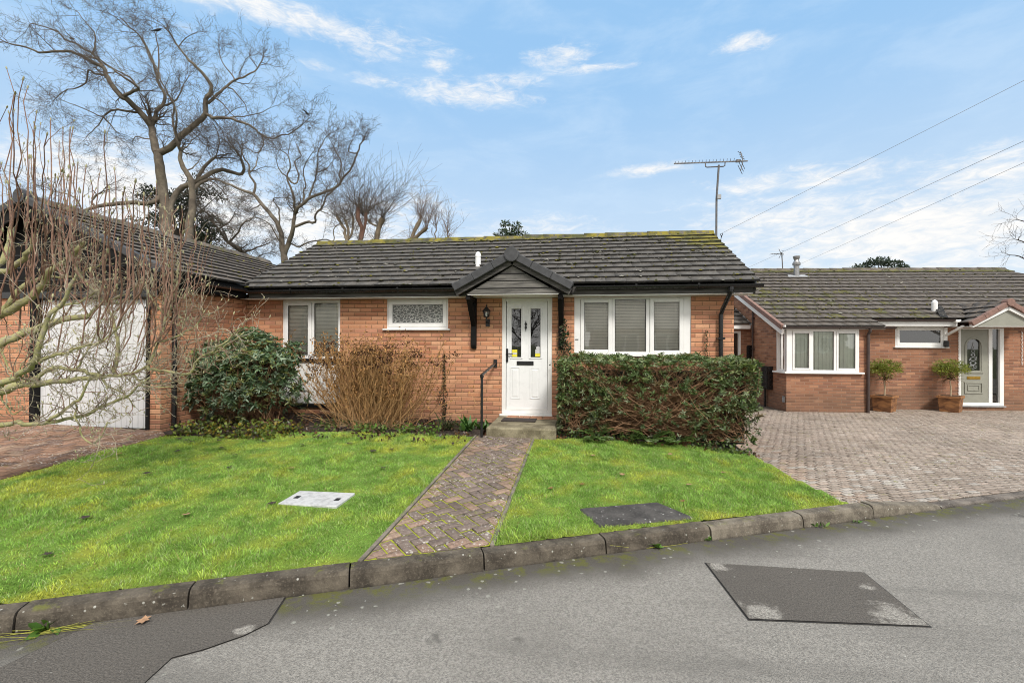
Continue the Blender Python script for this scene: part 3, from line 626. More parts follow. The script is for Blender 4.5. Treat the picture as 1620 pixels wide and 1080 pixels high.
 (0.0077,0.0054,[(-4.315,-3.691,1.544),(-4.281,-3.649,1.584),(-4.235,-3.61,1.758),(-4.238,-3.538,1.937),(-4.252,-3.451,2.124),(-4.226,-3.41,2.309)]),
 (0.0077,0.0054,[(-4.105,-3.512,1.207),(-4.059,-3.538,1.304),(-4.012,-3.563,1.399),(-3.982,-3.584,1.493),(-3.956,-3.598,1.586),(-3.953,-3.592,1.679)]),
 (0.0077,0.0054,[(-4.052,-3.455,1.362),(-3.977,-3.499,1.465),(-3.926,-3.525,1.553),(-3.894,-3.548,1.64),(-3.875,-3.554,1.726),(-3.843,-3.564,1.812)]),
 (0.0077,0.0054,[(-3.87,-3.339,1.464),(-3.901,-3.364,1.561),(-3.883,-3.387,1.644),(-3.866,-3.404,1.726),(-3.853,-3.427,1.807),(-3.84,-3.439,1.888)]),
 (0.0077,0.0054,[(-4.105,-3.512,1.207),(-4.158,-3.535,1.248),(-4.126,-3.543,1.29),(-4.123,-3.547,1.33),(-4.105,-3.553,1.371),(-4.086,-3.554,1.411)]),
 (0.0077,0.0054,[(-6.18,-3.622,1.186),(-6.208,-3.639,1.257),(-6.214,-3.656,1.398),(-6.258,-3.643,1.537),(-6.287,-3.639,1.678),(-6.338,-3.633,1.819)]),
 (0.0077,0.0054,[(-5.072,-3.891,1.25),(-5.09,-3.89,1.231),(-5.08,-3.874,1.308),(-5.075,-3.856,1.385),(-5.07,-3.843,1.462),(-5.086,-3.818,1.541)]),
 (0.0077,0.0054,[(-5.407,-4.075,1.125),(-5.375,-4.089,1.264),(-5.312,-4.139,1.366),(-5.251,-4.161,1.465),(-5.172,-4.196,1.563),(-5.16,-4.188,1.66)]),
]
CLOUDS = [(-36.6, 32.6, 19, 1.5, 1.1), (-43.6, 29.3, 3.9, 0.7, 0.6), (-26.4, 31.5, 4.6, 1.2, 0.8), (-24.5, 28.9, 3.0, 0.8, 0.8), (-17.4, 31.1, 1.9, 0.7, 0.9), (-13.5, 28.5, 8.7, 1.5, 1), (-9.1, 29.9, 4.8, 0.9, 0.7), (-2.4, 32.2, 4.8, 1.2, 1), (1.5, 30.8, 6.0, 0.5, 0.8), (19.1, 30.6, 3.2, 0.9, 1), (8.7, 20.1, 5.1, 0.9, 0.95), (24.6, 18.1, 2.2, 0.5, 0.8), (20.2, 17.1, 5.2, 1.4, 0.8), (32.5, 10.8, 14, 4.6, 1.35), (22, 13.0, 12, 3.0, 1.1), (-54.7, 19.4, 2.3, 1.4, 0.8), (-48.4, 14.8, 9.5, 4.5, 1.2), (-41.8, 13.7, 9.7, 4.3, 0.8), (-5.1, 14.2, 11.6, 1.6, 0.8), (14.3, 14.3, 3.9, 1.4, 0.5), (-31.6, 29.2, 1.9, 0.5, 0.7), (-21.5, 16.0, 10.9, 3.5, 0.6), (-21.6, 33.1, 1.4, 0.4, 0.6), (14.3, 18.1, 2.0, 0.6, 0.5), (44, 9, 8, 5, 1.2), (14, 12.2, 8, 1.6, 0.8), (-6, 12.6, 14, 1.6, 1.0), (27, 16.8, 8, 1.3, 0.9), (-30, 12.5, 14, 4.5, 1.1), (38, 14.5, 9, 2.2, 1.0), (-45, 13.5, 13, 5.5, 1.3), (-33, 13, 9, 4, 1.2)]
# ================================================================== THE SETTING
def ground_mat():
    m, t, b = new_mat('rough_ground'); oc = obj_co(t)
    a = t.noise(oc, 2.5, 8, .65)
    t.put(b.inputs['Base Color'], t.ramp(a.outputs[0], [(.3, (.05, .055, .02)), (.55, (.08, .10, .03)), (.75, (.10, .08, .05))]))
    b.inputs['Roughness'].default_value = .95
    return m
g = MB().face([(-400, -300, -.42), (400, -300, -.42), (400, 500, -.42), (-400, 500, -.42)]).build('ground', ground_mat())
tagit(g, 'wide level ground under the gardens and beyond', kind='structure')

# ---- road
KD = Vector((.9136, .4066, 0)); KN = Vector((.4066, -.9136, 0))     # along the kerb / out into the road
def kpt(s, w, z=0.0):                                               # s along kerb from x=0, w out from the back edge of the kerb
    return Vector((0, -4.15, z)) + KD * s + KN * w

def road_mat(name, light, dark, patchy=True):
    m, t, b = new_mat(name); oc = obj_co(t)
    sep = t.n('ShaderNodeSeparateXYZ', {0: oc})
    # distance from the kerb face
    w = t.math('ADD', t.math('MULTIPLY', sep.outputs[0], .4066), t.math('MULTIPLY', t.math('ADD', sep.outputs[1], 4.15), -.9136))
    agg = t.noise(oc, 88, 4, .72); agg2 = t.noise(oc, 210, 2, .6)
    st = t.n('ShaderNodeTexVoronoi', {'Vector': oc, 'Scale': 130.0})
    big = t.noise(oc, 1.1, 6, .65, .3)
    base = t.mix(t.ss(agg.outputs[0], .32, .68), tuple(c * .60 for c in light), tuple(c * 1.30 for c in light))
    base = t.mix(t.math('MULTIPLY', t.ss(agg2.outputs[0], .58, .70), .5), base, tuple(min(1, c * 1.8) for c in light))
    base = t.mix(t.math('MULTIPLY', t.math('SUBTRACT', 1, t.ss(st.outputs['Distance'], .0, .3)), .4), base, tuple(c * .35 for c in light))
    base = t.mix(t.math('MULTIPLY', t.ss(big.outputs[0], .42, .75), .35), base, tuple(c * .62 for c in light))
    if patchy:
        ed = t.math('SUBTRACT', 1, t.ss(t.math('ADD', w, t.math('MULTIPLY', t.math('SUBTRACT', big.outputs[0], .5), .55)), .22, .62))
        base = t.mix(t.math('MULTIPLY', ed, t.math('ADD', .55, t.math('MULTIPLY', agg.outputs[0], .75))), base, dark)
        lng = t.noise(t.n('ShaderNodeMapping', {0: oc, 2: (0, 0, -.42), 3: (.35, 2.2, 1)}).outputs[0], 1.0, 5, .6)
        base = t.mix(t.math('MULTIPLY', t.ss(lng.outputs[0], .44, .70), .55), base, tuple(c * .52 for c in light))
        sp = t.noise(oc, 3.1, 3, .5)
        base = t.mix(t.math('MULTIPLY', t.ss(sp.outputs[0], .70, .76), .7), base, tuple(c * .3 for c in light))
        ms = t.math('MULTIPLY', t.math('SUBTRACT', 1, t.ss(t.math('ADD', w, t.math('MULTIPLY', big.outputs[0], .25)), .30, .52)),
                    t.ss(t.noise(oc, 7, 6, .75).outputs[0], .47, .6))
        base = t.mix(t.math('MULTIPLY', ms, .75), base, (.11, .115, .018))
        fl = t.n('ShaderNodeTexVoronoi', {'Vector': t.n('ShaderNodeVectorMath', {0: oc, 1: t.n('ShaderNodeVectorMath', {0: t.noise(oc, 22, 2).outputs['Color'], 1: (.04, .04, .04)}, operation='MULTIPLY').outputs[0]}, operation='ADD').outputs[0], 'Scale': 13.0})   # pale lichen flecks near the kerb
        flr = t.n('ShaderNodeSeparateColor', {0: fl.outputs['Color']}).outputs[0]
        fm = t.math('MULTIPLY', t.math('MULTIPLY', t.math('SUBTRACT', 1, t.ss(w, .35, 1.1)), t.ss(flr, .60, .64)), t.math('SUBTRACT', 1, t.ss(fl.outputs['Distance'], .12, .22)))
        fm = t.math('MULTIPLY', fm, .75)
        base = t.mix(fm, base, (.33, .33, .29))
    fc = t.n('ShaderNodeTexVoronoi', {'Vector': oc, 'Scale': 14.0, 'Randomness': 1.0})
    base = t.mix(t.math('MULTIPLY', t.math('SUBTRACT', 1, t.ss(fc.outputs['Distance'], .05, .09)), t.ss(t.noise(oc, 5, 2).outputs[0], .5, .62)), base, (.42, .42, .38))
    t.put(b.inputs['Base Color'], base)
    b.inputs['Roughness'].default_value = .9; b.inputs['Specular IOR Level'].default_value = .3
    h = t.math('ADD', t.math('ADD', agg.outputs[0], t.math('MULTIPLY', agg2.outputs[0], .6)), t.math('MULTIPLY', st.outputs['Distance'], .8))
    bump(t, b, h, .7, .008)
    return m
M['road'] = road_mat('worn_asphalt', (.252, .240, .218), (.075, .068, .058))
M['patchm'] = road_mat('dark_asphalt', (.112, .102, .090), (.05, .046, .040), False)
M['seal'] = plain('bitumen_seal', (.022, .020, .018), .7, .3, 30)
pts = [kpt(-60, .10, -.12), kpt(60, .10, -.12), kpt(60, 9, -.12), kpt(-60, 9, -.12)]
tagit(MB().face(pts).build('road', M['road']), 'grey worn asphalt road along the kerb', kind='structure')

def patch(name, poly, label, pale=()):
    """relaid asphalt: a sheet 4 mm up with a bitumen joint round it"""
    c = sum((Vector((*p, 0)) for p in poly), Vector()) / len(poly)
    n = len(poly); V = []; 
    seal = MB()
    out = [(p[0] + (p[0] - c.x) * .018, p[1] + (p[1] - c.y) * .030) for p in poly]
    seal.face([(x, y, -.1175) for x, y in out])
    so = seal.build('bitumen_joint', M['seal'])
    bm = bmesh.new()
    f = bm.faces.new([bm.verts.new((x, y, -.113)) for x, y in poly])
    bmesh.ops.triangulate(bm, faces=bm.faces)
    bmesh.ops.subdivide_edges(bm, edges=bm.edges, cuts=14, use_grid_fill=True)
    bmesh.ops.triangulate(bm, faces=bm.faces)
    me = bpy.data.meshes.new(name); bm.to_mesh(me); bm.free()
    m = M['patchm']
    if pale:
        m, t, b = M['patchm'].copy(), None, None
        t = NT(m.node_tree); b = t.N['Principled BSDF']; oc = obj_co(t)
        src = b.inputs['Base Color'].links[0].from_socket
        nz = t.noise(oc, 9, 5, .65)
        for (px, py, r) in pale:
            sep = t.n('ShaderNodeVectorMath', {0: oc, 1: (px, py, -.113)}, operation='DISTANCE')
            d = t.math('ADD', sep.outputs['Value'], t.math('MULTIPLY', t.math('SUBTRACT', nz.outputs[0], .5), r * 3.4))
            k = t.math('MULTIPLY', t.math('SUBTRACT', 1, t.ss(d, r * .6, r * 1.2)), t.math('ADD', .45, t.math('MULTIPLY', t.noise(oc, 60, 4).outputs[0], .8)), clamp=True)
            src = t.mix(k, src, t.mix(t.ss(t.noise(oc, 120, 3).outputs[0], .3, .7), (.16, .15, .135), (.40, .38, .34)))
        t.put(b.inputs['Base Color'], src)
    me.materials.append(m)
    o = bpy.data.objects.new(name, me); COL.objects.link(o)
    so.parent = o
    return tagit(o, label, kind='structure')
patch('road_patch', [(.969, -4.224), (2.066, -4.202), (2.06, -4.84), (1.03, -4.925)], 'dark relaid asphalt patch with pale worn corners in the road',
      [(1.05, -4.27, .07), (1.14, -4.86, .11), (1.95, -4.80, .15), (1.96, -4.42, .055)])
patch('road_patch', [(-1.90, -5.05), (-1.80, -5.40), (-1.86, -5.52), (-1.99, -5.66), (-2.10, -5.74), (-2.05, -6.1), (-2.95, -6.25), (-2.80, -5.47)],
      'dark relaid asphalt strip against the kerb below the lawn', [(-1.90, -5.47, .05)])

# ---- kerb stones, one by one
def conc_mat(name, a, bcol, lich):
    m, t, b = new_mat(name); oc = obj_co(t)
    n1 = t.noise(oc, 5, 7, .7, .2); n2 = t.noise(oc, 70, 4, .65); n3 = t.noise(oc, 26, 3, .5)
    c = t.mix(t.ss(n1.outputs[0], .35, .68), a, bcol)
    c = t.mix(t.math('MULTIPLY', t.ss(n2.outputs[0], .5, .72), .4), c, tuple(x * 1.7 for x in bcol))
    c = t.mix(t.math('MULTIPLY', t.ss(n3.outputs[0], .68, .73), .6), c, lich)
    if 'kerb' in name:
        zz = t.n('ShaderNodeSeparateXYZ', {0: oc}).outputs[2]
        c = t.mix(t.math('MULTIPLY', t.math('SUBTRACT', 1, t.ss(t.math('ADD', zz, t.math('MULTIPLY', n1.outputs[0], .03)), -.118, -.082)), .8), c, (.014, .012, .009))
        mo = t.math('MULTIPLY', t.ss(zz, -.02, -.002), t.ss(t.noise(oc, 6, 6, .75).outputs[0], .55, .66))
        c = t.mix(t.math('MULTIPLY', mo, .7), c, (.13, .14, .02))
    if 'slab' in name or 'kerb' in name:
        vf = t.n('ShaderNodeTexVoronoi', {'Vector': oc, 'Scale': 22.0})
        c = t.mix(t.math('MULTIPLY', t.math('SUBTRACT', 1, t.ss(vf.outputs['Distance'], .10, .2)), t.ss(t.n('ShaderNodeSeparateColor', {0: vf.outputs['Color']}).outputs[0], .80 if 'kerb' in name else .5, .86 if 'kerb' in name else .6)), c, lich)
    t.put(b.inputs['Base Color'], c); b.inputs['Roughness'].default_value = .93
    bump(t, b, t.math('ADD', n2.outputs[0], t.math('MULTIPLY', n1.outputs[0], 1.2)), .55, .01)
    return m
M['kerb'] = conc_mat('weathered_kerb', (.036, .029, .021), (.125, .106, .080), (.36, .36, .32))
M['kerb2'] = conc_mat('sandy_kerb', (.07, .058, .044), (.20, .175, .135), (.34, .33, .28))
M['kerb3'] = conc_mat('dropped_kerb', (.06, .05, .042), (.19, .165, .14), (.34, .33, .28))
M['conc'] = conc_mat('dark_slab', (.030, .028, .027), (.085, .08, .074), (.45, .45, .43))
M['stone'] = conc_mat('sandstone_step', (.10, .085, .05), (.27, .24, .16), (.30, .29, .14))
js = [x / .9136 for x in (-5.85, -4.95, -4.05, -3.21, -2.43, -1.57, -.72, .18, 1.075, 1.98, 2.76, 3.62, 4.5, 5.4, 6.3, 7.2, 8.1)]
kl = {3: 'dark kerb stone at the left with a clump of weeds below it', 4: 'dark kerb stone under the left lawn, left of the path end', 5: 'kerb stone left of the path, its end reaching the path',
      6: 'lichen speckled kerb stone across the end of the brick path', 7: 'kerb stone right of the path below the right lawn', 8: 'paler kerb stone beside the dark concrete cover',
      9: 'brown kerb stone right of the concrete cover, wide open joint at its right end', 10: 'sloping kerb stone dropping down to the neighbour driveway',
      2: 'kerb stone at the far left corner of the lawn edge'}
for i in range(2, len(js) - 1):
    a, b_ = js[i] + .006, js[i + 1] - .006
    top = lambda s: .0 if s < js[10] else (-.094 if s > js[11] else -.094 * (s - js[10]) / (js[11] - js[10]))
    jit = [RNG.normal() * .004 for _ in range(4)]
    mb = MB()
    prof = [(0, -.2), (0, 0), (.085, 0), (.108, -.008), (.122, -.03), (.135, -.125), (.135, -.2)]
    nseg = 4; rows = []
    for q in range(nseg + 1):
        s = a + (b_ - a) * q / nseg; z0 = top(s)
        rows.append([kpt(s, w + jit[0] + (jit[1]) * q / nseg, max(z + z0 + jit[2], -.2) if z > -.1 else z) for w, z in prof])
    for q in range(nseg):
        for k in range(len(prof) - 1):
            mb.face([rows[q][k], rows[q + 1][k], rows[q + 1][k + 1], rows[q][k + 1]])
    mb.face(rows[0]); mb.face(rows[-1][::-1])
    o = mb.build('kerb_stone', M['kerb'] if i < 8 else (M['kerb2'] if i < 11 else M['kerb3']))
    tagit(o, kl.get(i, '%s low dropped kerb stone along the neighbour driveway' % {11: 'first', 12: 'second', 13: 'third', 14: 'fourth', 15: 'fifth'}.get(i, 'last')), 'kerb stone', 'kerb stones along the road')

# ---- lawn sheets + blades
def in_left(x, y):
    back = np.interp(x, [-5.9, -5.5, -4.9, -4.37, -3.75, -3.0, -2.2, -1.45], [-2.1, -2.0, -1.77, -1.53, -1.36, -1.24, -1.19, -1.23])
    return (x > -5.9 + .05 * np.sin(y * 3)) & (x < -1.515) & (y > kerb_y(x) + .003) & (y < back)
def in_right(x, y):
    back = np.interp(x, [-.65, -.31, .8, 2.55], [-1.13, -1.06, -.98, -.80])
    edge = 2.46 + .04 * np.sin(y * 2.2) + .24 * np.clip((-2.1 - y) / 1.0, 0, 1)
    q = [(.02, -3.62), (.19, -3.965), (1.03, -3.64), (.76, -3.33)]; cover = np.ones(np.shape(x), bool)
    for (ax, ay), (bx, by) in zip(q, q[1:] + q[:1]): cover &= ((bx - ax) * (y - ay) - (by - ay) * (x - ax)) > 0
    return (x > -.645) & (x < edge) & (y > kerb_y(x) + .003) & (y < back) & ~cover
def lawn_tint(x, y):
    a = vnoise(x, y, .9, 2.1); c = vnoise(x, y, 3.5, 7.7)
    e = vnoise(x, y, 9.0, 5.5); yel = np.clip(a * .8 + c * .75 + e * .55 + np.clip(-x - 3.2, 0, 1) * .14 + .06, 0, .85)
    nearkerb = np.clip(1 - (y - kerb_y(x)) / .22, 0, 1)
    yel = np.clip(yel + nearkerb * .45, 0, 1)
    g = np.array([.245, .415, .075]); ye = np.array([.47, .50, .075]); dk = np.array([.155, .29, .05])
    col = g[None] * (1 - yel[:, None]) + ye[None] * yel[:, None]
    d = np.clip(-c * .9 - e * .7, 0, .7)[:, None]
    return col * (1 - d) + dk[None] * d
def lawn_sheet(name, x0, x1, fn, label):
    st = .06; xs = np.arange(x0, x1 + st, st); ys = np.arange(-7.0, -.7, st)
    X, Y = np.meshgrid(xs, ys); ok = fn(X, Y)
    idx = -np.ones(X.shape, int)
    use = ok.copy(); use[:-1, :] |= ok[1:, :]; use[:, :-1] |= ok[:, 1:]; use[:-1, :-1] |= ok[1:, 1:]; use[:-1, 1:] |= ok[1:, :-1]; use[1:, :-1] |= ok[:-1, 1:]; use[1:, 1:] |= ok[:-1, :-1]; use[1:, :] |= ok[:-1, :]; use[:, 1:] |= ok[:, :-1]
    idx[use] = np.arange(use.sum())
    q = use[:-1, :-1] & use[1:, :-1] & use[:-1, 1:] & use[1:, 1:] & (ok[:-1, :-1] | ok[1:, 1:])
    F = np.stack([idx[:-1, :-1][q], idx[:-1, 1:][q], idx[1:, 1:][q], idx[1:, :-1][q]], 1)
    x, y = X[use], Y[use]
    y = np.maximum(y, kerb_y(x) + .002); x = np.clip(x, x0 + .05, 1e3) if x0 < -1 else np.maximum(x, -.62)
    if x0 < -1: x = np.minimum(x, -1.535)
    V = np.stack([x, y, lawn_z(x, y) - .004], 1)
    o = np_mesh(name, V, [F], M['lawnsoil'], col=lawn_tint(x, y) * .55, smooth=True)
    return tagit(o, label, kind='structure')
M['lawnsoil'] = attr_mat('lawn_turf', .95, .1, 0, 50)
lawn_sheet('lawn', -5.95, -1.5, in_left, 'mossy turf of the left lawn')
lawn_sheet('lawn', -.66, 2.85, in_right, 'mossy turf of the right lawn')
def blades(name, x0, x1, fn, dens, label):
    n = int((x1 - x0) * 6.2 * dens)
    x = RNG.uniform(x0, x1, n); y = RNG.uniform(-7.0, -.75, n)
    cam = np.hypot(x, y + 7.87)
    keep = fn(x, y) & (RNG.random(n) < np.clip(5.2 / cam, .45, 1)) & ((x + 2.45) ** 2 / .115 + (y + 3.85) ** 2 / .05 > 1)
    manh = (x > -2.74) & (x < -2.13) & (y > -4.03) & (y < -3.65)
    keep &= ~manh
    x, y = x[keep], y[keep]; n = len(x)
    # cheap tint on a coarse lattice
    gx = np.arange(x0 - .1, x1 + .3, .06); gy = np.arange(-7.2, -.5, .06)
    GX, GY = np.meshgrid(gx, gy); T = lawn_tint(GX.ravel(), GY.ravel()).reshape(*GX.shape, 3)
    Hh = vnoise(GX.ravel(), GY.ravel(), 2.2, 4.4).reshape(GX.shape)
    ix = ((x - gx[0]) / .06 + RNG.random(n)).astype(int).clip(0, len(gx) - 1); iy = ((y - gy[0]) / .06 + RNG.random(n)).astype(int).clip(0, len(gy) - 1)
    col = T[iy, ix] * RNG.uniform(.6, 1.45, (n, 1)); hh = Hh[iy, ix]
    straw = RNG.random(n) < .05 + .10 * np.clip(-hh, 0, 1); col[straw] = np.array([.34, .28, .12]) * RNG.uniform(.6, 1.2, (straw.sum(), 1))
    h = (.014 + .018 * RNG.random(n) ** 1.7) * (1 + .9 * hh); w = RNG.uniform(.0014, .0030, n)
    T1 = vnoise(GX.ravel(), GY.ravel(), 5.0, 14.4).reshape(GX.shape); T2 = vnoise(GX.ravel(), GY.ravel(), 11.0, 24.4).reshape(GX.shape)
    th = T1[iy, ix] * 9 + RNG.normal(size=n) * .9; h = h * (1 + .8 * T2[iy, ix]); ln = RNG.uniform(.3, 1.25, n) * h
    col = col * (1 + .45 * T2[iy, ix])[:, None]; pal = RNG.random(n) < .14; col[pal] = np.array([.40, .50, .20]) * RNG.uniform(.7, 1.2, (pal.sum(), 1))
    dx, dy = np.cos(th), np.sin(th); z = lawn_z(x, y) - .006
    ph = RNG.uniform(0, 2 * PI, n); px, py = np.cos(ph) * w, np.sin(ph) * w
    b0 = np.stack([x - px, y - py, z], 1); b1 = np.stack([x + px, y + py, z], 1)
    m0 = np.stack([x - px * .8 + dx * ln * .35, y - py * .8 + dy * ln * .35, z + h * .6], 1)
    m1 = np.stack([x + px * .8 + dx * ln * .35, y + py * .8 + dy * ln * .35, z + h * .6], 1)
    tp = np.stack([x + dx * ln, y + dy * ln, z + h], 1)
    V = np.stack([b0, b1, m1, m0, tp], 1).reshape(-1, 3); i = np.arange(n)[:, None] * 5
    c = np.repeat(col, 5, 0); c.reshape(n, 5, 3)[:, :2] *= .68
    o = np_mesh(name, V, [i + np.array([[0, 1, 2, 3]]), i + np.array([[3, 2, 4]])], M['grassb'], col=c)
    return tagit(o, label, 'grass', kind='stuff')
blades('grass', -5.95, -1.5, in_left, 10500, 'short mossy grass covering the left lawn')
blades('grass', -.66, 2.8, in_right, 10500, 'short mossy grass covering the right lawn')

# ---- flower bed soil
def soil_mat():
    m, t, b = new_mat('bed_soil'); oc = obj_co(t)
    n1 = t.noise(oc, 14, 7, .7); n2 = t.noise(oc, 45, 4, .7)
    c = t.ramp(n1.outputs[0], [(.3, (.018, .013, .010)), (.5, (.045, .032, .024)), (.7, (.09, .062, .045))])
    t.put(b.inputs['Base Color'], c); b.inputs['Roughness'].default_value = .97
    bump(t, b, t.math('ADD', n1.outputs[0], n2.outputs[0]), .9, .03)
    return m
M['soil'] = soil_mat()
st = .08; xs = np.arange(-6.2, 2.47, st); ys = np.arange(-2.3, .06, st); X, Y = np.meshgrid(xs, ys)
dd = vnoise(X.ravel(), Y.ravel(), 5, 1).reshape(X.shape) * .02
Z = lawn_z(X, Y) - .022 + dd
idx = np.arange(X.size).reshape(X.shape)
okq = ~((X[:-1, :-1] > -1.5) & (X[:-1, :-1] < -.72)) & ~((Y[:-1, :-1] < -1.4) & (X[:-1, :-1] > -3)) & ~((X[:-1, :-1] < -5.85) & (Y[:-1, :-1] < -1.9))
F = np.stack([idx[:-1, :-1][okq], idx[:-1, 1:][okq], idx[1:, 1:][okq], idx[1:, :-1][okq]], 1)
tagit(np_mesh('flower_bed', np.stack([X, Y, Z], -1).reshape(-1, 3), [F], M['soil'], smooth=True), 'dark soil bed along the front of the bungalow', kind='structure')

# ---- block paving
def clip_poly(poly, clip):
    out = list(poly)
    for i in range(len(clip)):
        a = clip[i]; b = clip[(i + 1) % len(clip)]; inp = out; out = []
        if not inp: return []
        side = lambda p: (b[0] - a[0]) * (p[1] - a[1]) - (b[1] - a[1]) * (p[0] - a[0])
        for k in range(len(inp)):
            p, q = inp[k], inp[(k + 1) % len(inp)]; sp, sq = side(p), side(q)
            if sp >= 0: out.append(p)
            if sp * sq < 0:
                t = sp / (sp - sq); out.append((p[0] + (q[0] - p[0]) * t, p[1] + (q[1] - p[1]) * t))
    return out
def area(p): return .5 * sum(p[k][0] * p[(k + 1) % len(p)][1] - p[(k + 1) % len(p)][0] * p[k][1] for k in range(len(p)))
def paving(name, clip, ang, zfn, colfn, joint, label, gap=.006, bond='herring', lo=-.012, bw=.1):
    xs = [p[0] for p in clip]; ys = [p[1] for p in clip]; cx, cy = sum(xs) / len(xs), sum(ys) / len(ys)
    R = max(math.hypot(p[0] - cx, p[1] - cy) for p in clip) + .3
    ca, sa = math.cos(ang), math.sin(ang); N_ = int(R / bw) + 4
    rects = []
    if bond == 'herring':
        for a in range(-N_ * 2, N_ * 2):
            for b in range(-N_, N_):
                ox, oy = a + 4 * b, -a
                if abs(ox) > N_ or abs(oy) > N_: continue
                rects.append((ox, oy, 2, 1)); rects.append((ox + 2, oy, 1, 2))
    else:
        for r in range(-N_, N_):
            for c in range(-N_ // 2, N_ // 2): rects.append((c * 2 + (r % 2), r, 2, 1))
    V, Fd, C = [], {}, []
    for (ox, oy, w, h) in rects:
        q = [((ox + i * w) * bw, (oy + j * h) * bw) for i, j in ((0, 0), (1, 0), (1, 1), (0, 1))]
        q = [(cx + x * ca - y * sa, cy + x * sa + y * ca) for x, y in q]
        p = clip_poly(q, clip)
        if len(p) < 3 or area(p) < .0009: continue
        mx, my = sum(v[0] for v in p) / len(p), sum(v[1] for v in p) / len(p)
        col = colfn(mx, my); tilt = (RNG.normal() * .012, RNG.normal() * .012); dz = RNG.normal() * .0015
        k = len(p); base = len(V)
        for lvl in (0, 1, 2):
            g_ = (gap * .5, gap * .5 + .0, gap * .5 + .006)[lvl]; zz = (lo - .004, -.004, 0)[lvl]
            for (x, y) in p:
                d = math.hypot(x - mx, y - my) + 1e-6; f = max(.2, 1 - g_ * 1.35 / d)
                x2, y2 = mx + (x - mx) * f, my + (y - my) * f
                V.append((x2, y2, zfn(x2, y2) + zz + dz + (x2 - mx) * tilt[0] + (y2 - my) * tilt[1])); C.append(tuple(c * (.62 if lvl < 2 else 1) for c in col))
        for lvl in (0, 1):
            for j in range(k):
                j2 = (j + 1) % k
                Fd.setdefault(4, []).append((base + lvl * k + j, base + lvl * k + j2, base + (lvl + 1) * k + j2, base + (lvl + 1) * k + j))
        Fd.setdefault(k, []).append(tuple(base + 2 * k + j for j in range(k)))
    o = np_mesh(name, V, [np.array(f) for f in Fd.values()], M['paver'], col=np.array(C))
    tagit(o, label, kind='structure')
    # joint bed below
    bm = bmesh.new(); bm.faces.new([bm.verts.new((x, y, 0)) for x, y in clip])
    bmesh.ops.triangulate(bm, faces=bm.faces); bmesh.ops.subdivide_edges(bm, edges=bm.edges, cuts=8, use_grid_fill=True); bmesh.ops.triangulate(bm, faces=bm.faces)
    for v in bm.verts: v.co.z = zfn(v.co.x, v.co.y) + lo + .003
    bmesh.ops.subdivide_edges(bm, edges=bm.edges, cuts=2, use_grid_fill=True)
    for v in bm.verts: v.co.z = zfn(v.co.x, v.co.y) + lo + .003
    me = bpy.data.meshes.new('joint_bed'); bm.to_mesh(me); bm.free(); me.materials.append(joint)
    jo = bpy.data.objects.new('joint_bed', me); COL.objects.link(jo); jo.parent = o
    return o
def joint_mat(name, sand, moss, thr):
    m, t, b = new_mat(name); oc = obj_co(t)
    c = t.mix(t.ss(t.noise(oc, 4, 6, .7).outputs[0], thr, thr + .12), sand, t.mix(t.noise(oc, 60, 3).outputs[0], tuple(x * .5 for x in moss), tuple(x * 1.3 for x in moss)))
    t.put(b.inputs['Base Color'], c); b.inputs['Roughness'].default_value = .95
    return m
M['jmoss'] = joint_mat('mossy_joint', (.07, .06, .04), (.30, .33, .015), .37)
M['jsand'] = joint_mat('sandy_joint', (.055, .045, .038), (.12, .13, .02), .58)
M['jdark'] = joint_mat('dirt_joint', (.085, .07, .055), (.11, .10, .03), .62)
def c_path(x, y):
    k = mnoise.noise(Vector((x * 2.2, y * 2.2, 3)))
    a = np.array([.19, .15, .128]) if RNG.random() > .10 else np.array([.27, .188, .145])
    if (abs(x + 1.46) < .06 or abs(x + .69) < .05) and RNG.random() < .6: a = np.array([.28, .20, .15])
    return tuple(a * RNG.uniform(.82, 1.14) * (1 + .25 * k))
pathz = lambda x, y: lz(x, y) + .006
PC = [(-1.49, kerb_y(-1.49) + .004), (-.66, kerb_y(-.66) + .004), (-.66, -1.09), (-1.49, -1.09)]
paving('front_path', PC, math.radians(45), pathz, c_path, M['jmoss'], 'narrow herringbone brick path from kerb to front step', gap=.015, lo=-.010)
# concrete edgings each side of the path
M['edging'] = conc_mat('path_edging', (.09, .08, .065), (.23, .20, .16), (.36, .35, .30))
for x0, nm in ((-1.535, 'left'), (-.658, 'right')):
    mb = MB(); y = kerb_y(x0) + .01
    while y < -1.15:
        y2 = min(y + .9, -1.10)
        p = [(x0, y + .003), (x0 + .034, y + .003), (x0 + .034, y2 - .003), (x0, y2 - .003)]
        mb.hexa([(a, b, lz(a, b) - .1) for a, b in p] + [(a, b, lz(a, b) + .007) for a, b in p]); y = y2
    tagit(mb.build('path_edging', M['edging'], bevel=.005), 'thin concrete edging along the %s side of the path' % nm, kind='structure')
def c_gar(x, y):
    r = RNG.random()
    a = np.array([.31, .185, .125]) if r > .4 else (np.array([.235, .155, .12]) if r > .12 else np.array([.38, .26, .185]))
    dark = np.clip((x + 6.5) / .6, 0, 1)
    return tuple(a * RNG.uniform(.75, 1.15) * (1 - .45 * dark))
gz = lambda x, y: lz(x, y) + .004
GC = [(-9.6, -5.4), (-8.2, kerb_y(-8.2) + .02), (-5.9, kerb_y(-5.9) + .02), (-5.9, -2.02), (-6.2, -1.79), (-9.6, -1.79)]
paving('garage_driveway', GC, math.radians(3), gz, c_gar, M['jsand'], 'orange herringbone brick drive in front of the garage', gap=.010, bw=.105)
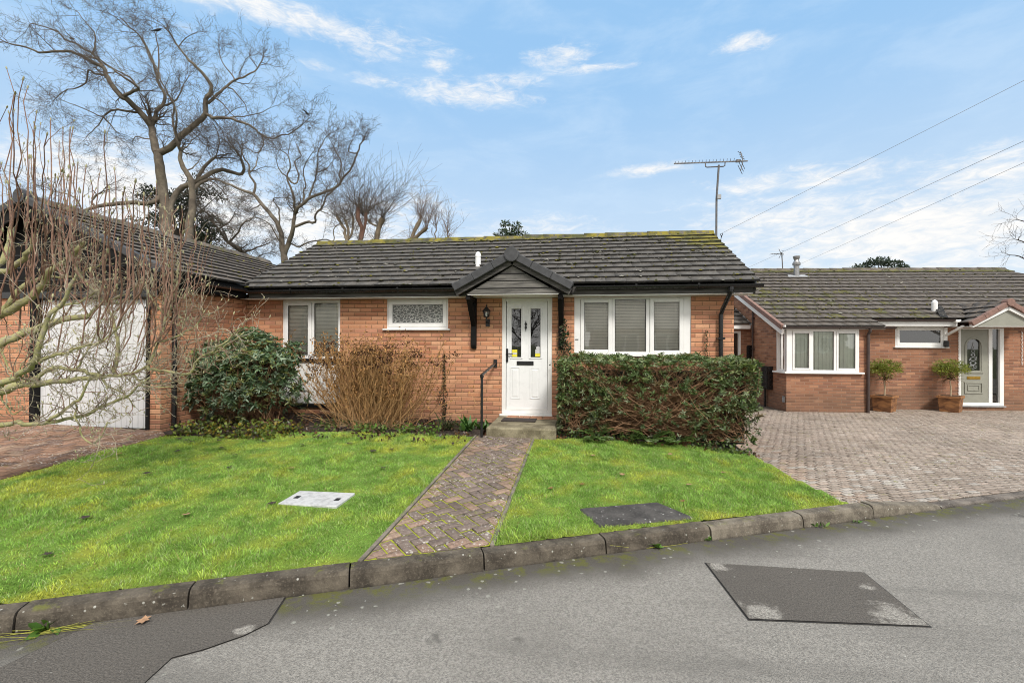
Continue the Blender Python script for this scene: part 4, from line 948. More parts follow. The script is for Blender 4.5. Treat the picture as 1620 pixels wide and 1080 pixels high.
def c_nei(x, y):
    k = mnoise.noise(Vector((x * .7, y * .7, 9))); k2 = mnoise.noise(Vector((x * 2.5, y * 2.5, 19)))
    r = RNG.random()
    a = np.array([.325, .272, .228]) if r > .30 else (np.array([.295, .242, .200]) if r > .10 else np.array([.37, .302, .252]))
    ped = np.clip(1 - (x - 2.3) / 1.1, 0, 1) * (k2 > -.1)
    a = a * (1 - .5 * ped) + np.array([.40, .25, .16]) * .5 * ped
    if k2 > .05 and RNG.random() < np.clip(.5 * (1.0 - (y + 3) / 3.5), 0, .4): a = np.array([.40, .365, .325])
    return tuple(a * RNG.uniform(.88, 1.08) * (1 + .2 * k))
nz = lambda x, y: float(drive_z(x, y))
NC = [(2.47, kerb_y(2.47) + .01), (16.0, kerb_y(16.0) + .01), (16.0, 7.2), (4.2, 7.2), (2.53, 3.2)]
paving('neighbour_driveway', NC, math.radians(21), nz, c_nei, M['jdark'], 'pale brown block paved driveway in front of the neighbouring bungalow', gap=.011, bond='run', bw=.076)
MB().box(2.4, 3.0, -.4, 6.2, 24, -.16).build('side_passage', M['jdark'])
tagit(bpy.data.objects['side_passage'], 'paved gap between the two bungalows', kind='structure')

# ---- covers in the lawn
def manhole_mat():
    m, t, b = new_mat('galvanised_cover'); oc = obj_co(t)
    w = t.n('ShaderNodeTexWave', {'Vector': oc, 'Scale': 14.0, 'Distortion': 0.0}, bands_direction='DIAGONAL')
    n = t.noise(oc, 16, 5, .7)
    c = t.mix(t.ss(n.outputs[0], .4, .7), (.56, .565, .57), (.38, .385, .39))
    t.put(b.inputs['Base Color'], c); b.inputs['Roughness'].default_value = .5; b.inputs['Metallic'].default_value = .15
    bump(t, b, w.outputs[0], .5, .003)
    return m
mh = thing('manhole_cover', 'pale galvanised steel inspection cover set in the left lawn', 'manhole cover', (-2.43, -3.84, .055), local=True)
mm = manhole_mat()
sl = .04
pl = lambda x, y, z: (x, y, z + sl * y)
mb = MB(); mb.hexa([pl(-.295, -.165, -.05), pl(.275, -.155, -.05), pl(.285, .18, -.05), pl(-.29, .165, -.05), pl(-.295, -.165, .012), pl(.275, -.155, .012), pl(.285, .18, .012), pl(-.29, .165, .012)])
mb.build('cover_plate', mm, mh, bevel=.004)
for x in (-.21, .20):
    mb = MB(); mb.hexa([pl(x - .025, -.03, .0125), pl(x + .025, -.03, .0125), pl(x + .025, .03, .0125), pl(x - .025, .03, .0125), pl(x - .02, -.025, .016), pl(x + .02, -.025, .016), pl(x + .02, .025, .016), pl(x - .02, .025, .016)])
    mb.build('lifting_recess', M['bmetal'], mh)
mb = MB(); q = [(.02, -3.62), (.19, -3.965), (1.03, -3.64), (.76, -3.33)]
mb.hexa([(x, y, lz(x, y) - .08) for x, y in q] + [(x, y, lz(x, y) + .012) for x, y in q])
tagit(mb.build('concrete_cover', M['conc'], bevel=.012), 'dark concrete slab with white lichen spots set behind the kerb', 'slab')
# ================================================================== BUILDING HELPERS
def wall_front(mb, x0, x1, z0, z1, y, holes, depth=.11, m=0):
    """facade facing -y with openings (hx0,hx1,hz0,hz1) and brick reveals"""
    xs = sorted({x0, x1, *[h[0] for h in holes], *[h[1] for h in holes]})
    zs = sorted({z0, z1, *[h[2] for h in holes], *[h[3] for h in holes]})
    inh = lambda x, z: any(h[0] < x < h[1] and h[2] < z < h[3] for h in holes)
    for i in range(len(xs) - 1):
        for k in range(len(zs) - 1):
            if inh((xs[i] + xs[i + 1]) / 2, (zs[k] + zs[k + 1]) / 2): continue
            mb.face([(xs[i], y, zs[k]), (xs[i + 1], y, zs[k]), (xs[i + 1], y, zs[k + 1]), (xs[i], y, zs[k + 1])], m)
    for a, b, c, d in holes:
        for p, q in (((a, c), (a, d)), ((a, d), (b, d)), ((b, d), (b, c)), ((b, c), (a, c))):
            mb.face([(p[0], y, p[1]), (q[0], y, q[1]), (q[0], y + depth, q[1]), (p[0], y + depth, p[1])], m)

def frame_bars(mb, x0, x1, z0, z1, y0, y1, t, m=0):
    t = t if isinstance(t, (tuple, list)) else (t,) * 4    # left, right, bottom, top
    mb.box(x0, y0, z0, x0 + t[0], y1, z1, m); mb.box(x1 - t[1], y0, z0, x1, y1, z1, m)
    mb.box(x0 + t[0], y0, z0, x1 - t[1], y1, z0 + t[2], m); mb.box(x0 + t[0], y0, z1 - t[3], x1 - t[1], y1, z1, m)

def pane(parent, x0, x1, z0, z1, y, mat, name='pane'):
    return MB().face([(x0, y, z0), (x1, y, z0), (x1, y, z1), (x0, y, z1)]).build(name, mat, parent)

def slat_blind(parent, x0, x1, z0, z1, y, mat, pitch=.0255, tilt=1.12):
    mb = MB(); z = z1
    while z > z0:
        c = .0125
        dy, dz = math.cos(tilt) * c, math.sin(tilt) * c
        sag = RNG.normal() * .0006
        mb.face([(x0, y - dy, z - dz + sag), (x1, y - dy, z - dz - sag), (x1, y, z + .0015), (x0, y, z + .0015)])
        mb.face([(x0, y, z + .0015), (x1, y, z + .0015), (x1, y + dy, z + dz), (x0, y + dy, z + dz)])
        z -= pitch
    for f in (.18, .82):
        x = x0 + (x1 - x0) * f; mb.box(x - .002, y - .016, z0, x + .002, y - .0145, z1)
    mb.box(x0, y - .014, z1 + .004, x1, y + .014, z1 + .03)
    return mb.build('blind', mat, parent)

def fold_blind(parent, x0, x1, z0, z1, y, mat):            # vertical louvres
    mb = MB(); n = max(3, int((x1 - x0) / .09)); w = (x1 - x0) / n
    for i in range(n):
        a = x0 + i * w; mb.face([(a, y, z0), (a + w * 1.05, y + .012, z0), (a + w * 1.05, y + .012, z1), (a, y, z1)])
    return mb.build('blind', mat, parent)

def tile_slope(parent, o, eu, es, W, S, nc, tw, mat, mossf, name='roof_tiles', umin=None, umax=None, lift=.042, th=.034, jitter=.55):
    """courses of lapped tiles: o eave corner, eu along the eave, es up the slope"""
    o = np.array(o, float); eu = unit(np.array(eu, float)); es = unit(np.array(es, float)); en = np.cross(eu, es); en /= np.linalg.norm(en)
    if en[2] < 0: en = -en
    g = S / nc; V = []; C = []; n = 0
    for c in range(nc):
        s0 = c * g - .0; s1 = min(s0 + g + .05, S)
        lo = 0 if umin is None else umin(s0); hi = W if umax is None else umax(s0)
        u = lo - (tw * .5 if c % 2 else 0) - (lo % tw)
        while u < hi:
            a, b = max(u + .002, lo), min(u + tw - .002, hi)
            u += tw
            if b - a < .02: continue
            jl = lift + RNG.normal() * .003 * jitter; js = RNG.normal() * .004 * jitter; tl = RNG.normal() * .0025 * jitter
            mo = mossf((a + b) / 2, s0)
            sh = RNG.uniform(.88, 1.10)
            for (uu, ss, nn) in ((a, s0 + js, jl - th - tl), (b, s0 + js, jl - th + tl), (b, s1, -.012), (a, s1, -.012), (a, s0 + js, jl - tl), (b, s0 + js, jl + tl), (b, s1, .008), (a, s1, .008)):
                V.append(o + eu * uu + es * ss + en * nn)
                C.append((sh, mo, 0))
            for q in (-8, -7, -2 - 1, -4): V.append(V[n * 12 + 8 + q]); C.append((.16 * sh, mo * .4, 0))  # tile nose painted dark: lip shade and algae in one colour
            n += 1
    i = np.arange(n)[:, None] * 12
    F = np.concatenate([i + np.array([f]) for f in ((4, 5, 6, 7), (8, 9, 10, 11), (1, 2, 6, 5), (3, 0, 4, 7))])
    return np_mesh(name, V, [F], mat, parent, col=np.array(C))

def moss_clumps(parent, o, eu, es, W, S, nc, n, mossf, umin=None):
    o = np.array(o, float); eu = unit(np.array(eu, float)); es = unit(np.array(es, float)); en = np.cross(eu, es); en /= np.linalg.norm(en)
    if en[2] < 0: en = -en
    P, R, C = [], [], []
    g = S / nc
    while len(P) < n:
        u = RNG.uniform(0, W); c = RNG.integers(0, nc); s = c * g + (RNG.uniform(-.01, .03) if RNG.random() < .6 else RNG.uniform(0, g))
        if umin is not None and u < umin(s): continue
        if RNG.random() > .25 + mossf(u, s): continue
        P.append(o + eu * u + es * s + en * .028); R.append(RNG.uniform(.014, .045))
        k = RNG.random()
        C.append(np.array((.05, .052, .014)) if k < .45 else (np.array((.15, .135, .016)) if k < .8 else np.array((.28, .27, .23))))
    V, F, C2 = blobs_np(np.array(P), np.array(R), np.array(C) * RNG.uniform(.6, 1.3, (len(P), 1)), .55)
    ob = np_mesh('moss', V, [F], M['petal'], parent, col=C2)
    ob['kind'] = 'stuff'; return ob

def ridge_run(parent, a, b, mat, seg=.45, w=.13, h=.075, moss=.7):
    """angular ridge tiles from a to b"""
    a = Vector(a); b = Vector(b); d = (b - a); L = d.length; d.normalize(); s = Vector((d.y, -d.x, 0)).normalized()
    V, F, C = [], [], []; n = max(1, round(L / seg)); 
    for i in range(n):
        p = a + d * (L * i / n + .003); q = a + d * (L * (i + 1) / n + .012); j = RNG.normal() * .006; sh = RNG.uniform(.8, 1.2)
        for e, l in ((p, .012), (q, 0)):
            for off, z in ((-w, -.065), (-.04, h - .02), (0, h), (.04, h - .02), (w, -.065)):
                V.append(e + s * off + Vector((0, 0, z * (1 - .0) + j + l))); C.append((sh, moss, 0))
        k = len(V) - 10
        for m_ in range(4): F.append((k + m_, k + m_ + 1, k + 6 + m_, k + 5 + m_))
    Fa = np.array(F)
    ends = [np.array([[k * 10 + 4, k * 10 + 3, k * 10 + 2, k * 10 + 1, k * 10] for k in range(n)]), np.array([[k * 10 + 5, k * 10 + 6, k * 10 + 7, k * 10 + 8, k * 10 + 9] for k in range(n)])]
    return np_mesh('ridge_tiles', [tuple(v) for v in V], [Fa] + ends, mat, parent, col=np.array(C))

def gutter(parent, a, b, r, mat, brackets=.9, name='gutter'):
    """half round gutter with brackets and stop ends"""
    a = Vector(a); b = Vector(b); d = (b - a); L = d.length; d.normalize(); s = Vector((-d.y, d.x, 0))
    mb = MB(); prof = []
    for k in range(9):
        t = PI + PI * k / 8; prof.append((math.cos(t) * r, math.sin(t) * r))
    prof = prof + [(p[0] * .9, p[1] * .9 + .001) for p in prof[::-1]]
    i0 = len(mb.v)
    for e in (a, b):
        for x, z in prof: mb.v.append(tuple(e + s * x + Vector((0, 0, z))))
    k = len(prof)
    for j in range(k): mb.f.append((j, (j + 1) % k, k + (j + 1) % k, k + j)); mb.m.append(0)
    for e in (a, b):
        mb.face([tuple(e + s * x * 1.03 + Vector((0, 0, z * 1.03))) for x, z in prof[:9]])
    n = int(L / brackets)
    for j in range(1, n):
        c = a + d * (L * j / n)
        mb.bar(c + s * (-r * 1.08) + Vector((0, 0, .006)), c + s * (-r * .8) + Vector((0, 0, .006)), .03, .02)
        mb.tube([c + s * math.cos(PI + PI * q / 6) * r * 1.06 + Vector((0, 0, math.sin(PI + PI * q / 6) * r * 1.06)) for q in range(7)], .008, 4)
    return mb.build(name, mat, parent)

# ================================================================== THE BUNGALOW
ZT = 2.333; YE, ZE = -.33, 2.515; YR, ZR = 2.25, 3.885; XL, XR = -6.15, 2.79
H1 = thing('bungalow', 'brick bungalow with white front door under a small gabled porch canopy, behind the hedge', 'house', (-1.7, 1.5, .1))
LW = (-5.4817, -4.3252, .345, ZT); SW = (-3.4269, -2.2769, 1.775, ZT); RW = (-.0589, 1.8519, 1.345, ZT); DR = (-1.3104, -.4327, .262, ZT)
mb = MB()
wall_front(mb, -6.22, 2.516, -.3, 2.45, 0, [LW, SW, RW, DR])
mb.face([(2.516, 0, -.4), (2.516, 4.5, -.4), (2.516, 4.5, 2.45), (2.516, 0, 2.45)])
mb.face([(2.516, -.0, 2.45), (2.516, 4.5, 2.45), (2.516, YR, ZR - .12)])
mb.face([(-6.22, 4.5, -.3), (2.516, 4.5, -.3), (2.516, 4.5, 2.45), (-6.22, 4.5, 2.45)])
mb.face([(-6.218, 4.5, -.3), (-6.218, 0, -.3), (-6.218, 0, 2.45), (-6.218, YR, ZR - .12), (-6.218, 4.5, 2.45)])
mb.build('wall', M['brick'], H1)
# dark rooms behind the glass
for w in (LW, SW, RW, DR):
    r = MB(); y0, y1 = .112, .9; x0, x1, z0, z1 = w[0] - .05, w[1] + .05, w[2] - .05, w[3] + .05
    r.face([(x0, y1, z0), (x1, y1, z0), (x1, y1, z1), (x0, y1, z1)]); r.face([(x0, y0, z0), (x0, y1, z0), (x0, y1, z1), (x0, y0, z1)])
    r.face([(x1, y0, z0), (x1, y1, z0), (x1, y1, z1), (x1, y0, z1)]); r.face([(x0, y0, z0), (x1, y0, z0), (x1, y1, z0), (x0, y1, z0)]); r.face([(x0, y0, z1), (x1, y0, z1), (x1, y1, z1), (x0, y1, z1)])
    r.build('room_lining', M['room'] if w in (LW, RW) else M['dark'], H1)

# left window with white panel below
def zx(w, a, b, x): return w[0] + (w[1] - w[0]) * (x - a) / (b - a)
def window_light(par, x0, x1, z0, z1, sash, y=.0, t=.055, gl='glass', blind=None):
    """one light: opening sash (own mesh) or fixed bead, pane and blind"""
    if sash:
        mb = MB(); frame_bars(mb, x0, x1, z0, z1, y - .004, y + .05, t); s = mb.build('sash', M['white'], par, bevel=.007)
        x0, x1, z0, z1 = x0 + t, x1 - t, z0 + t, z1 - t; yy = y + .02
    else: s = par; yy = y + .035
    mb = MB(); frame_bars(mb, x0 - .004, x1 + .004, z0 - .004, z1 + .004, yy - .006, yy + .004, .010); mb.build('gasket', M['black'], par)
    pane(par, x0, x1, z0, z1, yy, M[gl])
    if blind == 'slat': slat_blind(par, x0 - .02, x1 + .02, z0 - .02, z1 + .0, y + .058, M['blind'])
    if blind == 'fold': fold_blind(par, x0 - .03, x1 + .03, z0 - .03, z1 + .03, y + .062, M['vblind'])

f = lambda x: zx(LW, 455, 1068, x); fz = lambda z: ZT - (z - 232) / (872 - 232) * (ZT - 1.211)
mb = MB(); frame_bars(mb, LW[0], LW[1], 1.235, ZT, .02, .09, (.05, .05, .045, .05))
mb.box(f(760), .02, 1.28, f(785), .09, ZT - .05)
W = mb.build('window', M['white'], H1, bevel=.005)
W['label'] = 'white two light window with slat blinds above a white panel'
window_light(W, f(474), f(758), fz(856), fz(255), True, .012, f(508) - f(474), blind='slat')
window_light(W, f(787), f(1046), fz(842), fz(270), False, .012, blind='slat')
MB().box(LW[0] - .01, -.02, 1.205, LW[1] + .01, .09, 1.232).build('sill', M['bmetal'], W)
mb = MB(); xm = (LW[0] + LW[1]) / 2 + .04
mb.box(LW[0], .03, .41, xm - .004, .08, 1.203); mb.box(xm + .004, .03, .41, LW[1], .08, 1.203)
mb.build('panel', M['white'], W, bevel=.004)
MB().box(LW[0] - .02, -.035, .345, LW[1] + .02, .10, .405).build('lower_sill', M['blackwood'], W)

# small patterned window
f = lambda x: zx(SW, 755, 1048, x); fz = lambda z: ZT - (z - 343) / (490 - 343) * (ZT - 1.772)
mb = MB(); frame_bars(mb, SW[0], SW[1], SW[2] + .02, ZT, .02, .09, .04)
W = mb.build('window', M['white'], H1, bevel=.005); W['label'] = 'small white window with patterned obscure glass'
window_light(W, SW[0] + .03, SW[1] - .03, SW[2] + .05, ZT - .03, True, .012, .075, gl='pglass')
MB().box(SW[0] - .06, -.05, SW[2] - .008, SW[1] + .04, .09, SW[2] + .02).build('sill', M['white'], W, bevel=.006)
fl = MB(); pane(W, SW[0] + .1, SW[1] - .1, SW[2] + .1, ZT - .1, .3, plain('net_curtain', (.30, .30, .29), .9, .2, 6), 'curtain')

# three light window behind the hedge
f = lambda x: zx(RW, 195, 1447, x); fz = lambda z: ZT - (z - 182) / (822 - 182) * (ZT - 1.352)
mb = MB(); frame_bars(mb, RW[0], RW[1], RW[2] + .012, ZT, .02, .09, (f(262) - RW[0], RW[1] - f(1372), .05, .04))
mb.box(f(612), .02, RW[2] + .05, f(641), .09, ZT - .04); mb.box(f(976), .02, RW[2] + .05, f(1014), .09, ZT - .04)
W = mb.build('window', M['white'], H1, bevel=.005); W['label'] = 'wide white three light window with slat blinds above the hedge'
window_light(W, f(264), f(611), fz(806), fz(203), True, .012, f(306) - f(264), blind='slat')
window_light(W, f(643), f(974), fz(795), fz(210), False, .012, blind='slat')
window_light(W, f(1016), f(1371), fz(812), fz(200), True, .012, f(1060) - f(1016), blind='slat')
MB().box(RW[0] - .03, -.045, RW[2] - .016, RW[1] + .03, .09, RW[2] + .010).build('sill', M['white'], W, bevel=.006)
MB().box(f(205), .012, fz(655), f(243), .0195, fz(648)).build('vent', M['bmetal'], W)

# front door
dx = lambda x: -1.3104 + (x - 312) * .003373
dz = lambda z: ZT - (z - 300) * .003311
mb = MB(); frame_bars(mb, DR[0], DR[1], .318, ZT, .015, .10, (dx(333) - DR[0], DR[1] - dx(549), dz(890) - .318, .062))
DF = mb.build('door_frame', M['white'], H1, bevel=.006)
MB().box(DR[0] - .03, -.05, .283, DR[1] + .01, .10, .316).build('threshold', M['white'], DF, bevel=.005)
x0, x1, z0, z1 = dx(336), dx(547), dz(889), dz(319)
hl = (dx(362), dx(412), dz(612), dz(357)); hr = (dx(461), dx(512), dz(612), dz(357))
mb = MB(); wall_front(mb, x0, x1, z0, z1, .035, [hl, hr], .045)
mb.face([(x0, .035, z0), (x0, .08, z0), (x0, .08, z1), (x0, .035, z1)]); mb.face([(x1, .035, z0), (x1, .08, z0), (x1, .08, z1), (x1, .035, z1)])
for h in (hl, hr):
    frame_bars(mb, h[0] - .028, h[1] + .028, h[2] - .028, h[3] + .028, .026, .0349, .028)
for a, b in ((355, 407), (458, 510)):                       # raised lower panels
    frame_bars(mb, dx(a), dx(b), dz(830), dz(665), .027, .0349, .016)
    mb.hexa([(dx(a) + .03, .0349, dz(830) + .03), (dx(b) - .03, .0349, dz(830) + .03), (dx(b) - .03, .0349, dz(665) - .03), (dx(a) + .03, .0349, dz(665) - .03),
             (dx(a) + .045, .028, dz(830) + .045), (dx(b) - .045, .028, dz(830) + .045), (dx(b) - .045, .028, dz(665) - .045), (dx(a) + .045, .028, dz(665) - .045)])
D = mb.build('door', M['wdoor'], H1, bevel=.004)
for h in (hl, hr): pane(D, h[0], h[1], h[2], h[3], .055, M['glass'])
mb = MB(); mb.box(x0, .028, z0, x1, .0349, z0 + .035); mb.build('weather_bar', M['white'], D)
MB().box(dx(365), .0515, dz(610), dx(391), .0535, dz(572)).build('sticker', M['yellow'], D)
MB().box(dx(367), .0495, dz(597), dx(389), .051, dz(588)).build('sticker', M['paper'], D)
MB().box(dx(485), .0515, dz(608), dx(510), .0535, dz(592)).build('sticker', M['yellow'], D)
MB().box(dx(485), .0515, dz(591), dx(508), .0535, dz(570)).build('sticker', M['paper'], D)
mb = MB(); mb.tube([(dx(499), .050, dz(563)), (dx(499), .0515, dz(563))], .034, 14); mb.build('sticker', M['paper'], D)
mb = MB(); mb.box(dx(334), .012, dz(637), dx(345), .034, dz(567)); mb.bar((dx(339), .0, dz(593)), (dx(370), -.012, dz(594)), .018, .016); mb.bar((dx(339), .012, dz(593)), (dx(339), -.008, dz(593)), .02, .02)
mb.build('handle', M['bmetal'], D, bevel=.003)
mb = MB(); mb.box(dx(390), .022, dz(653), dx(477), .0349, dz(632)); mb.box(dx(395), .016, dz(649), dx(472), .0215, dz(636)); mb.build('letter_slot', M['bmetal'], D, bevel=.003)
mb = MB()
for (r0, zz) in ((.006, 420), (.010, 430), (.022, 438), (.014, 446), (.020, 455), (.010, 466), (.006, 476)): pass
mb.prism([(dx(433), dz(446)), (dx(429), dz(438)), (dx(434), dz(430)), (dx(436), dz(418)), (dx(438), dz(430)), (dx(443), dz(438)), (dx(439), dz(446)), (dx(442), dz(456)), (dx(438), dz(466)), (dx(436), dz(476)), (dx(434), dz(466)), (dx(430), dz(456))], .018, .034)
mb.build('knocker', M['bmetal'], D, bevel=.002)

# roof
def mossA(u, s):
    k = max(0, (s - 2.35) / .55) * 1.1
    return min(1.2, k + max(0, (u - 7.3)) * .55 * max(0, s - .9) + .22 * random.random() * random.random() * 1.6)
es = (0, YR - YE, ZR - ZE); SL = math.hypot(YR - YE, ZR - ZE)
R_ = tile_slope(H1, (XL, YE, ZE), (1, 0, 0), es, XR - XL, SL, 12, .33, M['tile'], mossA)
moss_clumps(H1, (XL, YE, ZE), (1, 0, 0), es, XR - XL, SL, 12, 700, lambda u, s: .25 + mossA(u, s))
mb = MB(); n_ = Vector((0, -(ZR - ZE), YR - YE)).normalized() * .035
a, b, c, d = [Vector(p) - n_ for p in ((XL + .02, YE + .03, ZE), (XR - .02, YE + .03, ZE), (XR - .02, YR, ZR), (XL + .02, YR, ZR))]
mb.face([a, b, c, d])
mb.face([(XL, YR, ZR - .02), (XR, YR, ZR - .02), (XR, 4.83, ZE), (XL, 4.83, ZE)])
mb.build('roof_deck', M['tile'], H1)
ridge_run(H1, (XL + .02, YR, ZR - .01), (XR + .02, YR, ZR - .01), M['tile'])
# verges, fascia, soffit, gutter
mb = MB(); mb.bar((XR - .045, YE + .03, ZE - .035), (XR - .045, YR, ZR - .035), .02, .05); mb.build('verge_mortar', M['lead'], H1)
mb = MB(); mb.bar((XR - .06, YE + .02, ZE - .12), (XR - .06, YR, ZR - .12), .022, .15); mb.build('bargeboard', M['fascia'], H1)
mb = MB(); mb.box(XL + .2, -.29, 2.352, XR - .075, -.268, 2.49); mb.build('fascia', M['fascia'], H1)
mb = MB(); mb.box(XL, -.2675, 2.3345, XR - .075, .05, 2.346); mb.build('soffit', M['white'], H1)
gutter(H1, (XL + .1, -.36, 2.475), (-2.06, -.36, 2.475), .056, M['black'])
gutter(H1, (-.03, -.36, 2.475), (XR + .03, -.36, 2.475), .056, M['black'])
mb = MB(); mb.tube([(2.36, -.36, 2.43), (2.36, -.36, 2.37), (2.345, -.30, 2.30), (2.31, -.10, 2.10), (2.30, -.055, 2.02), (2.30, -.055, .0)], .034, 10)
for z in (1.62, .9): mb.box(2.245, -.10, z, 2.355, 0, z + .03)
mb.tube([(2.36, -.36, 2.44), (2.36, -.36, 2.385)], .042, 10)
mb.build('downpipe', M['black'], H1)

# porch canopy over the door
CF, CX, CA = -.60, -1.05, 2.965; EL, ER, EZ = -2.02, -.085, 2.44
cs = (CA - EZ) / (CX - EL)
pp = MB()
pp.prism([(EL + .20, 2.345), (ER - .20, 2.345), (CX, 2.80)], CF + .075, CF + .10); GB = pp.build('gable_board', M['board'], H1)
mb = MB()
for z in (2.44, 2.56, 2.67): 
    w = (2.80 - z) / (2.80 - 2.345) * .76
    mb.box(CX - w, CF + .068, z - .006, CX + w, CF + .0745, z + .004)
mb.build('board_joint', M['blackwood'], GB)
mb = MB(); mb.box(EL + .22, CF + .08, 2.3335, ER - .22, .0, 2.344); mb.build('canopy_soffit', M['white'], H1)
mb = MB()
for sgn, ex in ((-1, EL), (1, ER)):
    mb.bar((ex + sgn * -.03, CF + .045, EZ - .075), (CX, CF + .045, CA - .095 + .0), .05, .10, (0, 0, 1))
mb.build('bargeboard', M['fascia'], H1)
for sgn, ex in ((-1, EL), (1, ER)):                          # verge caps: three each side
    for i in range(3):
        a = Vector((ex, CF, EZ)).lerp(Vector((CX, CF, CA)), i / 3 + .005); b = Vector((ex, CF, EZ)).lerp(Vector((CX, CF, CA)), (i + 1) / 3 + .006)
        m_ = MB(); m_.bar(a, b, .10, .125 + .006 * (i % 2)); m_.build('verge_cap', M['cap'], H1, bevel=.010)
m_ = MB(); m_.tube([(CX, CF - .075, CA + .0), (CX, CF + .12, CA + .0)], [.118, .118], 12); m_.tube([(CX, CF - .078, CA), (CX, CF - .0755, CA)], [.10, .116], 12)
m_.build('ridge_end_cap', M['cap'], H1)
yb = (CA - ZE) / ((ZR - ZE) / (YR - YE)) + YE
for sgn, ex in ((-1, EL), (1, ER)):
    L_ = math.hypot(CX - ex, CA - EZ)
    o = (ex, CF + .04, EZ + .02) if sgn < 0 else (ex, CF + .04, EZ + .02)
    dpth = lambda s: min(1.0, (ZE + .0 + 0) * 0 + (EZ + (CA - EZ) * s / L_ - ZE) / ((ZR - ZE) / (YR - YE)) + YE - CF + .12)
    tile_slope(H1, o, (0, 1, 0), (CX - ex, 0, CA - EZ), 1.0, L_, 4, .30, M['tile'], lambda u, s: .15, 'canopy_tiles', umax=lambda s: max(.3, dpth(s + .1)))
ridge_run(H1, (CX, CF + .1, CA + .02), (CX, yb + .1, CA + .02), M['tile'], .4, .12, .06, .2)
for sgn, ex in ((-1, EL), (1, ER)):
    MB().box(min(ex, ex - sgn * .06), CF + .08, EZ - .10, max(ex, ex - sgn * .06), -.30, EZ + .0).build('canopy_side', M['blackwood'], H1)
for bx, nm in ((-1.80, 0), (-.28, 1)):                        # wall brackets
    mb = MB(); mb.box(bx - .045, -.075, 1.50, bx + .045, -.003, 2.33)
    mb.prism([(-.072, 1.83), (-.072, 1.98), (CF + .22, 2.331), (CF + .10, 2.331)], bx - .04, bx + .04, ax='x')
    mb.prism([(-.0725, 1.50), (-.003, 1.50), (-.003, 1.45), (-.045, 1.44)], bx - .044, bx + .044, ax='x')
    mb.box(bx - .038, CF + .10, 2.26, bx + .038, -.0755, 2.332)
    mb.build('bracket', M['blackwood'], H1, bevel=.006)
# flue on the roof
mb = MB(); mb.lathe((-1.86, .55, 2.86), [(.052, 0), (.052, .30), (.056, .305), (.056, .33), (.045, .375), (.02, .40), (.001, .405)], 16)
mb.build('flue', M['white'], H1, smooth=False)

# wall lantern beside the door
LN = thing('wall_lantern', 'black carriage lantern on the brick wall left of the white door', 'lantern', (-1.557, -.01, 1.84))
mb = MB(); x = -1.557
mb.lathe((x, -.135, 1.98), [(.014, 0), (.045, .012), (.052, .02)], 6); mb.lathe((x, -.135, 2.09), [(.075, 0), (.066, .015), (.030, .062), (.012, .075), (.016, .09), (.006, .105), (.001, .13)], 6)
for k in range(6):
    a = 2 * PI * k / 6; mb.bar((x + .048 * math.cos(a), -.135 + .048 * math.sin(a), 1.995), (x + .066 * math.cos(a), -.135 + .066 * math.sin(a), 2.095), .007, .007)
mb.build('lantern_cage', M['bmetal'], LN)
mb = MB(); mb.lathe((x, -.135, 1.997), [(.040, 0), (.058, .093)], 6); mb.build('lantern_glass', M['glass'], LN)
mb = MB(); mb.lathe((x, -.135, 2.0), [(.012, 0), (.022, .03), (.022, .05), (.008, .075)], 8); mb.build('bulb', M['vblind'], LN)
mb = MB(); mb.tube([(x, -.135, 1.99), (x, -.13, 1.93), (x, -.10, 1.885), (x, -.06, 1.89), (x, -.02, 1.91)], .011, 8)
mb.hexa([(x - .035, -.03, 1.835), (x + .035, -.03, 1.835), (x + .035, -.001, 1.835), (x - .035, -.001, 1.835), (x - .035, -.03, 1.965), (x + .035, -.03, 1.965), (x + .035, -.001, 1.965), (x - .035, -.001, 1.965)])
mb.build('wall_arm', M['bmetal'], LN)

# doorstep, mat, handrail
zs = .285
mb = MB(); mb.box(-1.36, -1.13, -.05, -.31, -.001, zs)
st_ = mb.build('doorstep', M['stone'], bevel=.025); tagit(st_, 'mossy stone front doorstep at the head of the brick path', 'doorstep')
mb = MB()
for i in range(5): mb.box(-1.19 + i * .205, -.30, zs - .02, -.99 + i * .205, -.006, zs + .012)
o = mb.build('step_bricks', M['brick'], None, bevel=.006); o.parent = st_
tagit(MB().box(-1.22, -.62, zs + .001, -.66, -.325, zs + .02).build('doormat', M['rubber'], bevel=.008), 'dark brown doormat on the front step', 'doormat')
HR = thing('handrail', 'black metal handrail on a post beside the front step', 'handrail', (-1.40, -1.2, .13))
mb = MB(); mb.tube([(-1.405, -1.21, .10), (-1.405, -1.21, 1.045)], .019, 12); mb.build('post', M['bmetal'], HR)
mb = MB(); mb.tube([(-1.405, -1.25, 1.065), (-1.405, -1.18, 1.075), (-1.42, -.06, 1.19), (-1.42, -.012, 1.19)], .021, 12); mb.build('rail', M['bmetal'], HR)
mb = MB(); mb.box(-1.45, -.014, 1.12, -1.39, -.001, 1.26); mb.build('fixing', M['bmetal'], HR); mb = MB(); mb.tube([(-1.405, -1.21, 1.03), (-1.405, -1.21, 1.06)], .028, 12); mb.build('collar', M['bmetal'], HR)

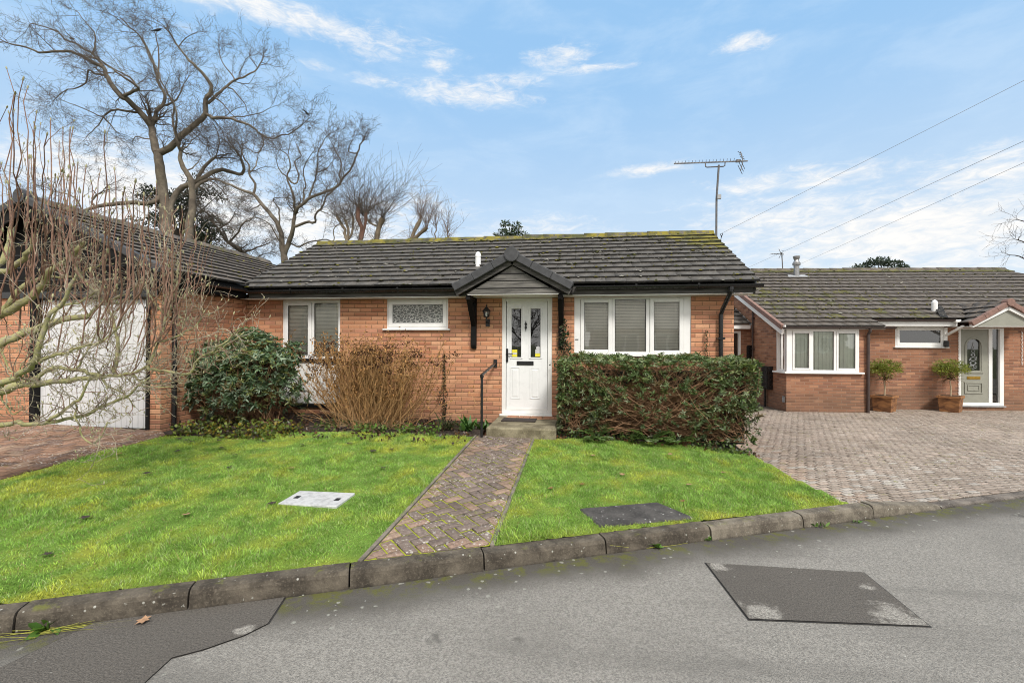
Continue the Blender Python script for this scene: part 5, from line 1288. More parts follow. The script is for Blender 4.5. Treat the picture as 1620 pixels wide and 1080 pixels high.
# ================================================================== THE GARAGE
GX, GA, GE = -8.41, 3.725, -5.97
gs = (GA - 2.575) / (GX - GE) * -1
GZ = 2.575; GF = -1.80; GV = -2.02
G1 = thing('garage', 'brick garage with black gable boards, mossy tiled roof and pale grey metal door', 'garage', (-8.4, .5, .15))
GD = (-8.555, -6.40, .1, 2.26)
mb = MB()
wall_front(mb, -10.9, -6.22, -.3, 2.45, GF, [GD], .10)
mb.face([(-6.22, GF, -.3), (-6.22, .0, -.3), (-6.22, .0, 2.45), (-6.22, GF, 2.45)])
mb.face([(-10.9, GF, -.3), (-10.9, 4.2, -.3), (-10.9, 4.2, 2.45), (-10.9, GF, 2.45)])
mb.build('wall', M['brick'], G1)
mb = MB(); mb.face([(-10.9, GF - .004, 2.30), (-6.22, GF - .004, 2.30), (-6.0, GF - .004, 2.53), (GX, GF - .004, GA - .06), (-10.8, GF - .004, 2.53)]); mb.build('gable_board', M['blackwood'], G1)
mb = MB()
for k in range(7): mb.box(GX - 2.3 + k * .16, GF - .014, 2.30 + k * .2 - .006, GX + 2.3 - k * .33, GF - .0045, 2.30 + k * .2 + .006)
mb.box(-10.9, GF - .03, 2.22, -6.25, GF - .0045, 2.32)
mb.build('board_joint', M['black'], G1)
# door with ribbed panels
mb = MB(); n = 20; xa, xb = -8.445, -6.465
for i in range(n):
    a = xa + (xb - xa) * i / n; b = xa + (xb - xa) * (i + 1) / n
    mb.hexa([(a + .007, GF + .05, .215), (b - .007, GF + .05, .215), (b - .001, GF + .075, .215), (a + .001, GF + .075, .215), (a + .007, GF + .05, 2.195), (b - .007, GF + .05, 2.195), (b - .001, GF + .075, 2.195), (a + .001, GF + .075, 2.195)])
mb.box(xa, GF + .074, .205, xb, GF + .085, 2.205)
GDo = mb.build('garage_door', M['gdoor'], G1, bevel=.006)
mb = MB(); mb.box(-7.50, GF + .035, .95, -7.38, GF + .051, 1.0); mb.tube([(-7.44, GF + .05, .975), (-7.44, GF + .01, .975)], .012, 8); mb.build('handle', M['bmetal'], GDo)
mb = MB(); mb.box(-8.555, GF - .02, .1, -8.447, GF + .1, 2.26); mb.box(-6.463, GF - .02, .1, -6.40, GF + .1, 2.26); mb.box(-8.447, GF - .02, 2.198, -6.463, GF + .1, 2.26)
mb.build('door_frame', M['blackwood'], G1, bevel=.004)
MB().face([(-8.5, GF + .09, .1), (-6.4, GF + .09, .1), (-6.4, GF + .09, 2.25), (-8.5, GF + .09, 2.25)]).build('door_backing', M['dark'], G1)
# roof
L_ = math.hypot(GX - GE, GA - GZ)
mossG = lambda u, s: min(1, max(0, (s - 2.1) / .6) * .7 * (1 if u > 3 else .4) + .14)
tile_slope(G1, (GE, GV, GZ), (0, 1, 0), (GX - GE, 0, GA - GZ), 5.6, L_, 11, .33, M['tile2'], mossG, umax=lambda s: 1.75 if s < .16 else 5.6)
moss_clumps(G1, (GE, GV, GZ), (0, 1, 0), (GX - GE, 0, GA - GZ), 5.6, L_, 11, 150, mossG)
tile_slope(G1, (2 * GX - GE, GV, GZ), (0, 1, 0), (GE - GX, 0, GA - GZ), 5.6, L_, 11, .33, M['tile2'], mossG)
mb = MB(); mb.face([(GE - .05, GV + .03, GZ - .035), (GX, GV + .03, GA - .035), (GX, 3.6, GA - .035), (GE - .05, 3.6, GZ - .035)]); mb.face([(2 * GX - GE + .05, GV + .03, GZ - .035), (GX, GV + .03, GA - .035), (GX, 3.6, GA - .035), (2 * GX - GE + .05, 3.6, GZ - .035)])
mb.build('roof_deck', M['tile2'], G1)
ridge_run(G1, (GX, GV, GA), (GX, 3.6, GA), M['tile2'], .45, .13, .07, .45)
for sgn in (1, -1):
    ex = GX + sgn * (GE - GX)
    mb = MB(); mb.bar((ex + sgn * .02, GV + .01, GZ - .12), (GX, GV + .01, GA - .13), .03, .19); mb.build('bargeboard', M['blackwood'], G1)
    for i in range(6):
        a = Vector((ex, GV, GZ + .01)).lerp(Vector((GX, GV, GA + .01)), i / 6 + .003); b = Vector((ex, GV, GZ + .01)).lerp(Vector((GX, GV, GA + .01)), (i + 1) / 6 + .004)
        m_ = MB(); m_.bar(a, b, .09, .105 + .006 * (i % 2)); m_.build('verge_cap', M['cap'], G1, bevel=.012)
mb = MB(); mb.tube([(GX, GV - .06, GA + .03), (GX, GV + .12, GA + .03)], .11, 12); mb.build('ridge_end_cap', M['cap'], G1)
mb = MB(); mb.box(-6.03, GV + .05, 2.345, -6.01, -.28, 2.565); mb.box(-6.22, GV + .05, 2.338, -6.031, -.01, 2.344); mb.build('fascia', M['blackwood'], G1)
gutter(G1, (-5.945, -.40, 2.50), (-5.945, GV + .03, 2.50), .056, M['black'])
mb = MB(); mb.tube([(-5.945, -1.62, 2.46), (-5.945, -1.62, 2.40), (-6.0, -1.62, 2.32), (-6.13, -1.62, 2.18), (-6.165, -1.62, 2.10), (-6.165, -1.62, .15)], .036, 10)
for z in (1.9, .9): mb.box(-6.22, -1.66, z, -6.12, -1.58, z + .03)
mb.build('downpipe', M['black'], G1)
WL = thing('garage_light', 'small black outside light on the brick pier beside the garage door', 'wall light', (-6.31, GF, 2.03))
mb = MB(); mb.box(-6.36, GF - .02, 2.02, -6.26, GF - .001, 2.12); mb.build('back_plate', M['bmetal'], WL, bevel=.004)
mb = MB(); mb.hexa([(-6.36, GF - .14, 2.03), (-6.26, GF - .14, 2.03), (-6.27, GF - .021, 2.03), (-6.35, GF - .021, 2.03), (-6.36, GF - .14, 2.06), (-6.26, GF - .14, 2.06), (-6.27, GF - .021, 2.10), (-6.35, GF - .021, 2.10)]); mb.build('lamp_head', M['bmetal'], WL, bevel=.004)
# ================================================================== THE NEIGHBOURING BUNGALOW (own frame, turned 5 degrees)
NR = math.radians(5); NL = Vector((5.255, 4.618, 0))
def nw(x, y, z): return (NL.x + x * math.cos(NR) - y * math.sin(NR), NL.y + x * math.sin(NR) + y * math.cos(NR), z)
H2 = thing('bungalow', 'neighbouring red brown brick bungalow with sage green door across the block paved drive', 'house', (NL.x, NL.y, 0), NR, local=True)
NY = .75
BW = (.0, 1.772, .838, 1.925); SW2 = (3.204, 4.452, 1.498, 2.034); DR2 = (4.822, 5.945, -.06, 1.998)
mb = MB()
wall_front(mb, 0, 1.97, -.4, 1.98, 0, [BW], .10)
wall_front(mb, 1.97, 10, -.4, 2.25, NY, [SW2, DR2], .10)
mb.face([(1.97, 0, -.4), (1.97, NY, -.4), (1.97, NY, 2.25), (1.97, 0, 1.98)])
mb.face([(0, 0, -.4), (0, 0, .838), (0, .462, .838), (0, .462, -.4)]); mb.face([(0, 0, 1.925), (0, 0, 1.97), (0, .462, 2.17), (0, .462, 1.925)])
mb.face([(0, .462, -.4), (0, 9, -.4), (0, 9, 2.15), (0, 4.7, 4.07), (0, .462, 2.19)])
mb.face([(10, NY, -.4), (10, 9, -.4), (10, 9, 2.15), (10, 4.7, 4.07), (10, NY, 2.25)])
mb.box(-.006, -.012, -.4, 1.974, -.0005, .075)              # plinth
mb.build('wall', M['brick2'], H2)
for (x0, x1, z0, z1, y0) in ((-.0, 1.9, .7, 2.0, .103), (3.1, 4.6, 1.4, 2.1, NY + .103), (4.7, 6.0, -.1, 2.05, NY + .103)):
    r = MB(); y1 = y0 + .7; x0 += .02
    r.face([(x0, y1, z0), (x1, y1, z0), (x1, y1, z1), (x0, y1, z1)])
    for xx in (x0, x1): r.face([(xx, y0, z0), (xx, y1, z0), (xx, y1, z1), (xx, y0, z1)])
    for zz in (z0, z1): r.face([(x0, y0, zz), (x1, y0, zz), (x1, y1, zz), (x0, y1, zz)])
    if y0 > .2: r.build('room_lining', M['dark'], H2)
# corner bay window
mb = MB(); frame_bars(mb, .0, 1.772, .855, 1.925, -.012, .07, (.14, .05, .045, .045)); mb.box(.595, -.0119, .90, .655, .07, 1.88); mb.box(1.16, -.0119, .90, 1.215, .07, 1.88)
mb.box(.0705, -.012 + .1, .855, .0705 - .082, .462, .90); mb.box(.0705, .088, 1.88, -.0115, .462, 1.925); mb.box(.0705, .43, .9, -.0115, .462, 1.88); mb.box(.0705, .0701, .855, -.0115, .088, 1.925)
W = mb.build('window', M['white'], H2, bevel=.005); W['label'] = 'white corner bay window with cream vertical blinds'
window_light(W, .145, .592, .90, 1.88, True, -.02, .048, blind='fold')
window_light(W, .657, 1.158, .90, 1.88, False, -.02, blind='fold')
window_light(W, 1.217, 1.72, .90, 1.88, True, -.02, .05, blind='fold')
MB().face([(.03, .09, .9), (.03, .43, .9), (.03, .43, 1.88), (.03, .09, 1.88)]).build('pane', M['glass'], W)
mb = MB()
for i in range(4): mb.face([(.12, .09 + i * .09, .88), (.12, .175 + i * .09, .88), (.12, .175 + i * .09, 1.9), (.12, .09 + i * .09, 1.9)])
mb.build('blind', M['vblind'], W)
r = MB(); r.face([(.3, .75, .7), (1.95, .75, .7), (1.95, .75, 2), (.3, .75, 2)]); r.face([(1.95, .11, .7), (1.95, .75, .7), (1.95, .75, 2), (1.95, .11, 2)]); r.build('room_lining', M['room'], H2)
mb = MB(); mb.box(-.075, -.085, .808, 1.86, .07, .852); mb.box(-.0751, .0701, .808, .06, .56, .852); mb.build('sill', M['white'], W, bevel=.006)
# small window
mb = MB(); frame_bars(mb, SW2[0], SW2[1], SW2[2], SW2[3], NY - .01, NY + .07, .06); W = mb.build('window', M['white'], H2, bevel=.005)
W['label'] = 'small white single window left of the sage door'
window_light(W, SW2[0] + .035, SW2[1] - .035, SW2[2] + .035, SW2[3] - .03, True, NY - .02, .07)
MB().box(SW2[0] - .04, NY - .06, 1.468, SW2[1] + .09, NY + .05, 1.496).build('sill', M['white'], W, bevel=.006)
# door
mb = MB(); frame_bars(mb, DR2[0], DR2[1], -.045, DR2[3], NY - .008, NY + .08, (.048, .105, .075, .03)); mb.box(5.567, NY - .0079, .03, 5.661, NY + .08, 1.968)
DF = mb.build('door_frame', M['white'], H2, bevel=.006)
pane(DF, 5.661, 5.84, .03, 1.968, NY + .04, M['glass'])
MB().box(4.80, NY - .05, -.075, 5.96, NY + .08, -.047).build('threshold', M['lead'], DF)
mb = MB(); wall_front(mb, 4.87, 5.567, .03, 1.968, NY + .01, [(5.04, 5.36, .88, 1.70)], .05)
arch = [(5.2 + .185 * math.cos(PI * k / 12), 1.515 + .205 * math.sin(PI * k / 12)) for k in range(13)]
arch_o = [(5.2 + .225 * math.cos(PI * k / 12), 1.515 + .245 * math.sin(PI * k / 12)) for k in range(13)]
for k in range(12):
    mb.hexa([(arch[k][0], NY - .008, arch[k][1]), (arch_o[k][0], NY - .004, arch_o[k][1]), (arch_o[k + 1][0], NY - .004, arch_o[k + 1][1]), (arch[k + 1][0], NY - .008, arch[k + 1][1]),
             (arch[k][0], NY + .02, arch[k][1]), (arch_o[k][0], NY + .0099, arch_o[k][1]), (arch_o[k + 1][0], NY + .0099, arch_o[k + 1][1]), (arch[k + 1][0], NY + .02, arch[k + 1][1])])
for k in range(12):                                          # spandrels that close the square hole to an arch
    mb.face([(arch[k][0], NY + .006, arch[k][1]), (arch[k + 1][0], NY + .006, arch[k + 1][1]), (arch[k + 1][0], NY + .006, 1.74), (arch[k][0], NY + .006, 1.74)])
mb.box(4.975, NY - .006, .87, 5.015, NY + .0095, 1.515); mb.box(5.385, NY - .006, .87, 5.425, NY + .0095, 1.515); mb.box(4.965, NY - .014, .81, 5.44, NY + .0097, .868)
frame_bars(mb, 4.965, 5.424, .262, .574, NY - .008, NY + .0098, .035); frame_bars(mb, 5.04, 5.35, .34, .50, NY - .004, NY + .0096, .025)
D = mb.build('door', M['sage'], H2, bevel=.003); D['label'] = 'sage green front door with arched leaded glass'
pane(D, 5.03, 5.37, .875, 1.72, NY + .035, M['glass'])
mb = MB(); pts = [(5.2 + .11 * math.sin(k * .9) * (1 - k / 24), .92 + k * .03) for k in range(24)]
mb.tube([(x, NY + .028, z) for x, z in pts], .006, 5); mb.tube([(10.4 - x, NY + .029, z) for x, z in pts], .006, 5)
for k in range(7): mb.tube([(5.2 + .07 * math.cos(k * .9), NY + .0285, 1.15 + .13 * math.sin(k * .9)), (5.2 + .09 * math.cos(k * .9 + .5), NY + .0285, 1.15 + .2 * math.sin(k * .9 + .5))], .012, 5)
mb.build('leading', M['lead'], D)
mb = MB(); mb.box(5.03, NY - .006, .648, 5.36, NY + .0095, .722); mb.box(5.06, NY - .012, .662, 5.33, NY - .0065, .708); mb.build('letter_slot', M['brass'], D, bevel=.004)
MB().box(5.69, NY + .2, .03, 5.80, NY + .28, .28).build('boot', M['dark'], DF)
# roof
N0, N1 = -.10, 9.8; nes = (0, 4.3, 1.945); NS = math.hypot(4.3, 1.945)
def mossN(u, s): return min(1.2, max(0, s - 4.1) * 2.8 + (.75 if u < 4.2 and s < 2.4 else .45) * random.random())
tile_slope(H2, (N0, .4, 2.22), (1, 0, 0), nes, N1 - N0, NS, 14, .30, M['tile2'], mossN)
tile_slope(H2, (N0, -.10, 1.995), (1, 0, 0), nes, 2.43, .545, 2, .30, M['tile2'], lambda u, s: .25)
moss_clumps(H2, (N0, .4, 2.22), (1, 0, 0), nes, N1 - N0, NS, 14, 900, lambda u, s: .15 + (.75 if u < 4.2 and s < 2.2 else .2 * random.random()) + max(0, s - 4.2) * .6)
mb = MB(); mb.face([(N0 + .02, .43, 2.18), (N1 - .02, .43, 2.18), (N1 - .02, 4.7, 4.12), (N0 + .02, 4.7, 4.12)]); mb.face([(N0 + .02, -.08, 1.95), (2.32, -.08, 1.95), (2.32, .45, 2.19), (N0 + .02, .45, 2.19)])
mb.face([(N0, 4.7, 4.14), (N1, 4.7, 4.14), (N1, 9.2, 2.1), (N0, 9.2, 2.1)]); mb.build('roof_deck', M['tile2'], H2)
ridge_run(H2, (N0, 4.7, 4.165), (N1 - .03, 4.7, 4.165), M['tile2'], .45, .13, .07, .5)
for i in range(14):                                          # verge units up the left gable
    a = Vector((N0 - .05, -.1, 1.985)).lerp(Vector((N0 - .05, 4.7, 4.15)), i / 14 + .001); b = Vector((N0 - .05, -.1, 1.985)).lerp(Vector((N0 - .05, 4.7, 4.15)), (i + 1) / 14 + .004)
    m_ = MB(); m_.bar(a, b, .09, .12); m_.build('verge_cap', M['capr'], H2, bevel=.008)
mb = MB(); mb.bar((N0 - .03, -.08, 1.86), (N0 - .03, 4.7, 4.02), .05, .14); mb.build('bargeboard', M['white'], H2)
mb = MB(); mb.box(N0 - .05, -.075, 1.928, 2.36, -.050, 2.0); mb.box(N0, -.0495, 1.927, 2.34, .02, 1.937); mb.box(2.365, .425, 2.038, 4.50, .445, 2.15); mb.box(2.36, .4455, 2.036, 4.5, NY, 2.046)
mb.build('fascia', M['white'], H2)
gutter(H2, (N0 - .02, -.135, 1.99), (2.55, -.135, 1.99), .05, M['brownp']); gutter(H2, (2.35, .365, 2.205), (4.42, .365, 2.205), .05, M['brownp'])
mb = MB(); mb.box(-.145, -.19, 1.975, -.105, -.085, 2.03); mb.box(4.37, .31, 2.13, 4.5, .40, 2.20); mb.build('gutter_end', M['white'], H2, bevel=.008)
mb = MB(); mb.tube([(1.955, -.13, 1.95), (1.955, -.125, 1.88), (1.955, -.06, 1.80), (1.955, -.055, -.16)], .036, 10); mb.build('downpipe', M['brownp'], H2)
# porch gable
CX2, CA2, CE, CZ = 5.341, 2.60, 4.449, 2.075
mb = MB(); mb.prism([(4.56, 2.025), (6.122, 2.025), (CX2, 2.46)], .055, .08); mb.build('gable_board', M['sage'], H2)
mb = MB(); mb.box(4.52, .06, 2.010, 6.16, NY, 2.024); mb.build('canopy_soffit', M['white'], H2)
for sgn in (-1, 1):
    ex = CX2 + sgn * (CX2 - CE)
    mb = MB(); mb.bar((ex - sgn * .03, .03, CZ - .06), (CX2, .03, CA2 - .13), .06, .075); mb.build('bargeboard', M['white'], H2)
    for i in range(3):
        a = Vector((ex, 0, CZ)).lerp(Vector((CX2, 0, CA2)), i / 3 + .004); b = Vector((ex, 0, CZ)).lerp(Vector((CX2, 0, CA2)), (i + 1) / 3 + .005)
        m_ = MB(); m_.bar(a, b, .10, .115 + .006 * (i % 2)); m_.build('verge_cap', M['capr'], H2, bevel=.008)
    L_ = math.hypot(CX2 - ex, CA2 - CZ)
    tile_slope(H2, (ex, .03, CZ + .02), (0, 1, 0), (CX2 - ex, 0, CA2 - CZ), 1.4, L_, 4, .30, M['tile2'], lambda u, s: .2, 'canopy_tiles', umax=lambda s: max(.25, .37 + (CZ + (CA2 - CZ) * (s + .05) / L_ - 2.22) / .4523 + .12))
mb = MB(); mb.tube([(CX2, -.07, CA2 + .005), (CX2, .1, CA2 + .005)], .10, 8); mb.build('ridge_end_cap', M['capr'], H2, bevel=.006)
ridge_run(H2, (CX2, .1, CA2 + .01), (CX2, 1.3, CA2 + .01), M['tile2'], .4, .11, .06, .1)
mb = MB(); mb.bar((4.14, .38, 2.26), (4.50, 1.0, 2.62), .16, .012, (0, -.4, .9)); mb.build('valley_lead', M['tile2'], H2)
mb = MB(); mb.box(4.41, NY - .06, 1.66, 4.49, NY - .001, 2.01); mb.bar((4.45, NY - .05, 1.80), (4.45, .2, 2.03), .06, .05); mb.build('bracket', M['white'], H2, bevel=.005)
mb = MB(); mb.lathe((4.30, .86, 2.36), [(.066, 0), (.066, .30), (.07, .305), (.06, .35), (.03, .385), (.001, .40)], 14); mb.build('flue', M['white'], H2)
mb = MB(); mb.lathe((2.437, 4.0, 3.80), [(.085, 0), (.085, .42), (.12, .43), (.125, .50), (.09, .55), (.07, .6), (.10, .68), (.11, .73), (.10, .74)], 12); mb.build('flue', M['grey'], H2)
mb = MB(); mb.hexa([(2.1, 3.85, 3.80), (2.8, 3.85, 3.80), (2.72, 4.12, 3.92), (2.2, 4.12, 3.92), (2.1, 3.85, 3.82), (2.8, 3.85, 3.82), (2.72, 4.12, 3.94), (2.2, 4.12, 3.94)]); mb.build('flashing', M['lead'], H2)
# small fittings
def nthing(name, label, cat, x, y, z, rot=0, group=None): return thing(name, label, cat, nw(x, y, z), NR + rot, group, local=True)
t = nthing('wall_light', 'small black cylinder light under the white bracket by the sage door', 'wall light', 4.45, NY, 1.58)
mb = MB(); mb.lathe((0, -.07, -.08), [(.05, 0), (.055, .01), (.055, .15), (.05, .16)], 12); mb.build('lamp_body', M['bmetal'], t)
mb = MB(); mb.box(-.03, -.03, -.03, .03, -.001, .05); mb.build('back_plate', M['bmetal'], t)
for (yy, z0, z1, lab, leg) in ((.845, .33, .955, 'tall black meter box low on the side wall of the neighbouring bungalow', True), (2.03, 1.11, 1.515, 'squarer black meter box higher and farther back on the neighbour side wall', False)):
    t = nthing('meter_box', lab, 'meter box', 0, yy, z0)
    mb = MB(); mb.box(-.13, -.19, 0, -.001, .19, z1 - z0); mb.build('cabinet', M['black'], t, bevel=.01)
    mb = MB(); mb.box(-.142, -.16, .03, -.1305, .16, z1 - z0 - .03); mb.build('door', M['black'], t, bevel=.004)
    if leg:
        mb = MB(); mb.tube([(-.06, .12, .0), (-.06, .12, -.52)], .03, 8); mb.build('conduit', M['black'], t)
t = nthing('waste_pipe', 'thin brown soil pipe on the side wall of the neighbouring bungalow', 'pipe', 0, 1.72, .2)
mb = MB(); mb.tube([(-.045, 0, -.4), (-.045, 0, 2.5)], .022, 8); mb.build('pipe', M['brownp'], t)
mb = MB(); mb.box(-.06, -.04, 1.2, -.001, .04, 1.225); mb.box(-.06, -.04, 2.1, -.001, .04, 2.125); mb.build('clip', M['brownp'], t)
t = nthing('vent_cover', 'small white vent box near the foot of the bay corner', 'vent', 0, .10, .06)
mb = MB(); mb.box(-.03, -.05, 0, -.001, .05, .16); mb.build('cover', M['grey'], t, bevel=.006)
mb = MB(); mb.box(-.034, -.035, .03, -.0305, .035, .12); mb.build('grille', M['lead'], t)
# side porch between the bungalows
SP = nthing('side_porch', 'small tiled lean-to side porch with white fascia between the bungalows', 'porch', -.8, 1.9, -.2)
mb = MB(); wall_front(mb, -.9, .78, 0, 2.25, 0, [(-.7, .50, .05, 2.14)], .1); mb.build('wall', M['brick2'], SP)
mb = MB(); frame_bars(mb, -.7, .50, .05, 2.14, .02, .08, .06); mb.box(-.06, .02, .11, .0, .08, 2.08); f_ = mb.build('door_frame', M['white'], SP)
pane(f_, -.64, .44, .11, 2.08, .05, M['glass']); MB().face([(-.7, .5, 0), (.6, .5, 0), (.6, .5, 2.2), (-.7, .5, 2.2)]).build('room_lining', M['dark'], SP)
mb = MB(); mb.box(-.95, -.16, 2.20, .70, -.14, 2.31); mb.box(-.95, -.139, 2.19, .70, 0, 2.2); mb.build('fascia', M['white'], SP)
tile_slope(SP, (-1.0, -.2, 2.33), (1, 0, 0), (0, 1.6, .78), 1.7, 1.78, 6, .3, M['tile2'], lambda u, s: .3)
mb = MB(); mb.bar((.70, -.2, 2.32), (.70, 1.4, 3.10), .03, .06); mb.build('verge_mortar', M['lead'], SP)
# string lights
for (xx, z0, z1, lab) in ((4.80, .1, 1.95, 'strand of tiny white string lights down the left edge of the sage door'), (6.38, 1.02, 1.92, 'short strand of tiny white string lights on the brick right of the sage door')):
    t = nthing('string_lights', lab, 'string lights', xx, NY, z0)
    mb = MB(); mb.tube([(.004 * math.sin(k * 1.9), -.012, (z1 - z0) * k / 30) for k in range(31)], .003, 4); mb.build('wire', M['white'], t)
    mb = MB()
    for k in range(24): mb.lathe((.008 * math.sin(k * 2.1), -.02, (z1 - z0) * k / 24 + .01), [(.004, 0), (.011, .012), (.007, .028)], 6)
    mb.build('bulbs', M['white'], t)
# planters with clipped trees
def planter(x, y, rot, lab, labt):
    z = float(drive_z(nw(x, y, 0)[0], nw(x, y, 0)[1])) + .004
    t = nthing('planter', lab, 'planter', x, y, z, rot, 'square planters by the sage door')
    a, b, h = .185, .215, .40
    mb = MB(); mb.hexa([(-a, -a, 0), (a, -a, 0), (a, a, 0), (-a, a, 0), (-b, -b, h), (b, -b, h), (b, b, h), (-b, b, h)]); mb.build('box', M['planterwood'], t, bevel=.006)
    mb = MB()
    for s in (-1, 1):
        mb.box(-b - .02, s * b - .02, h - .05, b + .02, s * b + .02, h + .012); mb.box(s * b - .02, -b + .021, h - .05, s * b + .02, b - .021, h + .0115)
    mb.build('rim', M['planterwood'], t, bevel=.005)
    MB().face([(-b + .02, -b + .02, h + .003), (b - .02, -b + .02, h + .003), (b - .02, b - .02, h + .003), (-b + .02, b - .02, h + .003)]).build('soil', M['soil'], t)
    s = nthing('potted_tree', labt, 'potted tree', x, y, z + h, 0, 'clipped trees in the planters')
    lines = [([(0, 0, 0), (.01, 0, .2), (-.005, .01, .36), (0, 0, .48)], [.022, .018, .016, .014], (.40, .31, .21))]
    n = 46
    for k in range(n):
        d = unit(RNG.normal(size=3) * np.array([1, 1, .5]) + np.array([0, 0, .35])); L = RNG.uniform(.16, .36)
        p = [np.array([0, 0, .40 + .12 * RNG.random()])]
        for q in range(4): d = unit(d + RNG.normal(size=3) * .25); p.append(p[-1] + d * L / 4)
        lines.append((p, [.007, .005, .004, .003, .002], (.13, .09, .045)))
    V, F, C = tubes_np(lines, 5); np_mesh('trunk', V, [F], M['twig'], s, col=C)
    P, Dr, Cl = [], [], []
    while len(P) < 2600:
        q = RNG.normal(size=3) * np.array([.17, .17, .12]); r = math.sqrt((q[0] / .37) ** 2 + (q[1] / .37) ** 2 + (q[2] / .25) ** 2)
        if r > 1 or mnoise.noise(Vector(q) * 9) < -.12: continue
        if q[2] < -.08 and RNG.random() < .6: continue
        P.append(q + np.array([0, 0, .70])); Dr.append(unit(q * np.array([1, 1, .4]) + RNG.normal(size=3) * .12 + np.array([0, 0, -.02])))
        Cl.append(np.array([.17, .22, .035]) * RNG.uniform(.55, 1.45) + np.array([.10, .07, .0]) * RNG.random() * (1 if q[2] < .05 else .3))
    V, F, C = leaves_np(np.array(P), np.array(Dr), RNG.uniform(.04, .085, len(P)), .011, np.array(Cl)); np_mesh('foliage', V, [F], M['leaf'], s, col=C)
planter(2.62, .32, math.radians(38), 'rusty square planter nearer the brown downpipe', 'feathery clipped tree in the planter nearer the brown downpipe')
planter(4.31, .40, math.radians(40), 'rusty square planter beside the sage green door', 'feathery clipped tree in the planter beside the sage green door')
# ================================================================== TREES
def wander(p, d, L, r, n, curl, up, rng):
    pts = [p]; rs = [r]; st = L / n
    for k in range(n):
        d = d + rng.normal(size=3) * curl; d[2] += up; d = d / (np.linalg.norm(d) + 1e-9)
        p = p + d * st; pts.append(p); rs.append(r * (1 - .75 * (k + 1) / n))
    return pts, rs, d
def twigs_from(pl, r0, rng, every, L0, lv, curl, up, out, rmin, centre=None, spread=1.0):
    pl = [np.array(p, float) for p in pl]
    for i in range(len(pl) - 1):
        a, b = pl[i], pl[i + 1]; seg = b - a; Ls = np.linalg.norm(seg)
        k = rng.poisson(Ls / every)
        for _ in range(k):
            t = rng.random(); p = a + seg * t; sd = seg / (Ls + 1e-9)
            q = rng.normal(size=3); q -= sd * (q @ sd); q /= np.linalg.norm(q) + 1e-9
            d = sd * rng.uniform(.25, .8) + q * spread; d[2] += up * 2
            if centre is not None:
                o = p - centre; d = d + o / (np.linalg.norm(o) + 1e-9) * .35
            L = L0 * rng.uniform(.45, 1.2)
            grow(p, d / np.linalg.norm(d), L, max(rmin, min(r0 * .5, L * .017)), lv, curl, up, out, rng, rmin)
def grow(p, d, L, r, lv, curl, up, out, rng, rmin):
    n = 6 if lv else 4
    pts, rs, _ = wander(p, d, L, r, n, curl, up, rng)
    out.append((pts, [max(x, rmin * .7) for x in rs], None))
    if lv:
        for k in range(1, n + 1):
            for _ in range(2 if (k > 2 and rng.random() < .45) else 1):
                sd = pts[k] - pts[k - 1]; sd = sd / (np.linalg.norm(sd) + 1e-9)
                q = rng.normal(size=3); q -= sd * (q @ sd); q /= np.linalg.norm(q) + 1e-9
                dd = sd * .75 + q * .75
                grow(pts[k], dd / np.linalg.norm(dd), L * rng.uniform(.3, .62), max(rmin, rs[k] * .55), lv - 1, curl, up, out, rng, rmin)
def smooth_line(pl, r0, r1, rng, sub=3, amp=.03):
    P = [np.array(p, float) for p in pl]; n = len(P); out = []
    for i in range(n - 1):
        p0, p1, p2, p3 = P[max(i - 1, 0)], P[i], P[i + 1], P[min(i + 2, n - 1)]
        for k in range(sub):
            t = k / sub
            q = .5 * ((2 * p1) + (-p0 + p2) * t + (2 * p0 - 5 * p1 + 4 * p2 - p3) * t * t + (-p0 + 3 * p1 - 3 * p2 + p3) * t ** 3)
            out.append(q + (rng.normal(size=3) * amp * np.linalg.norm(p2 - p1) if 0 < k else 0))
    out.append(P[-1]); m = len(out)
    return out, [r0 + (r1 - r0) * k / (m - 1) for k in range(m)]
def bare_tree(name, label, limbs, seed, mat, every, L0, lv, curl, up, rmin, group, stop=0, tcol=(.05, .042, .034), twmin=0, k_tr=9):
    rng = np.random.default_rng(seed)
    base = limbs[0][2][0]
    T = thing(name, label, 'tree', (base[0], base[1], 0), 0, group)
    big, tw = [], []
    limbs = [(r0 * .84, r1 * .8, pl) for r0, r1, pl in limbs]
    for i, (r0, r1, pl) in enumerate(limbs):
        if i == 0: pl = [(pl[0][0] + .05, pl[0][1], -.4)] + list(pl); r0 *= 1.12
        sp, rs = smooth_line(pl, r0, r1, rng)
        if i == 0: rs[0] *= 1.35
        big.append((sp, rs, None))
    cen = np.mean([p for _, _, pl in limbs for p in pl], 0)
    for i, (r0, r1, pl) in enumerate(limbs):
        if i < stop: continue
        twigs_from(pl, (r0 + r1) / 2, rng, every, L0, lv, curl, up, tw, rmin, cen)
        # spray at the end of each limb
        e = np.array(pl[-1]); sd = e - np.array(pl[-2]); sd /= np.linalg.norm(sd)
        for _ in range(4):
            d = sd + rng.normal(size=3) * .45; grow(e, d / np.linalg.norm(d), L0 * rng.uniform(.6, 1.1), max(rmin, r1 * .6), lv, curl, up, tw, rng, rmin)
    V, F, _ = tubes_np(big, k_tr); np_mesh('trunk', V, [F], mat, T, smooth=True)
    V, F, _ = tubes_np(tw, 3); np_mesh('crown', V, [F], M['twigbark'], T)
    TREES.append(T); return T
M['twigbark'] = plain('grey_twigs', (.095, .074, .056), .9, .25, 3)
M['twigtan'] = plain('tan_twigs', (.15, .10, .065), .9, .3, 3)
M['bark_red'] = bark_mat('red_brown_bark', [(.07, .035, .025), (.16, .085, .06), (.22, .14, .10)], 2.5)
TREES = []
TG = 'bare winter trees behind the bungalows'
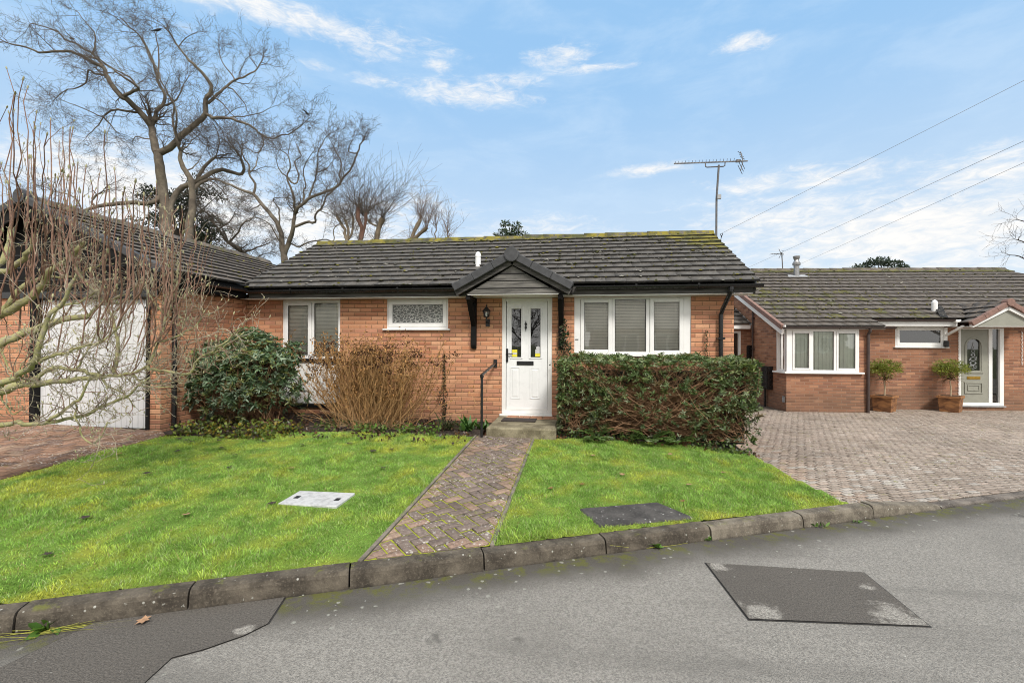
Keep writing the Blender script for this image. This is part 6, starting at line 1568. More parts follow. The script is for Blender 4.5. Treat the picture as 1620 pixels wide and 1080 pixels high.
bare_tree('bare_tree', 'largest bare winter tree, spreading grey limbs high above the garage roof', TREE_A, 3, M['bark_oak'], .70, 1.85, 2, .22, .02, .0058, TG, stop=1)
bare_tree('bare_tree', 'short grey trunk with a cut stub, standing right of the largest bare tree', TREE_B, 5, M['bark_oak'], 1.1, 1.2, 2, .24, .02, .0056, TG, stop=1, )
bare_tree('bare_tree', 'low dark bare tree between the garage ridge and the bungalow roof', TREE_F, 8, M['bark_dark'], .5, 1.2, 2, .28, .0, .006, TG)
bare_tree('bare_tree', 'forked bare winter tree with smooth limbs behind the left end of the bungalow roof', TREE_C, 13, M['bark_oak'], .60, 1.2, 2, .24, .02, .0056, TG, stop=1)

def pollard(key, label, seed, mat, nspray, Ls, up, lean=.35, twm='twigtan'):
    limbs = POLLARDS[key]; rng = np.random.default_rng(seed); base = limbs[0][2][0]
    T = thing('pollarded_tree', label, 'tree', (base[0], base[1], 0), 0, 'pollarded trees behind the ridge')
    big, tw = [], []
    for i, (r0, r1, pl) in enumerate(limbs):
        if i == 0: pl = [(pl[0][0], pl[0][1], -.4)] + list(pl)
        sp, rs = smooth_line(pl, r0 * .72, r1 * .72, rng, 3, .03); rs[-2] *= 1.25
        big.append((sp, rs, None))
        e = np.array(pl[-1])
        for _ in range(nspray):
            d = np.array([rng.normal() * lean, rng.normal() * lean, 1.0]); d /= np.linalg.norm(d)
            grow(e + rng.normal(size=3) * r1 * .5, d, Ls * rng.uniform(.4, 1.15), .011, 1, .11, up, tw, rng, .005)
        for p in pl[1:-1]:
            for _ in range(nspray // 2):
                d = np.array([rng.normal() * .6, rng.normal() * .6, .8]); grow(np.array(p), d / np.linalg.norm(d), Ls * .5 * rng.random() + .3, .008, 1, .15, up, tw, rng, .005)
    V, F, _ = tubes_np(big, 8); np_mesh('trunk', V, [F], mat, T, smooth=True)
    V, F, _ = tubes_np(tw, 3); np_mesh('crown', V, [F], M[twm], T)
pollard('pollard_a', 'leftmost pollarded tree above the ridge, three thin cut stems', 21, M['bark_plane'], 16, 1.4, .03, .8, 'twigbark')
pollard('pollard_b', 'pollarded tree with a thick straight red brown trunk above the ridge', 22, M['bark_red'], 20, 1.7, .03, .8, 'twigbark')
pollard('pollard_c', 'pollarded tree with a pale tan trunk and wide spray of twigs above the ridge', 23, M['bark_plane'], 34, 2.2, .03, .85, 'twigbark')
pollard('pollard_d', 'pollarded tree with two slanting greenish stubs above the ridge', 24, M['bark_plane'], 20, 1.5, .06, .4)
pollard('pollard_e', 'rightmost pollarded tree above the ridge, only thin upright shoots showing', 25, M['bark_plane'], 12, 1.5, .06, .3)

def leafy(name, label, base, clumps, n, seed, size, cols, trunk, group=None, limbs=None, droop=0.0, flat=.6):
    """foliage clumps (centre, radius) of many leaf sprays on a trunk with limbs"""
    rng = np.random.default_rng(seed)
    T = thing(name, label, 'tree', (base[0], base[1], 0), 0, group)
    top = np.mean([c for c, r in clumps], 0)
    lines = [([np.array([base[0], base[1], -.4]), np.array([base[0] * .6 + top[0] * .4, base[1], top[2] * .55]), np.array(top)], [trunk, trunk * .7, trunk * .3], None)]
    for c, r in clumps:
        s = np.array([base[0] * .4 + top[0] * .6, base[1] * .4 + top[1] * .6, c[2] * .75]); lines.append(([s, (s + np.array(c)) / 2 + rng.normal(size=3) * .15, np.array(c)], [trunk * .35, trunk * .2, trunk * .08], None))
    V, F, _ = tubes_np(lines, 7); np_mesh('trunk', V, [F], M['bark_dark'], T, smooth=True)
    P, D, C = [], [], []
    vol = np.array([r ** 2 for c, r in clumps]); pr = vol / vol.sum()
    for k in rng.choice(len(clumps), n, p=pr):
        c, r = clumps[k]; q = rng.normal(size=3); q /= np.linalg.norm(q); q *= rng.random() ** .45
        p = np.array(c) + q * r * np.array([1, 1, flat])
        if mnoise.noise(Vector(p) * (1.6 / r)) < -.12: continue
        P.append(p); D.append(q + rng.normal(size=3) * .5 + np.array([0, 0, droop]))
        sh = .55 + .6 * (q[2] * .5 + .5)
        C.append(np.array(cols[rng.integers(len(cols))]) * sh * rng.uniform(.7, 1.3))
    V, F, C2 = leaves_np(np.array(P), np.array(D), rng.uniform(.6, 1.2, len(P)) * size, size * .34, np.array(C)); np_mesh('crown', V, [F], M['leaf'], T, col=C2)
rr = np.random.default_rng(44)
cl = [((-28.6 + rr.uniform(-.5, 5.6), 18.6 + rr.uniform(-.8, .8), rr.uniform(7.0, 12.3)), rr.uniform(.5, .9)) for _ in range(75)]
cl = [(c, r) for c, r in cl if abs(c[0] + 25.7) < 3.7 - (c[2] - 6) * .33]
cl += [((-24.6, 18.9, 8.4), .8), ((-23.6, 18.9, 7.6), .7)]
leafy('evergreen_tree', 'dark holly like evergreen behind the trunks above the garage roof', (-26, 18.7), cl, 15000, 45, .20, [(.028, .040, .018), (.045, .055, .022), (.018, .026, .013)], .22)
leafy('evergreen_tree', 'small loose evergreen top just showing over the middle of the ridge', (-4.4, 21.8), [((-4.95, 21.8, 8.75), .5), ((-4.3, 21.8, 8.8), .45), ((-3.75, 21.9, 8.6), .5), ((-4.75, 21.8, 9.4), .3), ((-4.0, 21.8, 9.25), .35), ((-4.4, 21.8, 8.1), .9)], 2600, 46, .19, [(.05, .085, .035), (.075, .11, .045), (.035, .055, .03)], .14)
cl = [((38.7 + dx_, 58.3 + rr.uniform(-1, 1), z), r) for dx_, z, r in ((-2.6, 11.5, 1.0), (-1.2, 12.0, 1.2), (0, 12.3, 1.2), (1.3, 12.1, 1.2), (2.7, 11.7, 1.1), (3.6, 11.4, .8), (-.6, 12.6, .8), (.9, 12.7, .7), (0, 10.8, 1.6), (-1.9, 10.9, 1.1), (2.1, 10.9, 1.2))]
leafy('cedar_tree', 'flat topped dark cedar far behind the neighbouring roof', (38.7, 58.3), cl, 2600, 47, .40, [(.07, .10, .07), (.09, .12, .08), (.05, .07, .05)], .35, flat=.14)
TR = []; rq = np.random.default_rng(9)
b0 = (35.6, 32.6)
TR = [(.24, .16, [(b0[0], b0[1], 2), (35.6, 32.6, 5.5), (35.8, 32.7, 8)]), (.10, .03, [(35.7, 32.6, 6.5), (34.8, 32.5, 8.6), (34.0, 32.4, 9.4), (33.2, 32.3, 9.7)]), (.10, .03, [(35.8, 32.7, 8), (35.0, 32.5, 10.0), (34.2, 32.4, 10.9), (33.4, 32.3, 11.2)]), (.08, .03, [(35.6, 32.6, 6), (34.6, 32.5, 7.6), (33.6, 32.4, 8.4), (32.9, 32.3, 8.5)]), (.1, .03, [(35.8, 32.7, 8), (36.6, 32.9, 10.5), (37.6, 33, 12)]), (.1, .03, [(35.8, 32.7, 8), (35.9, 33, 11), (35.6, 33, 13.0)])]
bare_tree('bare_tree', 'bare tree at the right edge, twigs reaching in over the neighbouring roof', TR, 61, M['bark_dark'], 1.1, 1.5, 1, .2, .01, .009, TG, stop=1)

# ================================================================== MAGNOLIA ON THE LEFT LAWN
rng = np.random.default_rng(77)
MG = thing('magnolia_tree', 'bare magnolia with mossy limbs and pale furry buds in front of the garage', 'tree', (-5.95, -4.5, .06))
big, red, grey, buds = [], [], [], []
for i, (r0, r1, pl) in enumerate(MAGNOLIA):
    if i == 0:
        b = pl[0]; pl = [(b[0] - .02, b[1], lz(b[0], b[1]) - .12), *pl[1:]]
    sp, rs = smooth_line(pl, r0, r1, rng, 3, .05); big.append((sp, [max(r * .92, .0035) for r in rs], None))
def add_bud(p, d, s):
    d = d / (np.linalg.norm(d) + 1e-9); buds.append(([p, p + d * s * .35, p + d * s * .75, p + d * s], [s * .10, s * .19, s * .14, s * .02], None))
def mtwig(p, d, L, r, lv, up):
    n = 5; pts, rs, d2 = wander(p, d, L, r, n, .28, up, rng)
    (grey if rng.random() < .75 else red).append((pts, [max(x, .0018) for x in rs], None))
    if rng.random() < .55: add_bud(pts[-1], pts[-1] - pts[-2] + np.array([0, 0, .03]), rng.uniform(.016, .034))
    if lv:
        for k in range(1, n + 1):
            if rng.random() < .62:
                q = rng.normal(size=3); dd = (pts[k] - pts[k - 1]) / (L / n) * .6 + q / np.linalg.norm(q) * .8; dd[2] += .15
                mtwig(pts[k], dd / np.linalg.norm(dd), L * rng.uniform(.3, .6), max(.0016, rs[k] * .65), lv - 1, up)
for i, (r0, r1, pl) in enumerate(MAGNOLIA):
    if i in (0,): continue
    P = [np.array(p) for p in pl]
    for a, b in zip(P[:-1], P[1:]):
        if a[0] < -5.6: continue
        s = b - a; Ls = np.linalg.norm(s)
        for _ in range(rng.poisson(Ls / .045)):
            t = rng.random(); q = rng.normal(size=3); d = s / Ls * .55 + q / np.linalg.norm(q) * .8; d[2] += rng.choice([.35, -.05])
            mtwig(a + s * t, d / np.linalg.norm(d), rng.uniform(.10, .52), .0050, 1 if rng.random() < .7 else 2, .02)
    add_bud(P[-1], P[-1] - P[-2], .04)
extra = []
for r0, r1, pl in SHOOTS:
    for _ in range(2):
        o_ = np.array([rng.normal() * .12, rng.normal() * .16, rng.normal() * .08]); f_ = rng.uniform(.45, .95); b_ = np.array(pl[0])
        extra.append((r0 * .62, r1 * .6, [tuple(b_ + o_ + (np.array(p) - b_) * np.array([f_ * 1.3, f_, f_]) + rng.normal(size=3) * .008) for p in pl]))
for r0, r1, pl in SHOOTS + extra:
    sp, rs = smooth_line(pl, r0 * .85, r1 * .7, rng, 2, .05); red.append((sp, rs, None))
    add_bud(np.array(sp[-1]), np.array(sp[-1]) - np.array(sp[-2]), rng.uniform(.03, .05))
    for p, q in zip(sp[2:-1], sp[3:]):
        if rng.random() < .5:
            d = np.array(q) - np.array(p); d = d / np.linalg.norm(d) + rng.normal(size=3) * .35; add_bud(np.array(p), d, rng.uniform(.012, .03))
        if rng.random() < .22:
            d = np.array(q) - np.array(p); d = d / np.linalg.norm(d) + rng.normal(size=3) * .3; mtwig(np.array(p), d / np.linalg.norm(d), rng.uniform(.15, .4), .0036, 0, .06)
V, F, _ = tubes_np(big, 9); np_mesh('trunk', V, [F], M['bark_mag'], MG, smooth=True)
M['redtwig'] = bark_mat('reddish_shoot', [(.10, .055, .038), (.23, .13, .09), (.36, .26, .19)], 9)
M['greytwig'] = bark_mat('grey_green_twig', [(.15, .12, .09), (.33, .29, .21), (.48, .43, .32)], 9)
V, F, _ = tubes_np(red, 5); so_ = np_mesh('young_wood', V, [F], M['redtwig'], MG, smooth=True); so_['kind'] = 'stuff'
V, F, _ = tubes_np(grey, 4); so_ = np_mesh('fine_wood', V, [F], M['greytwig'], MG, smooth=True); so_['kind'] = 'stuff'
V, F, _ = tubes_np(buds, 6); np_mesh('buds', V, [F], plain('furry_bud', (.33, .315, .18), .9, .25, 30), MG, smooth=True)

# ================================================================== SHRUBS AND HEDGE
def rosette_bush(name, label, cat, base, inside, surf, n_ros, cols, L, nl, seed, stems, hull=None, brown=.12):
    """evergreen bush: twig skeleton, and star shaped leaf whorls at the twig tips"""
    rg = np.random.default_rng(seed)
    T = thing(name, label, cat, base)
    P, N, S = surf(n_ros, rg)
    D, PP, CC, LL = [], [], [], []
    for p, nrm, sh in zip(P, N, S):
        ax = unit(nrm * .8 + np.array([0, 0, .55]) + rg.normal(size=3) * .35)
        u = unit(np.cross(ax, rg.normal(size=3))); w = np.cross(ax, u)
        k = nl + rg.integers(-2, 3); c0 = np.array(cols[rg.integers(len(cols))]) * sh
        if rg.random() < brown: c0 = np.array([.12, .085, .03]) * sh
        s = rg.choice([.55, .8, 1.0, 1.2]) * rg.uniform(.85, 1.15); a0 = rg.random() * 6.3
        for j in range(k):
            t = a0 + j * 2.4; el = rg.uniform(.15, .75)
            D.append((u * math.cos(t) + w * math.sin(t)) * math.cos(el) + ax * math.sin(el)); PP.append(p + ax * rg.uniform(-.01, .012)); CC.append(c0 * rg.uniform(.7, 1.35)); LL.append(L * s * rg.uniform(.75, 1.15))
    LL = np.array(LL); V, F, C = leaves_np(np.array(PP), np.array(D), LL, LL * .30, np.array(CC), .2, .12)
    np_mesh('foliage', V, [F], M['leaf'], T, col=C)
    lines = []
    for k in range(stems):
        j = rg.integers(len(P)); tip = P[j] - N[j] * .015; root = inside(rg); mid = root * .45 + tip * .55 + rg.normal(size=3) * .07
        q1 = root * .75 + tip * .25 + rg.normal(size=3) * .05; r = rg.uniform(.004, .009)
        c = np.array([.24, .14, .08]) * rg.uniform(.45, 1.6)
        sp, rs = smooth_line([root, q1, mid, tip], r, .0022, rg, 3, .06); lines.append((sp, rs, c))
    V, F, C = tubes_np(lines, 4); np_mesh('stems', V, [F], M['twig'], T, col=C)
    return T
# clipped hedge
def hz(x): return 1.30 + .025 * math.sin(x * 5.1) + .02 * math.sin(x * 11 + 1)
def hedge_surf(n, rg):
    P, N, S = [], [], []
    while len(P) < n:
        f = rg.random(); x = rg.uniform(-.27, 2.56)
        zb = lz(x, -1.0)
        if f < .30:                                          # top
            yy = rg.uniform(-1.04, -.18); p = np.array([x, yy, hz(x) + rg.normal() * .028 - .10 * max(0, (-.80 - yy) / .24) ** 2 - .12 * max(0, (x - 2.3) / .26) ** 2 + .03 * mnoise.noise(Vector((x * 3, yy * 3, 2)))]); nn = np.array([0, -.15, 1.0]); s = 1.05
        elif f < .82:                                        # front: thins out towards the ground
            t = rg.random() ** .75; z = zb + .03 + (hz(x) - zb - .03) * t
            dens = .30 + .75 * min(1, max(0, (t - .12) / .6))
            dens *= .22 + 1.2 * max(0, mnoise.noise(Vector((x * 2.6, z * 2.6, 4.4))) + .36)
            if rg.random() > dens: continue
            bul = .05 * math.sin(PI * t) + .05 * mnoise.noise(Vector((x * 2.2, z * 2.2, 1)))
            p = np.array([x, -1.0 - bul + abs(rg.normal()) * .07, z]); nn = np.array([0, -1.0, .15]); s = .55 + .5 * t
        elif f < .93:                                        # right end
            t = rg.random() ** .8; y = rg.uniform(-1.0, -.2); z = zb + .05 + (hz(2.5) - zb - .05) * t
            if rg.random() > .4 + .6 * t: continue
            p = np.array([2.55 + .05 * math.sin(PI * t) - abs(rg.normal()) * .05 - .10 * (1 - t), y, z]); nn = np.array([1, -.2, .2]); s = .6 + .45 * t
        else:                                                # left end
            t = rg.random() ** .8; p = np.array([-.28 + abs(rg.normal()) * .04, rg.uniform(-1, -.2), zb + .1 + (hz(-.2) - zb - .1) * t]); nn = np.array([-1, -.2, .2]); s = .6 + .4 * t
        P.append(p); N.append(unit(nn)); S.append(s)
    return np.array(P), np.array(N), np.array(S)
HC = [(.10, .16, .048), (.13, .19, .075), (.07, .115, .034), (.18, .22, .085), (.115, .155, .036), (.25, .30, .17)]
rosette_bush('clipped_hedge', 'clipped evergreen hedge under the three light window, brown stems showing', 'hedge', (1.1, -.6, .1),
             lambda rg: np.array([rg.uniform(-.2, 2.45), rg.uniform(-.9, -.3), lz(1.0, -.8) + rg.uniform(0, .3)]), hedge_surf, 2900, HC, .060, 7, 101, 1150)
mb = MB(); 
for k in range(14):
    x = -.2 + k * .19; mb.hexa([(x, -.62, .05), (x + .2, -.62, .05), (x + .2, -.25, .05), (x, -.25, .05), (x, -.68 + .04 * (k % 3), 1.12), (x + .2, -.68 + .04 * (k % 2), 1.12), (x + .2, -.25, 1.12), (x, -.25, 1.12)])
mb.build('inner_shade', plain('dark_inner_shade', (.016, .017, .009), 1, .5, 14), bpy.data.objects['clipped_hedge'])  # solid dark core standing in for shade inside the hedge
# rounded shrub by the garage
def shrub_surf(n, rg):
    P, N, S = [], [], []
    c = np.array([-5.42, -1.02, .84]); R = np.array([.94, .58, .76])
    while len(P) < n:
        q = rg.normal(size=3); q /= np.linalg.norm(q)
        if q[1] > .55: continue
        bul = 1 + .34 * mnoise.noise(Vector(q) * 2.3 + Vector((5, 0, 0))) + .06 * rg.normal()
        p = c + q * R * bul * (1 - abs(rg.normal()) * .10)
        if p[2] < lz(p[0], p[1]) + .10: continue
        dens = .12 + 1.0 * min(1, max(0, (p[2] - .45) / .6)); dens *= .25 + 1.25 * max(0, mnoise.noise(Vector(p) * 3.6) + .38)
        if q[0] > .55 and p[2] < 1.2: dens *= .55
        if rg.random() > dens: continue
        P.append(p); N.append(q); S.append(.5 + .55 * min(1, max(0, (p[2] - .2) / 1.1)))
    for _ in range(60):                                      # shoots reaching above
        x = rg.choice([-5.35, -4.75, -4.68, -5.9, -5.2]) + rg.normal() * .09; P.append(np.array([x, -.85 + rg.normal() * .1, 1.38 + rg.random() * (.30 if abs(x + 5.25) < .3 else .14)])); N.append(np.array([0, 0, 1.])); S.append(1.05)
    return np.array(P), np.array(N), np.array(S)
rosette_bush('evergreen_shrub', 'rounded dark evergreen shrub in the corner between garage and bungalow', 'shrub', (-5.42, -1.0, .19),
             lambda rg: np.array([-5.42 + rg.normal() * .25, -1.0 + rg.normal() * .12, .18]), shrub_surf, 2150, [(.105, .175, .085), (.14, .215, .115), (.075, .13, .055), (.23, .30, .20), (.17, .195, .06)], .080, 7, 103, 620)
mb = MB(); mb.lathe((-5.42, -.85, .5), [(.22, 0), (.46, .25), (.46, .5), (.22, .72), (.05, .75)], 9); mb.build('inner_shade', bpy.data.materials['dark_inner_shade'], bpy.data.objects['evergreen_shrub'])  # dark core put in as the shade within the shrub

# dry hydrangea
rg = np.random.default_rng(31)
HY = thing('hydrangea', 'winter hydrangea of dry tan stems topped with dark dead flower heads', 'shrub', (-3.4, -.75, .17))
lines, heads, lf, lfd, lfc = [], [], [], [], []
for k in range(520):
    b = np.array([-3.32 + rg.normal() * .26, -.78 + rg.normal() * .12, .15]); a = rg.normal(); lean = rg.normal() * .215 + .02
    H = rg.uniform(.72, 1.02) * (1.40 - .30 * lean * lean / .08 * .35); tip = b + np.array([lean * 1.75 + (b[0] + 3.32) * .9, rg.normal() * .18 - .1, max(.35, H * (1 - .30 * abs(lean)))])
    mid = b * .5 + tip * .5 + np.array([lean * .12, 0, -.04]) + rg.normal(size=3) * .035
    c = np.array([.45, .27, .125]) * rg.uniform(.5, 1.4)
    sp, rs = smooth_line([b, mid, tip], rg.uniform(.004, .006), .0026, rg, 4, .05); lines.append((sp, rs, c))
    for _ in range(3):
        j = rg.integers(3, len(sp)); d = np.array([rg.normal() * .5, rg.normal() * .5, 1]); L = rg.uniform(.10, .34); pts, r2, _d = wander(np.array(sp[j]), unit(d), L, .0028, 4, .2, .03, rg); lines.append((pts, [max(.0015, x) for x in r2], c * rg.uniform(.8, 1.2)))
        for _k in range(2): lf.append(pts[-1 - _k]); lfd.append(rg.normal(size=3) + np.array([0, 0, -.2])); lfc.append(np.array([.38, .21, .085]) * rg.uniform(.4, 1.5))
    if k < 95 and abs(lean) < .40: heads.append(tip + np.array([0, 0, .02]))
for k in range(90):                                          # floppy stems at the foot
    b = np.array([-3.25 + rg.normal() * .35, -.85 + rg.normal() * .1, .16]); d = np.array([rg.normal(), -.4 + rg.normal() * .4, .5]); pts, r2, _d = wander(b, unit(d), rg.uniform(.3, .75), .0045, 6, .2, -.05, rg); lines.append((pts, [max(.002, x) for x in r2], np.array([.36, .26, .15]) * rg.uniform(.5, 1.3)))
V, F, C = tubes_np(lines, 4); np_mesh('stems', V, [F], M['twig'], HY, col=C)
V, F, C = leaves_np(np.array(lf), np.array(lfd), rg.uniform(.03, .06, len(lf)), .022, np.array(lfc), .4, .3); np_mesh('dry_leaves', V, [F], M['petal'], HY, col=C)
P, D, C = [], [], []
for h in heads:
    for _ in range(26):
        q = rg.normal(size=3) * np.array([.045, .045, .018]); P.append(h + q); D.append(rg.normal(size=3)); C.append(np.array([.055, .028, .018]) * rg.uniform(.5, 1.7))
V, F, C = leaves_np(np.array(P), np.array(D), .026, .020, np.array(C), .3); np_mesh('flower_heads', V, [F], M['petal'], HY, col=C)

def tuft(name, label, cat, x, y, n, L, W, cols, seed, spread=.9, kind='strap', rad=.05, group=None, upz=.9):
    rg = np.random.default_rng(seed); z = lz(x, y) - .01
    T = thing(name, label, cat, (x, y, z), 0, group)
    P = np.array([[x + rg.normal() * rad, y + rg.normal() * rad, z] for _ in range(n)]); V, F = [], []; C = []
    for p in P:
        d = np.array([rg.normal() * spread, rg.normal() * spread, upz]); d /= np.linalg.norm(d); l = L * rg.uniform(.55, 1.15); w = W * rg.uniform(.7, 1.2)
        s = unit(np.cross(d, np.array([0, 0, 1.0]) + rg.normal(size=3) * .2)); c = np.array(cols[rg.integers(len(cols))]) * rg.uniform(.6, 1.3)
        k0 = len(V); q = p.copy(); m = 6
        for i in range(m + 1):
            t = i / m; ww = w * (math.sin(PI * (.12 + .88 * t) ** .8) if kind == 'leaf' else (1 - t) ** .6 + .02) * .5
            V += [q - s * ww, q + s * ww]; C += [c * (.6 + .5 * t)] * 2; d = d + np.array([0, 0, -1]) * (.16 if kind == 'strap' else .10) * (.4 + t); d /= np.linalg.norm(d); q = q + d * l / m
        F += [(k0 + 2 * i, k0 + 2 * i + 1, k0 + 2 * i + 3, k0 + 2 * i + 2) for i in range(m)]
    np_mesh('leaves', np.array(V), [np.array(F)], M['leaf'], T, col=np.array(C)); return T
tuft('strappy_plant', 'clump of dark strap leaves left of the handrail', 'plant', -2.05, -.75, 60, .34, .020, [(.04, .075, .025), (.06, .10, .03), (.11, .085, .045)], 1)
tuft('broadleaf_plant', 'bright broad leaved plant between the strap leaves and the handrail', 'plant', -1.75, -.72, 26, .26, .075, [(.09, .20, .035), (.06, .15, .03), (.13, .24, .05)], 2, .6, 'leaf')
tuft('broadleaf_plant', 'small broad leaved seedling right behind the handrail post', 'plant', -1.50, -.62, 14, .20, .06, [(.09, .19, .035), (.07, .15, .03)], 3, .6, 'leaf')
tuft('strappy_plant', 'dark strap leaves in front of the hydrangea', 'plant', -3.0, -1.05, 30, .24, .018, [(.025, .045, .02), (.04, .06, .025)], 5)
for i, (x, y, s, lab) in enumerate(((.28, -1.08, 1.0, 'fern at the left foot of the hedge'), (1.05, -1.06, 1.15, 'larger fern at the middle foot of the hedge'), (1.42, -1.02, .8, 'smallest fern at the foot of the hedge'))):
    rg = np.random.default_rng(60 + i); T = thing('fern', lab, 'fern', (x, y, lz(x, y)), 0, 'ferns under the hedge'); P, D, C, LL = [], [], [], []
    for f in range(13):
        a = rg.uniform(0, 6.3); d = np.array([math.cos(a) * .8, math.sin(a) * .5 - .3, 1.0]); d /= np.linalg.norm(d); q = np.array([x, y, lz(x, y)]); L = .34 * s * rg.uniform(.7, 1.1); c = np.array([.075, .125, .03]) * rg.uniform(.6, 1.4)
        for k in range(16):
            d = d + np.array([0, 0, -.085]); d /= np.linalg.norm(d); q = q + d * L / 16; sd = unit(np.cross(d, np.array([0, 0, 1.])))
            if k > 2:
                for sg in (-1, 1): P.append(q); D.append(sd * sg + d * .35); C.append(c * rg.uniform(.8, 1.2)); LL.append(.085 * s * math.sin(PI * min(1, (k + 2) / 19)))
    LL = np.array(LL); V, F, C = leaves_np(np.array(P), np.array(D), LL, LL * .28, np.array(C), .1); np_mesh('fronds', V, [F], M['leaf'], T, col=C)
def climber(label, x, y, z0, z1, n, seed, L, dense, cols):
    rg = np.random.default_rng(seed); T = thing('climbing_plant', label, 'climbing plant', (x, y, z0))
    st = [np.array([x + .02 * math.sin(k * .9), y, z0 + (z1 - z0) * k / 12]) for k in range(13)]
    V, F, C = tubes_np([(st, [.006 - .0003 * k for k in range(13)], (.09, .06, .04))], 5); np_mesh('stem', V, [F], M['twig'], T, col=C)
    t = rg.random(n); w = dense(t); P = np.stack([x + rg.normal(size=n) * w, y - .01 - abs(rg.normal(size=n)) * w * .6, z0 + (z1 - z0) * t], 1)
    D = rg.normal(size=(n, 3)) + np.array([0, -.6, -.3]); C = np.array([cols[i] for i in rg.integers(len(cols), size=n)]) * rg.uniform(.6, 1.3, (n, 1))
    V, F, C = leaves_np(P, D, rg.uniform(.6, 1.2, n) * L, L * .6, C, .2); np_mesh('foliage', V, [F], M['leaf'], T, col=C)
climber('thin dark climber on the brick wall between hydrangea and door', -2.33, -.03, .2, 1.33, 330, 70, .034, lambda t: .008 + .045 * np.exp(-((t - .35) / .18) ** 2), [(.035, .05, .022), (.06, .055, .03), (.025, .035, .018)])
climber('ivy with dead flower sprays round the right porch bracket', -.22, -.06, .9, 1.95, 420, 71, .05, lambda t: .03 + .06 * np.exp(-((t - .35) / .3) ** 2), [(.045, .08, .03), (.03, .055, .022), (.16, .11, .07)])
climber('wisp of ivy on the brick right of the three light window', 2.08, -.03, 1.1, 1.78, 110, 72, .030, lambda t: .008 + .035 * np.exp(-((t - .15) / .2) ** 2), [(.05, .08, .03), (.08, .07, .03)])

# ground cover along the bed
def cover(name, label, x0, x1, y0, y1, n, L, cols, seed, h=.10):
    rg = np.random.default_rng(seed); x = rg.uniform(x0, x1, n); y = rg.uniform(y0, y1, n)
    k = vnoise(x, y, 3.0, seed) > -.15; x, y = x[k], y[k]; n = len(x)
    P = np.stack([x, y, lawn_z(x, y) + rg.random(n) ** 2 * h], 1); D = rg.normal(size=(n, 3)) + np.array([0, -.3, .25])
    C = np.array([cols[i] for i in rg.integers(len(cols), size=n)]) * rg.uniform(.55, 1.35, (n, 1)); V, F, C = leaves_np(P, D, rg.uniform(.6, 1.2, n) * L, L * .7, C, .15)
    o = np_mesh(name, V, [F], M['leaf'], None, col=C); tagit(o, label, 'ground cover', kind='stuff')
cover('ground_cover', 'low yellow green ground cover at the foot of the evergreen shrub', -5.88, -4.2, -2.02, -1.25, 2300, .052, [(.12, .17, .03), (.18, .22, .04), (.08, .115, .028), (.26, .20, .03), (.06, .035, .025)], 80, .15)
cover('ground_cover', 'low green ground cover in front of the hydrangea', -4.1, -2.1, -1.30, -.80, 850, .05, [(.10, .19, .03), (.14, .22, .04), (.07, .12, .025)], 81)
cover('ground_cover', 'dark ivy and seedlings under the hedge', -.25, 2.45, -1.08, -.75, 900, .045, [(.04, .065, .025), (.06, .095, .03), (.09, .14, .03)], 82, .14)
cover('leaf_litter', 'dead leaves scattered over the flower bed', -5.8, -1.55, -1.75, -.2, 1300, .055, [(.055, .030, .018), (.035, .022, .018), (.12, .065, .03), (.09, .05, .035)], 83, .035)
cover('leaf_litter', 'rusty dead leaves under the front of the hedge', -.3, 2.5, -1.12, -.85, 260, .05, [(.20, .075, .03), (.07, .035, .02), (.13, .07, .04)], 84, .03)
M['aerialm'] = plain('weathered_aluminium', (.13, .125, .125), .5, .2, 20, .5)
# ================================================================== AERIALS, CABLES, BIRDS, LEAVES
AR = thing('tv_aerial', 'long tv aerial on a mast at the right end of the bungalow roof', 'tv aerial', (2.88, 2.25, 3.75))
mb = MB(); mb.tube([(2.88, 2.25, 3.35), (2.885, 2.25, 4.6), (2.93, 2.25, 5.31)], .021, 8); mb.box(2.80, 2.23, 3.5, 2.90, 2.27, 3.53); mb.box(2.80, 2.23, 3.75, 2.90, 2.27, 3.78); mb.build('mast', M['aerialm'], AR)
mb = MB(); mb.box(2.885, 2.19, 4.58, 2.965, 2.23, 4.68); mb.build('amplifier', M['lead'], AR, bevel=.008)
b0, b1 = Vector((2.02, 2.25, 5.385)), Vector((3.50, 2.25, 5.365))
mb = MB(); mb.bar(b0, b1, .022, .022); mb.tube([(2.66, 2.25, 5.37), (2.665, 2.25, 5.29), (2.69, 2.25, 5.275), (3.02, 2.25, 5.275), (3.05, 2.25, 5.29), (3.055, 2.25, 5.37)], .012, 6); mb.build('boom', M['aerialm'], AR)
mb = MB()
for k in range(18):
    c = b0.lerp(b1, .02 + k * .047); l = .055 + .035 * k / 18; mb.bar(c + Vector((-.25 * l, -l, .02 + l * .15)), c + Vector((.25 * l, l, .02 + l * .15)), .008, .008)
for sg in (1, -1):
    for k in range(3):
        c = Vector((3.40, 2.25, 5.366 + sg * (.05 + .055 * k))); c.x += -.02 * k * 1.2; mb.bar(c + Vector((-.10, -.17, -.02 * sg)), c + Vector((.10, .17, .05 * sg)), .009, .009)
    mb.bar((3.41, 2.25, 5.366), (3.36, 2.25, 5.366 + sg * .20), .014, .014)
mb.box(3.27, 2.225, 5.35, 3.35, 2.275, 5.40); mb.build('elements', M['aerialm'], AR)
t = nthing('tv_aerial', 'small thin tv aerial behind the neighbouring roof ridge beside the flue', 'tv aerial', 2.5, 5.0, 4.0)
mb = MB(); mb.tube([(.01, 0, -.3), (0, 0, .35), (-.03, 0, .86)], .02, 6); mb.build('mast', M['aerialm'], t)
mb = MB(); mb.bar((-.42, 0, .80), (.02, .02, .84), .016, .016)
for k in range(6): mb.bar((-.40 + .075 * k, -.1, .80), (-.40 + .075 * k, .1, .81), .01, .01)
